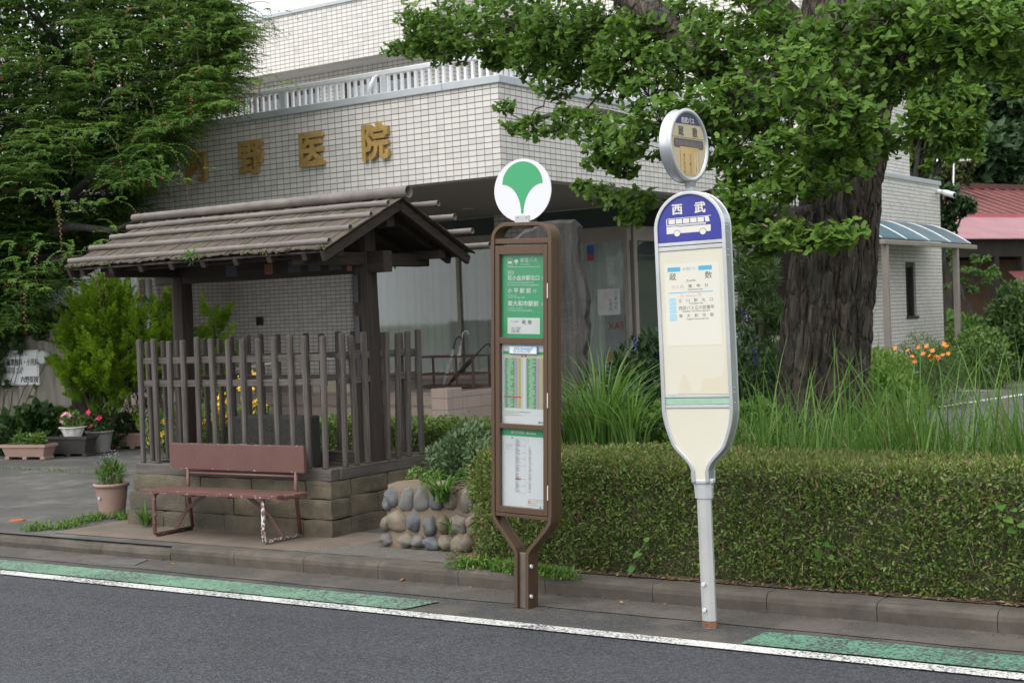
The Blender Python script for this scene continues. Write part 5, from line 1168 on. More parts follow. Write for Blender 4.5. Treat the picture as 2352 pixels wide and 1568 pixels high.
HL = leafmat('boxwood_leaf', [(0, (.085, .15, .03)), (.35, (.125, .205, .04)), (.65, (.165, .25, .054)), (.82, (.22, .27, .075)), (.90, (.19, .155, .07)), (1, (.25, .175, .09))], .28, .45, .3)
n = 72000; P, Nn, k = hedge_shape(n); P -= Nn*(rng.random(n)**1.3*.10)[:, None]*np.where(k == 1, .6, 1)[:, None]; P += Nn*(.012*rng.random(n))[:, None]
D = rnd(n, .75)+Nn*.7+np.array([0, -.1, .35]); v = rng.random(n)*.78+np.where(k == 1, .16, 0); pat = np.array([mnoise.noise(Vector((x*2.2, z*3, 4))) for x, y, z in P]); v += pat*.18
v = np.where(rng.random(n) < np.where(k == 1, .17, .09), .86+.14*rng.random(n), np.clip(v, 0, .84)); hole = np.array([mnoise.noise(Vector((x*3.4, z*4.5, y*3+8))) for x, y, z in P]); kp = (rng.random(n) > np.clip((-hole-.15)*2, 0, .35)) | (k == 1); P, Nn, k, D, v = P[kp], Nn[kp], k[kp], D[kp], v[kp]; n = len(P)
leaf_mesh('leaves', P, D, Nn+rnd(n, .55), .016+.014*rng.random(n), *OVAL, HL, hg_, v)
n = 9000; P, Nn, k = hedge_shape(n); P -= Nn*(rng.random(n)*.06)[:, None]; tw = leafmat('dry_twig', [(0, (.075, .05, .03)), (.6, (.15, .105, .07)), (1, (.27, .20, .13))], 0, .9, .1)
leaf_mesh('twigs', P, rnd(n, .8)+Nn*.4+np.array([.2, 0, .5]), Nn+rnd(n, .4), .035+.05*rng.random(n), [(0, -.018, 0), (0, .018, 0), (1, .012, .03), (1, -.012, .03)], [(0, 1, 2, 3)], tw, hg_, rng.random(n))
BAMB = leafmat('bamboo_grass_leaf', [(0, (.04, .085, .02)), (.6, (.08, .15, .03)), (.85, (.14, .20, .05)), (1, (.30, .24, .10))], .3, .45)
n = 4200; P, Nn, k = hedge_shape(n); w_ = rng.random(n) < np.clip((P[:, 0]+3.9)/2.0, .10, 1); P, Nn, k = P[w_], Nn[w_], k[w_]; n = len(P)
leaf_mesh('bamboo_leaves', P-Nn*.02, rnd(n, .6)+Nn*.55+np.array([0, 0, .25]), Nn+rnd(n, .5)+np.array([0, 0, .5]), .04+.035*rng.random(n), *BLADE, BAMB, hg_, rng.random(n))
# stubbly cut stalks on the flat top
n = 9000; P = np.c_[HX0+rng.random(n)*(HX1-HX0), HY0+.05+rng.random(n)*(HY1-HY0), np.full(n, HZ1-.03)]
leaf_mesh('cut_stalks', P, rnd(n, .3)+np.array([0, -.1, 1]), rnd(n)+np.array([0, -1, 0]), .03+.03*rng.random(n), [(0, -.05, 0), (0, .05, 0), (1, .04, .03), (1, -.04, .03)], [(0, 1, 2, 3)], leafmat('cut_stalk', [(0, (.08, .15, .03)), (.6, (.16, .20, .055)), (1, (.27, .22, .10))], .2, .8), hg_, rng.random(n))
# a few bright vine leaves that climb through it
VINE = leafmat('bright_vine_leaf', [(0, (.07, .19, .03)), (1, (.13, .27, .05))], .4, .4)
def vine(lab, pts, size=.06, name='vine'):
    Pw = [Vector(p) for p in pts]; t = thing(name, lab, 'vine', Pw[0]); q = MB(); q.tube(Pw, .0025, 5); q.build('stem', TWIG, t)
    n_ = len(Pw); P_ = npv(Pw); leaf_mesh('leaves', P_, np.array([0, -.35, -.3])+rnd(n_, .5), np.array([.1, -.8, .6])+rnd(n_, .3), size*(.8+.4*rng.random(n_)), *HEART, VINE, t, rng.random(n_))
vine('bright green climbing vine on the hedge face between the two bus stop signs', [at(1440, 1330, 7.06), at(1455, 1300, 7.05), at(1470, 1268, 7.05), at(1485, 1250, 7.04), at(1462, 1275, 7.05), at(1490, 1240, 7.05)], .05)
vine('heart leaved vine on the hedge face right of the blue bus stop sign', [at(1900, 1290, 7.06), at(1905, 1250, 7.05), at(1890, 1245, 7.05), at(1880, 1262, 7.05), at(1905, 1277, 7.05)], .045)
vine('pale vine leaves near the right edge of the hedge', [at(2330, 1215, 7.06), at(2310, 1190, 7.05), at(2325, 1170, 7.05), at(2345, 1200, 7.05), at(2300, 1160, 7.05)], .05)
# ------------------------------------------------------------------ long grass behind the hedge
GRM = leafmat('long_grass', [(0, (.05, .115, .022)), (.5, (.10, .21, .045)), (.85, (.17, .29, .075)), (1, (.32, .29, .13))], .40, .5, .2)
def blades(name, P, H, wd, bend, parent, mat, var, seg=6, az=None, up=None, loc=None):
    n_ = len(P); a = rng.random(n_)*2*np.pi if az is None else az; dirx = np.c_[np.cos(a), np.sin(a), np.zeros(n_)]; side = np.c_[-np.sin(a), np.cos(a), np.zeros(n_)]
    tl = rng.normal(size=(n_, 2))*.08; rows = []
    for s in range(seg+1):
        t = s/seg; c = P+dirx*(H*bend*t**2.2)[:, None]+np.c_[tl*H[:, None]*t, H*(t-.38*bend*t**3)]; w_ = (wd*(1-t**2.2)+.0006)[:, None]; rows += [c-side*w_/2, c+side*w_/2]
    V = np.stack(rows, 1); k = V.shape[1]; fs = np.array([[2*s, 2*s+1, 2*s+3, 2*s+2] for s in range(seg)]); org = np.array(ORIG[parent] if parent else Vector(loc or (0, 0, 0)))
    me = bpy.data.meshes.new(name); me.vertices.add(n_*k); me.vertices.foreach_set('co', (V.reshape(-1, 3)-org).astype(np.float32).ravel())
    li = (fs.ravel()[None]+(np.arange(n_)*k)[:, None]).ravel(); me.loops.add(len(li)); me.loops.foreach_set('vertex_index', li.astype(np.int32)); nf = n_*seg
    me.polygons.add(nf); me.polygons.foreach_set('loop_start', (np.arange(nf)*4).astype(np.int32)); me.polygons.foreach_set('loop_total', np.full(nf, 4, np.int32)); me.polygons.foreach_set('use_smooth', np.ones(nf, bool))
    me.materials.append(mat); at_ = me.attributes.new('var', 'FLOAT', 'POINT'); at_.data.foreach_set('value', np.repeat(var, k).astype(np.float32)); me.update(calc_edges=True); return link(name, me, parent, loc)
n = 8000; X = rng.uniform(-3.9, .6, n); Y = 7.85+rng.random(n)**1.2*2.6; dens = np.array([mnoise.noise(Vector((x*2.1, y*2.1, 3))) for x, y in zip(X, Y)]); keep = (rng.random(n) < np.clip(.55+dens*1.3, .05, 1)) & ~((np.abs(X+3.93) < .45) & (np.abs(Y-10.5) < .5)); X, Y, dens = X[keep], Y[keep], dens[keep]
n = len(X); H = (.50+.33*rng.random(n))*(1+.35*dens)*np.where(Y > 9.3, .72, 1); o = blades('long_grass', np.c_[X, Y, np.full(n, .36)], H, .005+.006*rng.random(n), .15+.75*rng.random(n)**1.6, None, GRM, np.clip(rng.random(n)**1.2+dens*.2, 0, 1), loc=(-1.6, 9, .4)); struct(o, 'stuff')
n = 900; X = rng.uniform(-3.8, .5, n); Y = 7.85+2.3*rng.random(n); o = blades('dry_grass', np.c_[X, Y, np.full(n, .37)], .25+.45*rng.random(n), .004+.004*rng.random(n), .3+1.1*rng.random(n), None, leafmat('dry_grass_blade', [(0, (.11, .11, .04)), (.5, (.23, .20, .09)), (1, (.34, .28, .15))], .2, .7, .1), rng.random(n), loc=(-1.6, 9, .4)); struct(o, 'stuff')
n = 260; X = rng.uniform(-3.4, -.9, n); Y = rng.uniform(7.82, 8.3, n); o = blades('tall_reed_grass', np.c_[X, Y, np.full(n, .4)], .75+.4*rng.random(n), .010+.006*rng.random(n), .10+.5*rng.random(n), None, GRM, .4+.5*rng.random(n), loc=(-2, 8, .4)); struct(o, 'stuff')
def clump(lab, px, py, Y, n_, h, spread=.12, nm='grass_clump', bend=.9):
    c = at(px, py, Y); t = thing(nm, lab, 'grass', c); a = rng.random(n_)*2*np.pi; r_ = rng.random(n_)*spread
    P_ = np.array(tuple(c))+np.c_[np.cos(a)*r_, np.sin(a)*r_, np.zeros(n_)]; blades('blades', P_, h*(.5+.6*rng.random(n_)), .010+.010*rng.random(n_), .25+bend*rng.random(n_), t, GRM, rng.random(n_)*.9, az=a)
clump('arching clump of long grass in front of the dark stone slab', 1390, 1030, 8.6, 170, .85, .22)
clump('smaller clump of grass at the foot of the dark stone slab', 1325, 1030, 8.8, 90, .62, .16)
clump('broad leaved grass clump left of the blue bus stop sign', 1450, 1035, 8.3, 60, .55, .14)
clump('tuft of grass growing from the joints of the cobble wall', 1018, 1150, 7.47, 110, .20, .07, bend=1.3)
clump('small grass tuft low on the cobble wall', 1036, 1222, 7.44, 34, .11, .03, bend=1.2)
clump('grass tuft beside the bench at the foot of the stone plinth', 335, 1205, 7.56, 30, .20, .05)
# ------------------------------------------------------------------ ground weeds
WEED = leafmat('weed_leaf', [(0, (.06, .13, .02)), (.6, (.11, .22, .035)), (1, (.18, .28, .06))], .35, .5)
def weeds(name, pts, n_, size, h, z=.11):
    pts = [onz(x, y, z) for x, y in pts]; P_ = []
    for i in range(n_):
        a = random.random()*(len(pts)-1); i0 = int(a); p = pts[i0].lerp(pts[i0+1], a-i0); P_.append((p.x+random.gauss(0, .05), p.y+random.gauss(0, .035), z+h*random.random()**2))
    P_ = np.array(P_); o = leaf_mesh(name, P_, rnd(n_, .8)+np.array([0, 0, .35]), rnd(n_, .4)+np.array([0, -.2, 1]), size*(.6+.8*rng.random(n_)), *OVAL, WEED, None, rng.random(n_), loc=tuple(pts[0])); struct(o, 'stuff')
    m2 = n_//2; o = blades(name, P_[:m2]*np.array([1, 1, 0])+np.array([0, 0, z-.005]), .03+h*1.3*rng.random(m2), .004+.003*rng.random(m2), .2+.8*rng.random(m2), None, GRM, .3+.6*rng.random(m2), seg=3, loc=tuple(pts[0])); struct(o, 'stuff')
weeds('driveway_weeds', [(60, 1218), (140, 1212), (200, 1196), (255, 1186), (295, 1192)], 900, .026, .05)
weeds('pavement_weeds', [(752, 1225), (800, 1212), (850, 1206), (880, 1205)], 520, .022, .05)
weeds('pavement_weeds', [(808, 1196), (826, 1190)], 120, .024, .06)
weeds('kerb_weeds', [(1050, 1300), (1090, 1300), (1130, 1304), (1180, 1310), (1200, 1312)], 800, .03, .05)
weeds('kerb_weeds', [(1225, 1315), (1270, 1320), (1310, 1326)], 420, .026, .05)
weeds('wall_foot_weeds', [(880, 1242), (960, 1250), (1000, 1255), (1060, 1275)], 160, .018, .03)
weeds('joint_grass', [(0, 1075), (90, 1078), (180, 1085), (300, 1092)], 300, .012, .025)
LIT = leafmat('dry_leaf_litter', [(0, (.07, .04, .022)), (.5, (.17, .11, .06)), (1, (.32, .24, .13))], .1, .9)
n = 1500; X = rng.uniform(-5.2, .5, n); P = np.c_[X, 7.085+.12*rng.random(n)**1.5+np.where(X < -4.75, .22*rng.random(n), 0), np.full(n, .116)]
o = leaf_mesh('leaf_litter', P, rnd(n)*np.array([1, 1, .12]), rnd(n, .25)+np.array([0, 0, 1]), .016+.03*rng.random(n), *DIAM, LIT, None, rng.random(n), loc=(-3, 7.1, .11)); struct(o, 'stuff')
n = 700; X = rng.uniform(-9.5, .5, n); P = np.c_[X, 6.925-.14*rng.random(n)**2.2, np.full(n, .012)]
o = leaf_mesh('gutter_grit', P, rnd(n)*np.array([1, 1, .1]), rnd(n, .2)+np.array([0, 0, 1]), .006+.016*rng.random(n)**2, *DIAM, LIT, None, rng.random(n), loc=(-3, 6.9, .01)); struct(o, 'stuff')
for lab, px, py, z, c_, s in (('yellow fallen leaf on the kerb left of the brown sign post', 1105, 1304, .116, (.50, .38, .03), .05), ('curled brown dry leaf on the gutter between bench and brown sign', 917, 1333, .014, (.22, .10, .05), .05), ('orange fallen leaf at the foot of the cobble wall', 1072, 1277, .116, (.42, .20, .04), .035), ('curled brown leaf in the gutter just right of the brown sign base', 1244, 1372, .014, (.16, .07, .04), .035), ('brown dry leaf in the gutter between the two sign posts', 1345, 1376, .014, (.20, .08, .045), .03), ('orange crumb of leaf by the left kerb joint', 375, 1283, .014, (.40, .18, .04), .035), ('small orange leaf on the gutter beneath the bench kerb', 402, 1294, .014, (.45, .22, .05), .03), ('rust coloured leaf on the pavement by the grass left of the cobble wall', 868, 1206, .12, (.40, .20, .05), .03), ('dry tan leaf in the gutter close to the kerb between the signs', 1428, 1385, .014, (.30, .2, .1), .04)):
    p = onz(px, py, z); m_ = plain('fallen_leaf_colour', c_, .8, 0, .3, 30); a = random.random()*6
    o = leaf_mesh('fallen_leaf', npv([p]), np.array([[math.cos(a), math.sin(a), .25]]), np.array([[.1, -.3, 1.0]]), np.array([s]), *OVAL, m_, None, np.array([.5]), loc=tuple(p)); tagp(o, lab, 'leaf', 'fallen leaves')
# ------------------------------------------------------------------ mugwort shrub and low hedge behind the cobble wall
def bush(name, lab, cat, blobs, n_, size, mat, tm, up=.5, stemz=None, group=None, shell=.35, flat_=(1, 1, 1), var=None, stems=10, nrm=(0, -.35, .9)):
    c0 = blobs[0][0]; base = Vector((c0[0], c0[1], stemz if stemz is not None else c0[2]-blobs[0][1])); t = thing(name, lab, cat, base, group)
    Ps, Vs = [], []; tot = sum(b[1]**2 for b in blobs)
    for c, r_ in blobs:
        k = int(n_*r_**2/tot); q = ball(k, c, r_, flat_, shell); Ps.append(q); Vs.append(np.clip(.5+.5*rng.normal()*.5+rng.normal(size=k)*.22, 0, 1))
    P_ = np.concatenate(Ps); v_ = np.concatenate(Vs) if var is None else var(len(P_)); n2 = len(P_); cen = np.array(tuple(base)); out = unit(P_-(cen+np.array([0, 0, .1])))
    q = MB()
    for c, r_ in blobs:
        for k in range(max(1, stems//len(blobs))): tree_tube(q, base+Vector((random.gauss(0, .04), random.gauss(0, .04), 0)), Vector(tuple(c))+Vector((random.gauss(0, r_*.4), random.gauss(0, r_*.4), random.gauss(0, r_*.4))), .008, .003, .06, 5, 4)
    q.build('stems', TWIG, t)
    leaf_mesh('foliage', P_, rnd(n2, .6)+out*.6+np.array([0, 0, up]), rnd(n2, .45)+np.array(nrm), size*(.6+.7*rng.random(n2)), tm[0], tm[1], mat, t, v_); return t
MUG = leafmat('mugwort_leaf', [(0, (.055, .105, .045)), (.5, (.10, .165, .075)), (1, (.16, .23, .12))], .3, .55)
bush('mugwort_plant', 'grey green mugwort plant growing above the cobble wall', 'plant', [(at(1060, 1045, 7.85), .16), (at(1105, 1055, 7.8), .13), (at(1020, 1060, 7.95), .13), (at(1080, 1015, 7.95), .13), (at(1040, 1090, 7.75), .10)], 2600, .045, MUG, OVAL, .3, .5)
bush('mixed_weeds', 'tangle of weeds hanging over the top of the cobble wall', 'plant', [(at(1000, 1108, 7.6), .09), (at(1060, 1112, 7.6), .09), (at(960, 1100, 7.8), .08), (at(1100, 1120, 7.5), .08)], 1200, .03, WEED, OVAL, .2, .48)
LH_ = leafmat('low_hedge_leaf', [(0, (.05, .10, .018)), (.5, (.10, .18, .03)), (1, (.19, .27, .06))], .3, .4)
lh = thing('low_hedge', 'low bright green clipped hedge in front of the porch steps, behind the picket fence', 'hedge', (-7.3, 11, .11))
n = 15000; u = rng.random(n); a0, a1 = atd(700, 965, 13.6), atd(1150, 965, 11.8); topz = .66
k = rng.random(n) < .4; Pl = np.array(tuple(a0))+(np.array(tuple(a1))-np.array(tuple(a0)))*u[:, None]; bk = rng.random(n); nrm_ = np.array([.43, .90, 0])
P = Pl+nrm_*np.where(k, bk*.5, .03*rng.random(n))[:, None]; P[:, 2] = np.where(k, topz+.03*rng.normal(size=n), .15+(topz-.15)*rng.random(n)); Nn = np.where(k[:, None], np.array([0, -.2, 1.]), np.array([-.3, -.9, .2]))
leaf_mesh('leaves', P, rnd(n, .7)+Nn*.6, Nn+rnd(n, .5), .03+.02*rng.random(n), *DIAM, LH_, lh, np.clip(rng.random(n)*.7+np.where(k, .3, 0), 0, 1))
q = MB(); q.idx([tuple(a0)[:2]+(.1,), tuple(a1)[:2]+(.1,), tuple(a1)[:2]+(.60,), tuple(a0)[:2]+(.60,)]+[tuple(np.array(tuple(p))+nrm_*.48)[:2]+(z,) for p, z in ((a0, .1), (a1, .1), (a1, .6), (a0, .6))], [(0, 1, 2, 3), (3, 2, 6, 7), (4, 7, 6, 5), (1, 5, 6, 2), (0, 3, 7, 4)], False); q.build('light_block_core', bpy.data.materials['hedge_inside'], lh)  # solid core added inside to stop light passing between the leaves

# ------------------------------------------------------------------ ginkgo tree
gt = thing('ginkgo_tree', 'large old ginkgo with a thick furrowed trunk and fan shaped leaves overhanging the signs', 'tree', tuple(atd(1890, 1000, 11.2))[:2]+(.35,))
def prof(z_):  # left and right trunk edges in photo px against y
    pass
GD = 11.2; tr = [(1075, 1752, 2010), (1010, 1766, 2002), (940, 1782, 1992), (860, 1790, 1995), (760, 1800, 2002), (650, 1816, 2010), (540, 1832, 2017), (430, 1846, 2024), (330, 1855, 2030), (230, 1850, 2042), (150, 1835, 2055), (90, 1820, 2065), (20, 1840, 2050), (-80, 1870, 2030), (-250, 1885, 2000), (-500, 1910, 1980), (-800, 1925, 1960)]
ys = np.array([r_[0] for r_ in tr])[::-1]; lx = np.array([r_[1] for r_ in tr])[::-1]; rx = np.array([r_[2] for r_ in tr])[::-1]
K, M_ = 300, 230; vs = []; ctrs = []
for i in range(K+1):
    yy = 1075+(-800-1075)*(i/K)**1.15; a, c = atd(np.interp(yy, ys, lx), yy, GD), atd(np.interp(yy, ys, rx), yy, GD); ce = (a+c)/2; r_ = (c-a).length/2; ctrs.append((ce, r_))
    for j in range(M_):
        th = 2*math.pi*j/M_; dx, dy = math.cos(th), math.sin(th); s = Vector((dx*1.5, dy*1.5, ce.z*.42+.25*mnoise.noise(Vector((dx, dy, ce.z)))))
        big = .07*mnoise.noise(Vector((dx*1.1, dy*1.1, ce.z*.5))); f1 = abs(mnoise.noise(Vector((dx*4.6+ce.z*.30, dy*4.6, ce.z*.75)))); f2 = abs(mnoise.noise(Vector((dx*9.5, dy*9.5+ce.z*.4, ce.z*2.2+7)))); f3 = mnoise.noise(Vector((dx*24, dy*24, ce.z*9)))
        w1 = mnoise.noise(Vector((dx*3, dy*3, ce.z*1.3)))*.35; dv = mnoise.voronoi(Vector((dx*4.2*r_/.3+w1, dy*4.2*r_/.3+w1, ce.z*1.9+.3*mnoise.noise(Vector((dx*2, dy*2, ce.z*2))))))[0]; cr = min((dv[1]-dv[0])*3.2, 1)
        rr = r_*(1+big)*.97+.036*cr-.030+.018*min(f2*5, 1)-.012+.012*min(f1*4, 1)+.012*f3
        vs.append(ce+Vector((dx*rr, dy*rr, 0)))
q = MB(); q.idx(vs, [(i*M_+j, i*M_+(j+1) % M_, (i+1)*M_+(j+1) % M_, (i+1)*M_+j) for i in range(K) for j in range(M_)], smooth=True)
GB = barkm('ginkgo_bark', (.022, .0175, .0145), (.12, .097, .078), (20, 20, 5.0), 1.0, (13, 13, 3.4)); q.build('trunk', GB, gt)
limbs = []
def limb(pts, r0, r1, n=14):
    Pw = [atd(*p) for p in pts]; fine, rs = [], []
    for i in range(len(Pw)-1):
        for k in range(8):
            t = k/8; p0, p1 = Pw[max(i-1, 0)], Pw[i]; p2, p3 = Pw[i+1], Pw[min(i+2, len(Pw)-1)]
            fine.append(.5*((2*p1)+(p2-p0)*t+(2*p0-5*p1+4*p2-p3)*t*t+(3*p1-p0-3*p2+p3)*t**3))
    fine.append(Pw[-1]); m_ = len(fine); fine = [p+Vector((mnoise.noise(p*2.1), mnoise.noise(p*2.1+Vector((5, 0, 0))), mnoise.noise(p*2.1+Vector((0, 9, 0)))))*.05 for p in fine]
    rs = [(r0+(r1-r0)*(i/(m_-1))**.8)*(1+.12*mnoise.noise(fine[i]*6)) for i in range(m_)]
    q = MB(); q.tube(fine, rs, n, caps=False); q.build('limb', GB, gt); limbs.append((fine, rs))
limb([(1900, 230, 11.2), (1790, 190, 11.0), (1690, 200, 10.8), (1600, 130, 10.8), (1480, 20, 11.0), (1330, -90, 11.4), (1150, -130, 12.4)], .24, .05)
limb([(1880, 130, 11.2), (1800, 60, 11.2), (1720, -30, 11.2), (1600, -150, 11.6), (1480, -330, 12)], .22, .05)
limb([(1990, 160, 11.1), (2070, 60, 10.8), (2150, -40, 10.4), (2260, -160, 10), (2400, -220, 9.6)], .22, .05)
limb([(1930, 40, 11.3), (1980, -150, 11.6), (2060, -350, 12)], .20, .05)
limb([(1830, 200, 11.1), (1740, 270, 10.6), (1640, 300, 10.2), (1520, 290, 10.3), (1380, 260, 10.9), (1220, 270, 11.7)], .10, .015)
limb([(1480, 20, 11.0), (1360, 60, 11.8), (1200, 60, 12.8), (1020, 80, 13.8), (910, 115, 14.4)], .07, .012)
limb([(1990, 200, 10.9), (2080, 180, 10.2), (2180, 130, 9.6), (2300, 60, 9.0)], .08, .015)
limb([(1900, 300, 10.95), (1890, 240, 10.0), (1880, 200, 9.0)], .05, .015)
limb([(1850, 480, 11.0), (1800, 500, 10.0), (1780, 520, 9.3), (1860, 545, 8.9), (1950, 530, 8.7)], .035, .006)
limb([(1850, 420, 11.0), (1700, 440, 10.4), (1560, 450, 10.9), (1420, 445, 11.3)], .035, .008)
limb([(1980, 330, 10.9), (2060, 300, 10.0), (2160, 265, 9.4), (2240, 262, 9.1)], .03, .006)
GC = [(905, 112, 14.5, 24), (945, 105, 14.2, 36), (990, 110, 14, 50), (965, 45, 14, 55), (1040, 55, 13.5, 75), (1050, 112, 13.5, 42), (1120, 55, 13, 85), (1140, 125, 13, 32), (1200, 50, 12.5, 95), (1215, 140, 12.5, 52), (1290, 60, 12, 95), (1270, 190, 12, 50), (1340, 140, 12, 75), (1385, 50, 11.5, 95), (1410, 170, 11.2, 75), (1470, 90, 11, 95), (1490, 210, 10.5, 65), (1560, 60, 11, 95), (1560, 150, 10.5, 85), (1640, 90, 10.5, 85), (1700, 90, 10.2, 70),
      (1160, 240, 12, 14), (1185, 285, 11.8, 22), (1225, 290, 11.5, 36), (1290, 280, 11, 45), (1350, 285, 10.6, 50), (1410, 320, 10.3, 65), (1380, 360, 10.5, 35), (1460, 310, 10, 70), (1430, 385, 10.4, 30), (1520, 270, 9.9, 70), (1560, 340, 10, 45), (1610, 240, 9.8, 75), (1690, 230, 9.6, 85), (1650, 340, 9.9, 60), (1740, 310, 9.5, 80), (1730, 400, 9.7, 60), (1790, 240, 9.4, 60),
      (1340, 425, 11.5, 16), (1380, 438, 11.3, 28), (1430, 455, 11, 36), (1475, 455, 10.8, 34), (1440, 500, 11, 22), (1690, 480, 9.5, 45), (1700, 545, 9.3, 36), (1750, 480, 9.4, 55), (1760, 545, 9.2, 45), (1810, 530, 9, 50), (1860, 545, 8.9, 42), (1915, 540, 8.8, 38), (1950, 528, 8.7, 26), (1690, 420, 9.6, 45),
      (1835, 120, 8.9, 45), (1850, 190, 8.8, 60), (1900, 235, 8.8, 65), (1960, 255, 9, 60), (1880, 295, 8.8, 60), (1950, 320, 9, 50), (2015, 300, 9.3, 42), (1820, 400, 8.9, 55), (1880, 420, 9, 48), (1935, 390, 9.1, 45), (1780, 420, 9.1, 50), (1985, 350, 9.2, 30), (1740, 580, 9.3, 22), (1800, 330, 8.9, 50),
      (2060, 120, 9.5, 85), (2070, 205, 9.5, 38), (2100, 50, 9.5, 90), (2150, 140, 9.3, 70), (2190, 30, 9, 85), (2240, 130, 9, 65), (2270, 40, 8.8, 85), (2330, 50, 8.6, 90), (2320, 140, 8.8, 50), (2130, 250, 9.3, 36), (2100, 285, 9.3, 34), (2050, 330, 9.3, 30), (2180, 255, 9.2, 30), (2225, 262, 9, 20), (2005, 205, 9.8, 42), (2345, 190, 8.8, 30), (1860, 90, 9.6, 60), (1930, 60, 9.8, 70), (2000, 110, 9.6, 60), (1900, 160, 9.4, 60), (1980, 190, 9.4, 50), (1850, 340, 9.2, 55), (1910, 360, 9.2, 50), (1760, 130, 9.8, 70), (1790, 60, 10, 70), (2040, 30, 9.6, 80), (1720, 30, 10.2, 80), (1150, 100, 13, 70), (1000, 70, 14, 60), (1250, 110, 12.2, 70), (1330, 80, 11.8, 80), (1430, 130, 11, 80), (2300, 90, 9, 80), (2210, 80, 9.2, 80), (2120, 100, 9.6, 80), (2080, 150, 9.8, 55)]
GL_ = leafmat('ginkgo_leaf', [(0, (.065, .135, .024)), (.4, (.105, .20, .036)), (.75, (.155, .27, .05)), (1, (.215, .34, .07))], .42, .55, .18)
Ps, Ds, Ns, Ss, Vs = [], [], [], [], []; allimb = [(p, r_) for f_, rs in limbs for p, r_ in zip(f_, rs)]; tq = MB()
def gcluster(c, r_, cnt, vb):
    c = Vector(c); k = max(2, int(cnt/6)); sp_ = ball(k, c, r_, (1, 1, .8), .15)
    for s in sp_:
        m_ = rng.integers(4, 9); a = rng.random(m_)*2*np.pi; d = np.c_[np.cos(a), np.sin(a), rng.normal(size=m_)*.35-.35]; d += np.array([0, -.2, 0]); d = unit(d)
        Ps.append(s+d*(.025+.02*rng.random(m_))[:, None]); Ds.append(d); Ns.append(np.array([.1, -.55, .75])+rnd(m_, .45)); Ss.append(.027+.027*rng.random(m_)); Vs.append(np.clip(vb+rng.normal(size=m_)*.20+rng.normal()*.16, 0, 1))
    p, r0 = min(allimb, key=lambda q_: (q_[0]-c).length); mid = c+Vector((0, 0, -.05)); tree_tube(tq, p, mid, min(r0*.5, .022), .006, .12, 6, 8)
    for s in sp_[::3]: tree_tube(tq, mid.lerp(Vector(s), .1), s, .005, .002, .1, 4, 3)
for (x, y, D_, rp) in GC:
    r_ = rp*D_/FPX*1.02; gcluster(atd(x, y, D_), r_, 54+4.6e2*r_*r_*11, .40+.15*(D_ < 9.4))
rr2 = random.Random(3)
for k in range(50):                               # the crown above the picture
    x = rr2.uniform(1000, 2500); y = rr2.uniform(-1000, -60); D_ = rr2.uniform(9, 14.5); r_ = rr2.uniform(.35, .6); gcluster(atd(x, y, D_), r_, 260*r_, .4)
P = np.concatenate(Ps); leaf_mesh('crown', P, np.concatenate(Ds), np.concatenate(Ns), np.concatenate(Ss), *GINK, GL_, gt, np.concatenate(Vs)); tq.build('branches', GB, gt)
GN = len(P)
# ------------------------------------------------------------------ hornbeam on the left
ht = thing('hornbeam_tree', 'dense hornbeam with drooping orange tipped sprays hanging over the left of the clinic', 'tree', atd(55, 1000, 19.4))
HB = barkm('hornbeam_bark', (.025, .022, .02), (.09, .08, .07), (12, 12, 3), .6)
T0 = atd(55, 1000, 19.4); TD = 19.0; hl_ = []
def hlimb(pts, r0, r1):
    Pw = [atd(*p) for p in pts]; q = MB(); F = []
    for i in range(len(Pw)-1):
        for k in range(6): F.append(Pw[i].lerp(Pw[i+1], k/6)+Vector((mnoise.noise(Pw[i]*3+Vector((k, 0, 0)))*.03, 0, 0)))
    F.append(Pw[-1]); n_ = len(F); q.tube(F, [r0+(r1-r0)*i/(n_-1) for i in range(n_)], 12, caps=False); q.build('trunk' if r0 > .15 else 'limb', HB, ht); hl_.extend(F)
hlimb([(58, 1000, TD), (60, 860, TD), (62, 720, TD), (75, 600, TD), (120, 420, TD), (170, 200, TD), (200, 0, TD), (220, -300, TD)], .22, .08)
for pts in ([(65, 690, TD), (20, 600, TD-.3), (-60, 450, TD-.6), (-200, 250, TD-1)], [(100, 500, TD), (220, 400, TD-.8), (340, 340, TD-1.6), (450, 300, TD-2)], [(140, 330, TD), (260, 220, TD-1), (400, 150, TD-1.8), (540, 110, TD-2.2)], [(90, 540, TD), (170, 520, TD-1), (260, 530, TD-2), (330, 500, TD-2.3)], [(190, 60, TD), (320, 20, TD-1), (470, 0, TD-1.5)], [(130, 380, TD), (60, 300, TD-1.2), (-20, 250, TD-2)], [(310, 900, TD-1), (300, 700, TD-1), (285, 560, TD-1)], [(170, 200, TD), (120, 80, TD-1.2), (40, 0, TD-2)]): hlimb(pts, .07, .012)
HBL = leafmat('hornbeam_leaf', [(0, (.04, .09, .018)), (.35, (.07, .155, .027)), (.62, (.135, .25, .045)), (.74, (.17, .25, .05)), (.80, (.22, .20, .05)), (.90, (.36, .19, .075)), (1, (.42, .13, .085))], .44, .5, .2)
xm = np.array([(-500, 560), (0, 530), (30, 555), (60, 592), (100, 575), (150, 562), (200, 545), (240, 545), (270, 505), (300, 455), (350, 405), (400, 385), (430, 365), (480, 330), (540, 265), (600, 235), (640, 195), (690, 120), (740, 95), (770, 60)])
Ps, Ds, Ns, Ss, Vs = [], [], [], [], []; twb = MB()
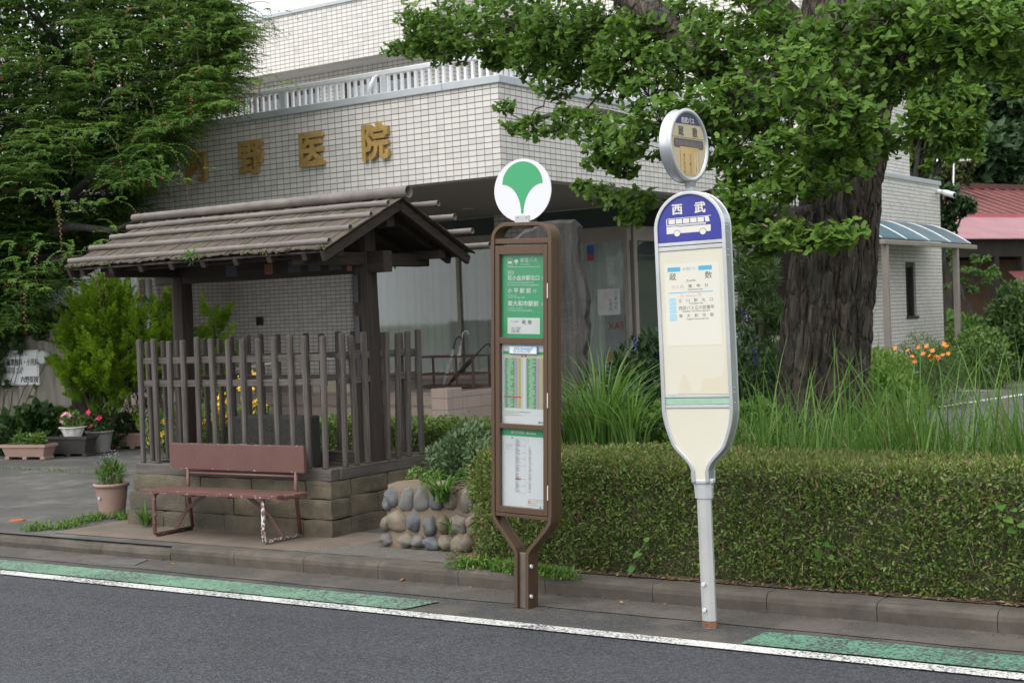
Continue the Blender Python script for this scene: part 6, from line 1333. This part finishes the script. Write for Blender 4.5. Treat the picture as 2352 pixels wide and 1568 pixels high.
def spray(p, az, L, droop, vb, tip=0.0, ls=.05, lift=.15):
    k = int(L/.018); t = np.linspace(0, 1, k); d = np.array([math.cos(az), math.sin(az), 0]); sd_ = np.array([-math.sin(az), math.cos(az), 0])
    pts = np.array(tuple(p))+d*(L*(t-.30*droop*t**3))[:, None]+np.array([0, 0, 1])*(L*(lift*t-droop*t**2.2))[:, None]
    sg = np.where(np.arange(k) % 2, 1, -1)[:, None]; tan = np.gradient(pts, axis=0); tan = unit(tan)
    Ps.append(pts); Ds.append(tan*.6+sd_*sg*.85+np.array([0, 0, -.12])+rng.normal(size=(k, 3))*.12); nv = np.cross(tan, sd_[None].repeat(k, 0)); nv *= np.sign(nv[:, 2:3]+1e-6); Ns.append(nv*.55+np.array([.15, -.62, .25])+rng.normal(size=(k, 3))*.3); Ss.append(ls*(1-.45*t)*(.8+.4*rng.random(k)))
    v = np.clip(vb+rng.normal(size=k)*.07, 0, .72); v = np.where(t > 1-tip, np.clip(.70+.3*(t-(1-tip))/max(tip, .01)+rng.normal(size=k)*.07, .6, 1), v); Vs.append(v)
    return pts
cnt = 0; r3 = random.Random(5)
while cnt < 5200:
    y = r3.uniform(-150, 760) if r3.random() < .95 else r3.uniform(-400, -100); xmax = np.interp(y, xm[:, 0], xm[:, 1]); x = r3.uniform(-260, xmax) if r3.random() < .8 else xmax-abs(r3.gauss(0, 60))
    if x > xmax: continue
    if y > 560 and x > -80 and r3.random() < .55: continue
    depth = TD-(2.6 if y < 400 else (1.9 if x < 90 else .2))+(3.6 if y < 400 else (2.6 if x < 90 else 1.2))*r3.random(); edge = (xmax-x) < 70
    if edge and y < 430: depth = TD-1.9+r3.gauss(0, .4)
    layer = mnoise.noise(Vector((x*.006, y*.011, depth*.5)))
    if layer < -.16 and not edge: continue
    az = YAW+R(-90)+r3.gauss(0, 1.1)+(0.3 if edge else 0); az = r3.gauss(-.4, .8) if r3.random() < .6 else r3.uniform(-3.1, 3.1)
    p = atd(x-(30 if edge else 0), y, depth); L = r3.uniform(.30, .62); vb = .30+.22*layer+.14*(TD-depth)/2.6+.10*(y < 330)  # upper and nearer sprays lighter: fall of light put into the leaf colour
    pts = spray(p, az, L, r3.uniform(.05, .45), vb, .38 if r3.random() < (.30 if y < 330 else .12) else 0)
    for s_ in (-1, 1):
        spray(pts[len(pts)//5], az+s_*r3.uniform(.5, .9), L*.65, r3.uniform(.1, .5), vb, 0)
        if r3.random() < .6: spray(pts[len(pts)//2], az+s_*r3.uniform(.4, .8), L*.42, r3.uniform(.1, .5), vb, 0)
    if cnt % 2 == 0: twb.tube([tuple(q_) for q_ in pts[::6]], [.006*(1-.8*i/len(pts[::6])) for i in range(len(pts[::6]))], 4, caps=False)
    cnt += 1
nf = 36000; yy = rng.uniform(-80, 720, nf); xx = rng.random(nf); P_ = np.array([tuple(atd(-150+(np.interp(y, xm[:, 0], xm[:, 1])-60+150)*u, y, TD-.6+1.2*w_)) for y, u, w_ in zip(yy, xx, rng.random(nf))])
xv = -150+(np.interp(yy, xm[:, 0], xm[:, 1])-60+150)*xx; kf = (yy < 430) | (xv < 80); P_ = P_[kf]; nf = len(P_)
Ps.append(P_); Ds.append(rnd(nf)+np.array([0, 0, -.3])); Ns.append(rnd(nf, .5)+np.array([0, -.8, .3])); Ss.append(.08+.05*rng.random(nf)); Vs.append(np.clip(.12+.12*rng.normal(size=nf), 0, .4))  # filler leaves coloured darker to paint the shade inside the crown
# long hanging shoots with coppery ends
for (x, y, L) in ((60, 440, .8), (130, 470, .9), (235, 470, 1.0), (100, 560, .7), (165, 600, .8), (225, 560, .8), (330, 395, .6), (395, 400, .5), (110, 300, .6), (205, 310, .7), (440, 210, .5), (480, 180, .6), (300, 220, .6), (80, 120, .5), (180, 110, .6), (560, 60, .5), (610, 55, .35), (600, 190, .4), (20, 600, .7), (70, 660, .6), (290, 620, .5), (360, 340, .6), (350, 100, .6), (250, 160, .6), (410, 70, .5)):
    p = atd(x, y, TD-2.9+.5*r3.random()); 
    for _ in range(7): spray(p+Vector((r3.gauss(0, .22), r3.gauss(0, .15), r3.gauss(.02, .08))), r3.gauss(-.6, .9), r3.uniform(.3, .5), r3.uniform(.2, .6), .5, 0)
    pts = spray(p, r3.gauss(-.3, .5), L*.95, 1.25, .66, .55, .040, .35); twb.tube([tuple(q_) for q_ in pts[::5]], .0025, 4, caps=False)
# thin shoots against the sky and wall on the right
for (x, y, az, L) in ((520, 60, .05, .75), (540, 30, .2, .7), (545, 100, 0, .7), (530, 140, -.1, .6), (515, 200, 0, .6), (490, 10, .3, .8), (530, 75, .5, .7), (500, 235, -.2, .6)):
    pts = spray(atd(x, y, TD-2), az-.3, L, .35, .62, .25, .036, .35); twb.tube([tuple(q_) for q_ in pts[::5]], .004, 4, caps=False)
# catkin like hanging seed tassels
for k in range(70):
    x, y = r3.uniform(260, 520), r3.uniform(40, 420)
    if x > np.interp(y, xm[:, 0], xm[:, 1])-40: continue
    p = atd(x, y, TD-2.7); Lc = r3.uniform(.07, .13); m_ = 16; t = np.linspace(0, 1, m_); Ps.append(np.array(tuple(p))+np.c_[np.zeros(m_), np.zeros(m_), -Lc*t]); a = rng.random(m_)*6.28; Ds.append(np.c_[np.cos(a), np.sin(a), np.full(m_, -.9)]); Ns.append(rnd(m_)); Ss.append(np.full(m_, .022)); Vs.append(np.full(m_, .70))
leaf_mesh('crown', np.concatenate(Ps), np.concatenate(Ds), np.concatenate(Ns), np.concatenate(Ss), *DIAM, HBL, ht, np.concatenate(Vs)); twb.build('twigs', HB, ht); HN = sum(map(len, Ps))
# ------------------------------------------------------------------ junipers, pine and shrubs
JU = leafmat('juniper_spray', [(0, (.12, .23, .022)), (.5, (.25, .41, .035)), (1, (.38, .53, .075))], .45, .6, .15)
def juniper(lab, px, py, D_, blobs, n_, size=.11, mat=JU, name='juniper_bush', grp=None):
    t = thing(name, lab, 'shrub', atd(px, py, D_), grp); Pj, Dj, Vj, Sj = [], [], [], []; tot = sum(b[3]**2 for b in blobs); tk = MB()
    for (x, y, dd, rp) in blobs:
        c = np.array(tuple(atd(x, y, D_+dd))); r_ = rp*(D_+dd)/FPX; k = max(8, int(n_*rp*rp/tot/55)); tree_tube(tk, atd(px, py, D_), c, .03, .01, .05, 6, 5)
        for i in range(k):                                       # upright feathery plumes: a spine set with side sprays
            v = rng.normal(size=3); v[1] -= .35; v /= np.linalg.norm(v); p0 = c+v*r_*(.45+.35*rng.random()); ax_ = v*.75+np.array([0, 0, .8])+rng.normal(size=3)*.22; ax_ /= np.linalg.norm(ax_)
            L = (.22+.22*rng.random())*(r_/.4)**.4; m_ = 90; s_ = rng.random(m_)**.8; off = rng.normal(size=(m_, 3)); off -= (off@ax_)[:, None]*ax_; off = unit(off)
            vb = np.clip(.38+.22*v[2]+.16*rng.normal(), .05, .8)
            for j in range(3):
                Pj.append(p0+ax_*(L*s_)[:, None]+off*((1-s_)*.05*(j*.6+.4))[:, None]); Dj.append(ax_*.8+off*(.75*(1-.45*s_))[:, None]+rng.normal(size=(m_, 3))*.18); Vj.append(np.clip(vb+.30*(s_-.4)+.06*rng.normal(size=m_), 0, 1)); Sj.append((.034+.026*rng.random(m_))*(1.1-.3*s_))
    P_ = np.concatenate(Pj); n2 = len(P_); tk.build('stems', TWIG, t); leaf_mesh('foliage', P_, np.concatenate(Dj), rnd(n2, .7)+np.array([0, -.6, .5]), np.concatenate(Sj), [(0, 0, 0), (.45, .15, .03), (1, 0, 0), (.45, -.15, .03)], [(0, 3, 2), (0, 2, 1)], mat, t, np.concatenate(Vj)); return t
JD = 17.9
juniper('rounded yellow green juniper bush behind the flower pots left of the shelter', 240, 1000, JD, [(240, 740, 0, 75), (190, 790, 0, 58), (290, 760, -.1, 66), (165, 850, -.2, 40), (230, 840, -.2, 66), (262, 690, 0, 46), (310, 830, 0, 56), (215, 720, 0, 40), (230, 890, 0, 50), (185, 880, -.1, 40), (300, 890, 0, 50)], 19000)
juniper('second taller juniper bush behind the far shelter post', 375, 1000, JD+.4, [(380, 730, 0, 40), (400, 800, 0, 55), (360, 800, 0, 55), (395, 690, 0, 26), (420, 860, 0, 50), (350, 870, 0, 50)], 7000)
juniper('small dark juniper seen through the shelter beside the tiled wall', 490, 1000, JD+.8, [(490, 740, 0, 30), (500, 790, 0, 36), (470, 780, 0, 36), (490, 840, 0, 45), (500, 900, 0, 45)], 2400)
PIN = leafmat('pine_needles', [(0, (.03, .065, .018)), (.5, (.06, .12, .03)), (1, (.10, .17, .045))], .15, .5)
t = thing('pine_shrub', 'young pine shrub between the blue sign and the ginkgo trunk', 'shrub', atd(1745, 980, 13.5)); Pj, Dj = [], []; tk = MB(); base = atd(1745, 1000, 13.5)
for k in range(95):
    x, y = random.gauss(1745, 30), random.uniform(610, 860); dd = 13.5+random.gauss(0, .3); c = np.array(tuple(atd(x, y, dd))); m_ = 60; d = unit(rnd(m_)+np.array([0, -.3, .9])); Pj.append(np.repeat(c[None], m_, 0)+d*.01); Dj.append(d)
    if k % 5 == 0: tree_tube(tk, base, c, .02, .005, .04, 5, 5)
P_ = np.concatenate(Pj); n2 = len(P_); tk.build('stems', TWIG, t); leaf_mesh('needles', P_, np.concatenate(Dj), rnd(n2), .10+.05*rng.random(n2), *NEED, PIN, t, rng.random(n2))
SALV = leafmat('dark_shrub_leaf', [(0, (.022, .055, .02)), (.5, (.04, .09, .03)), (1, (.075, .14, .045))], .25, .45)
bush('salvia_plant', 'dark leafy blue salvia bush between the stone slab and the blue sign', 'plant', [(atd(1480, 860, 11.8), .28), (atd(1460, 920, 11.6), .32), (atd(1510, 800, 11.9), .16), (atd(1440, 960, 11.4), .25)], 2200, .075, SALV, OVAL, .2, .3)
bush('salvia_plant', 'leafy blue salvia bush between the blue sign and the ginkgo trunk', 'plant', [(atd(1730, 870, 12.2), .30), (atd(1700, 800, 12.4), .18), (atd(1760, 920, 12), .32), (atd(1700, 940, 12), .3)], 2600, .07, SALV, OVAL, .2, .3)
bush('ground_shrub', 'mixed green undergrowth at the left foot of the ginkgo', 'plant', [(atd(1600, 985, 10.2), .22), (atd(1680, 990, 10), .22), (atd(1540, 990, 10.5), .22), (atd(1740, 985, 10.2), .2)], 2200, .06, WEED, HEART, .2, .36)
bush('ground_shrub', 'mixed leafy undergrowth at the foot of the stone slab', 'plant', [(atd(1380, 1000, 10.6), .2), (atd(1300, 1000, 10.8), .18), (atd(1440, 1005, 10.2), .2)], 1500, .05, SALV, OVAL, .3, .36)
BLF = plain('violet_flower', (.06, .05, .30), .7, 0, .2, 20)
def spikes(lab, lst, grp='blue salvia flower spikes'):
    for i, (x0, y0, x1, y1, D_) in enumerate(lst):
        a, c = atd(x0, y0, D_), atd(x1, y1, D_); n_ = 22; tt = rng.random(n_); P_ = np.array(tuple(a))+(np.array(tuple(c))-np.array(tuple(a)))*tt[:, None]
        o = leaf_mesh('flower_spike', P_, rnd(n_)+np.array([0, 0, .2]), rnd(n_), np.full(n_, .03), *DIAM, BLF, None, rng.random(n_), loc=tuple(a)); tagp(o, lab[i], 'flower', grp)
spikes(['violet blue flower spike above the dark bush left of the blue sign', 'slanting violet flower spike beside the pine shrub', 'violet flower spike low beside the white drainpipe'], [(1462, 800, 1458, 772, 11.5), (1715, 735, 1702, 710, 11.8), (1735, 830, 1728, 800, 11.8)])
# right hand garden
COS = leafmat('cosmos_leaf', [(0, (.045, .10, .02)), (.5, (.08, .16, .03)), (1, (.13, .23, .05))], .35, .5)
ORG = plain('orange_petal', (.80, .22, .02), .6, 0, .1, 20); YEL = plain('yellow_petal', (.80, .52, .02), .6, 0, .1, 20); PNK = plain('pink_petal', (.78, .06, .14), .6, 0, .1, 20); LPK = plain('pale_pink_petal', (.75, .30, .42), .6, 0, .15, 20)
def flowers(name, parent, pts, size, mat, petals=7, face=(0, -.75, .6)):
    P_, D_, N_ = [], [], []
    for p in pts:
        f = Vector(face)+Vector((random.gauss(0, .3), random.gauss(0, .2), random.gauss(0, .3))); f.normalize(); u = f.orthogonal().normalized(); v_ = f.cross(u)
        for k in range(petals): a = 2*math.pi*k/petals; P_.append(tuple(p)); D_.append(tuple(u*math.cos(a)+v_*math.sin(a)+f*.15)); N_.append(tuple(f))
    n_ = len(P_); return leaf_mesh(name, np.array(P_), np.array(D_), np.array(N_), np.full(n_, size)*(.85+.3*rng.random(n_)), *OVAL, mat, parent, rng.random(n_))
cb = bush('cosmos_plant', 'orange flowering cosmos beside the canopy post of the tiled wing', 'plant', [(atd(2150, 850, 20.5), .42), (atd(2110, 800, 21), .25), (atd(2170, 880, 20), .45), (atd(2060, 860, 20.5), .4), (atd(2120, 880, 20), .4)], 3800, .075, COS, BLADE, .5, .12, stems=20)
for x, y in ((2128, 795), (2142, 805), (2168, 790), (2178, 812), (2085, 805), (2101, 830), (2135, 817), (2150, 818), (2110, 797), (2076, 823), (2155, 822), (2140, 825), (2095, 818), (2120, 812), (2166, 815), (2054, 800), (2173, 795)): flowers('flower', cb, [atd(x, y, 19.9)], .042, ORG)
bush('leafy_weeds', 'light green leafy weeds right of the ginkgo trunk', 'plant', [(atd(2030, 870, 17), .35), (atd(2010, 920, 16), .35), (atd(2060, 930, 16), .35), (atd(2000, 850, 17.5), .25)], 3400, .075, WEED, OVAL, .4, .12)
wp, c = pot('pale square rimmed flower pot below the orange cosmos', 2088, 880, .26, .19, .36, plain('pale_pot', (.42, .39, .36), .8, 0, .12, 8, 0, 1, (.28, .26, .24), .5), z=.11)
RS = leafmat('rambling_shrub_leaf', [(0, (.02, .05, .014)), (.5, (.045, .10, .02)), (1, (.11, .19, .035))], .25, .45)
bush('rambling_shrub', 'large dark rambling shrub at the right edge in front of the farmhouse', 'shrub', [(atd(2335, 760, 27), .55), (atd(2380, 710, 27.5), .6), (atd(2300, 800, 26.5), .36), (atd(2350, 810, 26), .5), (atd(2305, 735, 27.5), .36), (atd(2400, 770, 26.5), .6), (atd(2330, 690, 27), .35)], 7000, .12, RS, OVAL, .2, .12, stems=14)
bush('garden_shrub', 'bright green weeds along the far drive behind the canopy post', 'shrub', [(atd(2230, 775, 34), .5), (atd(2190, 765, 35), .5), (atd(2270, 785, 32), .4), (atd(2180, 750, 36), .4)], 5000, .12, WEED, OVAL, .2, .12)
bush('garden_shrub', 'dark low shrub beside the far drive left of the rambling shrub', 'shrub', [(atd(2250, 815, 25), .5), (atd(2275, 840, 24), .4), (atd(2215, 828, 24.5), .3)], 2600, .09, RS, OVAL, .2, .12)
bush('garden_shrub', 'small dark shrub behind the corner of the tiled wing', 'shrub', [(atd(2175, 790, 33), .4), (atd(2165, 830, 26), .3)], 1200, .1, RS, OVAL, .2, .12)
# ------------------------------------------------------------------ background trees
def tree(lab, px, py, D_, blobs, n_, size, mat, group='trees behind the houses', tm=OVAL, name='broadleaf_tree', rt=.12, nrm=(0, -.4, .9), flat_=(1, 1, .8)):
    base = atd(px, py, D_); base.z = max(.1, base.z if D_ < 60 else base.z); t = thing(name, lab, 'tree', base, group); q = MB(); top = max((atd(b[0], b[1], D_+b[2]) for b in blobs), key=lambda p: p.z)
    tree_tube(q, base-Vector((0, 0, .2)), top, rt, rt*.3, .04, 8, 8); Pj, Vj = [], []; tot = sum(b[3]**2 for b in blobs)
    for (x, y, dd, rp) in blobs:
        c = atd(x, y, D_+dd); r_ = rp*(D_+dd)/FPX; k = int(n_*rp*rp/tot); tree_tube(q, base.lerp(top, .45), c, rt*.4, .02, .08, 6, 6); kk = max(3, k//45); sub = ball(kk, c, r_, flat_, .45)
        for s_ in sub: m_ = k//kk; Pj.append(ball(m_, s_, r_*.33, (1, 1, .45))); Vj.append(np.clip(.45+.16*rng.normal()+.18*rng.normal(size=m_), 0, 1))
    q.build('trunk', HB, t); P_ = np.concatenate(Pj); n2 = len(P_); leaf_mesh('crown', P_, rnd(n2, .7)+np.array([0, -.2, -.2]), rnd(n2, .4)+np.array(nrm), size*(.6+.8*rng.random(n2)), tm[0], tm[1], mat, t, np.concatenate(Vj))
LT = leafmat('light_tree_leaf', [(0, (.07, .15, .025)), (.5, (.14, .26, .05)), (1, (.25, .38, .08))], .45, .5); FT_ = leafmat('forest_leaf', [(0, (.02, .05, .018)), (.5, (.038, .085, .028)), (1, (.07, .135, .04))], .2, .6); BB = leafmat('bamboo_thicket_leaf', [(0, (.04, .065, .02)), (.5, (.08, .105, .03)), (1, (.14, .16, .05))], .3, .6)
tree('light green tree with layered branches rising behind the tiled wing', 2110, 700, 36, [(2130, 210, 0, 50), (2180, 250, 0, 55), (2220, 225, 0, 36), (2130, 300, 0, 55), (2190, 330, 0, 55), (2210, 290, 0, 40), (2120, 370, 0, 30), (2100, 170, 0, 45), (2160, 170, 0, 40), (2110, 250, 0, 50)], 9000, .20, LT)
tree('darker small tree hanging beside the security camera', 2150, 800, 30, [(2175, 450, 0, 32), (2200, 480, 0, 30), (2160, 430, 0, 26), (2215, 470, 0, 24), (2165, 500, 0, 22), (2180, 520, 0, 18)], 2400, .13, SALV)
tree('wispy small garden tree in front of the clay wall of the farmhouse', 2240, 760, 40, [(2240, 640, 0, 34), (2210, 610, 0, 24), (2270, 620, 0, 28), (2190, 580, 0, 20), (2250, 590, 0, 24), (2190, 650, 0, 20)], 1500, .10, COS, rt=.06)
tree('yellowish bamboo thicket behind the television aerial', 2190, 470, 56, [(2200, 400, 0, 26), (2180, 380, 0, 24), (2215, 375, 0, 20), (2160, 400, 0, 24)], 2600, .22, BB)
fr_ = random.Random(11); desc = ['pale crowned', 'dark crowned', 'narrow', 'broad', 'tall', 'ragged']
k = 0
for (x, D_, y) in [(x, D_, y) for D_, y0, xs_ in ((64, 380, (2160, 2215, 2270, 2330, 2390)), (78, 250, (2110, 2190, 2250, 2310, 2380)), (92, 120, (2080, 2160, 2240, 2320, 2400)), (106, 0, (2060, 2150, 2230, 2310, 2390)), (120, -110, (2050, 2140, 2240, 2330))) for x, y in [(xx+fr_.uniform(-15, 15), y0+fr_.uniform(-30, 30)) for xx in xs_]]:
    bl = [(x+fr_.uniform(-38, 38), y+fr_.uniform(-60, 60), fr_.uniform(-1, 1), fr_.uniform(26, 46)) for _ in range(6)]
    tree('forest tree on the dark wooded hill behind the red roofed farmhouse', x, y+170, D_, bl, 1500, .40+.003*D_, FT_ if fr_.random() < .85 else SALV, 'forest trees on the hill', rt=.25)
# trees and hill cover that close the view behind the clinic on the left
# ------------------------------------------------------------------ potted and garden flowers on the left
VL = leafmat('climber_leaf', [(0, (.025, .06, .018)), (.5, (.045, .10, .026)), (1, (.085, .16, .04))], .3, .45)
bush('climbing_plant', 'dark heart leaved climber covering the left of the gate wall and its name board', 'plant', [(gpt(15, 790)-Vector((0, .12, 0)), .20), (gpt(5, 850)-Vector((0, .14, 0)), .20), (gpt(50, 775)-Vector((0, .1, 0)), .14), (gpt(60, 800)-Vector((0, .1, 0)), .06), (gpt(-30, 880)-Vector((0, .1, 0)), .25), (gpt(30, 880)-Vector((0, .1, 0)), .05), (gpt(95, 745), .22), (gpt(140, 735), .18)], 900, .085, VL, HEART, -.2, .2, shell=.2, flat_=(1, .35, 1))
vine('climbing vine stem with heart shaped leaves running up the gate wall', [gpt(100, 985)-Vector((0, .1, 0)), gpt(88, 960)-Vector((0, .08, 0)), gpt(80, 935)-Vector((0, .06, 0)), gpt(84, 910)-Vector((0, .05, 0)), gpt(92, 892)-Vector((0, .05, 0)), gpt(86, 925)-Vector((0, .06, 0)), gpt(70, 948)-Vector((0, .07, 0))], .09)
bush('garden_plant', 'broad leaved plants crowding the foot of the gate wall', 'plant', [(atd(70, 985, 18.0), .30), (atd(30, 1000, 17.95), .28), (atd(105, 995, 18.0), .28), (atd(90, 960, 18.1), .2)], 1100, .10, VL, HEART, .1, .12)
bush('garden_plant', 'fresh green leafy plants behind the black planter', 'plant', [(atd(140, 985, 18.1), .24), (atd(175, 990, 18.1), .2), (atd(120, 970, 18.2), .16)], 800, .09, COS, HEART, .3, .12)
bush('garden_plant', 'low dark leaves in front of the juniper trunk', 'plant', [(atd(270, 985, 18.2), .2), (atd(230, 990, 18.2), .15), (atd(320, 985, 18.3), .18)], 500, .08, VL, HEART, .2, .12)
q = thing('dead_twigs', 'brown bare twigs under the skirt of the juniper', 'shrub', atd(240, 1000, JD+.2)); tk = MB()
for k in range(160): a = atd(random.uniform(190, 340), random.uniform(900, 1000), JD+random.uniform(-.1, .5)); tree_tube(tk, a, a+Vector((random.gauss(0, .15), random.gauss(0, .1), random.uniform(.05, .35))), .006, .002, .2, 4, 4)
tk.build('twigs', plain('dead_twig', (.032, .023, .018), .95, 0, .3, 8), q)
t_, M2, Wt, Ht = trough('terracotta coloured window planter at the left edge, beside the black planter', 2, 103, 1055, 34, TERR)
bush('potted_plant', 'tangled yellowing grass and clover in the left terracotta planter', 'plant', [(M2 @ Vector((Wt*.3, .12, Ht+.02)), .09), (M2 @ Vector((Wt*.7, .12, Ht+.03)), .10)], 520, .05, WEED, OVAL, .4)
trough('terracotta planter half cut off by the left edge of the picture', -70, -4, 1045, 40, TERR)
t_, M2, Wt, Ht = trough('black rectangular planter between the terracotta planter and the grey pot', 108, 199, 1048, 46, BLKP)
BW = M2 @ Vector((Wt*.52, .12, Ht-.02)); wv, c = pot('white scalloped flower bowl resting on the black planter', 158, 1003, .155, .10, .13, plain('white_plastic', (.66, .65, .62), .5), wave=lambda a, z: .05*math.sin(a*9) if z > .115 else 0, at_=BW)
c = BW; b0 = bush('potted_plant', 'pink flowering plant in the white scalloped bowl', 'plant', [(c+Vector((0, 0, .20)), .12)], 260, .05, COS, OVAL, .3, c.z+.1); flowers('flower', b0, [c+Vector((-.06, -.1, .27)), c+Vector((.02, -.12, .30)), c+Vector((.05, -.1, .29)), c+Vector((.08, -.1, .26)), c+Vector((-.10, -.08, .20))], .035, LPK, 5)
gp_, c = pot('round grey flower pot with red flowers beside the black planter', 231, 1038, .165, .11, .27, GRYP)
b0 = bush('potted_plant', 'red flowered plant with glossy leaves in the round grey pot', 'plant', [(c+Vector((.06, -.02, .38)), .13), (c+Vector((-.05, 0, .36)), .10)], 420, .06, VL, OVAL, .3, .38); flowers('flower', b0, [c+Vector((-.02, -.14, .50)), c+Vector((.13, -.13, .44)), c+Vector((.03, -.15, .34)), c+Vector((-.05, -.13, .51)), c+Vector((.16, -.12, .43))], .045, PNK, 5)
bush('potted_plant', 'yellow green spear leaved plant at the back of the round grey pot', 'plant', [(c+Vector((-.04, .06, .50)), .13), (c+Vector((.1, .08, .52)), .12)], 90, .14, LT, BLADE, .5, .3)
t_, M2, Wt, Ht = trough('pinkish ribbed planter with red flowers next to the grey pot', 262, 338, 1030, 36, PNKP, ribs=16)
b0 = bush('potted_plant', 'row of low red flowers in the pinkish ribbed planter', 'plant', [(M2 @ Vector((Wt*k, .10, Ht+.05)), .09) for k in (.2, .5, .8)], 600, .05, VL, OVAL, .3, .3); flowers('flower', b0, [M2 @ Vector((Wt*k, .02, Ht+.07+.05*random.random())) for k in (.1, .18, .5, .72, .80, .86, .9)], .04, PNK, 5)
trough('second pinkish planter behind the corner of the picket fence', 342, 408, 1018, 36, PNKP, ribs=14)
tp_, c = pot('large faded terracotta pot with grey stickers at the corner of the stone plinth', 259, 1186, .135, .095, .275, TERR, z=.108)
lv = bush('potted_plant', 'bushy green lavender like plant in the large terracotta pot', 'plant', [(c+Vector((0, 0, .33)), .10), (c+Vector((-.06, 0, .36)), .08), (c+Vector((.06, 0, .35)), .08), (c+Vector((0, 0, .40)), .07)], 900, .045, COS, BLADE, .6, .35)
n = 60; a = rng.random(n)*6.28; P = np.array(tuple(c))+np.c_[np.cos(a)*.12*rng.random(n), np.sin(a)*.08*rng.random(n), .42+.12*rng.random(n)]; leaf_mesh('flower_heads', P, rnd(n)+np.array([0, 0, .6]), rnd(n), np.full(n, .016), *DIAM, plain('lavender_flower', (.35, .33, .48), .8), lv, rng.random(n))
MB().tube([c+Vector((-.005, -.131, .165)), c+Vector((-.005, -.126, .165))], .013, 12).build('sticker', MT['coping'], tp_)
# yellow coneflowers behind the fence
for lab, x, y, D_, pts in (('clump of yellow coneflowers behind the middle of the picket fence', 490, 990, 13.2, [(512, 938), (500, 945), (520, 955), (490, 960), (508, 970), (525, 940), (497, 932), (480, 950), (516, 918)]), ('yellow coneflowers behind the left of the picket fence', 440, 1000, 12.6, [(412, 925), (432, 975), (455, 985), (420, 960), (470, 975), (462, 968), (408, 1000), (445, 990)]), ('yellow coneflowers nearest the left fence corner', 395, 1010, 11.8, [(385, 970), (398, 985), (378, 1000), (350, 1003)]), ('tall yellow coneflowers in front of the tiled wall', 560, 990, 13.4, [(545, 880), (570, 900), (565, 920), (585, 935), (600, 945), (577, 862)])):
    b0 = bush('coneflower_plant', lab, 'flower', [(atd(x, y, D_), .22), (atd(x+25, y-20, D_), .18), (atd(x-20, y-15, D_), .18)], 700, .08, COS, BLADE, .6, .12, 'yellow coneflowers')
    sm_ = MB()
    for px, py in pts: sm_.tube([atd(x+random.uniform(-20, 20), 1010, D_), atd(px, py, D_-.05)], .004, 4)
    sm_.build('flower_stems', COS, b0); flowers('flowers', b0, [atd(px+random.uniform(-9, 9), py+random.uniform(-14, 14), D_-.06) for px, py in pts for _ in range(4)], .042, YEL, 7)
# moss and weeds on the shelter eaves
n = 1500; X = rng.uniform(RX0, RX1, n); s_ = np.where(rng.random(n) < .7, -1, 1); u = 1.0+.02*rng.random(n); P = np.c_[X, YC+s_*HY*u, ZR-(ZR-ZE)*u+.012]; dn = np.array([mnoise.noise(Vector((x*3, s*2, 0))) for x, s in zip(X, s_)]); kp = dn > .02; P = P[kp]; n = len(P)
leaf_mesh('eave_moss', P, rnd(n, .7)+np.array([0, -.2, .2]), rnd(n), .014+.016*rng.random(n), *DIAM, leafmat('moss', [(0, (.05, .075, .015)), (.6, (.11, .14, .03)), (1, (.24, .26, .15))], .2, .8), sh_, rng.random(n))['kind'] = 'stuff'
for lab, p in (('tuft of weeds hanging from the back eave of the shelter', at(905, 595, YC+HY)), ('bright weed tuft on the front eave of the shelter', at(440, 590, YC-HY)), ('weed tuft at the lower corner of the shelter gable', at(1066, 578, YC+HY))):
    n_ = 26; t = thing('eave_weed', lab, 'weed', p, 'weeds on the shelter eaves'); leaf_mesh('leaves', np.repeat(npv([p]), n_, 0)+rnd(n_, .012), rnd(n_, .7)+np.array([0, -.3, .1]), rnd(n_)+np.array([0, 0, .6]), .05+.05*rng.random(n_), *BLADE, VINE, t, rng.random(n_))
# small things on the ground
dc = thing('drain_cover', 'small rusty oval valve cover in the driveway near the kerb', 'cover', onz(40, 1195, .106)); c = onz(40, 1195, .106)
MB().lathe([(.001, .010), (.055, .010), (.065, .004), (.066, 0)], c, 24, False).build('lid', plain('orange_rust', (.30, .10, .03), .9, 0, .35, 40, .4, 60), dc)
mp_ = thing('gutter_plate', 'worn steel ramp plate lying in the gutter at the left kerb', 'plate', onz(285, 1290, .012)); p = [onz(x, y, .014) for x, y in ((200, 1286), (340, 1284), (310, 1296), (240, 1296))]
q = MB(); q.idx([*p, *[v_-Vector((0, 0, .008)) for v_ in p]], [(3, 2, 1, 0), (0, 1, 5, 4), (1, 2, 6, 5), (2, 3, 7, 6), (3, 0, 4, 7)], False); q.build('plate', plain('worn_steel', (.13, .13, .125), .6, .3, .2, 10), mp_)
print('LEAVES', GN, HN)
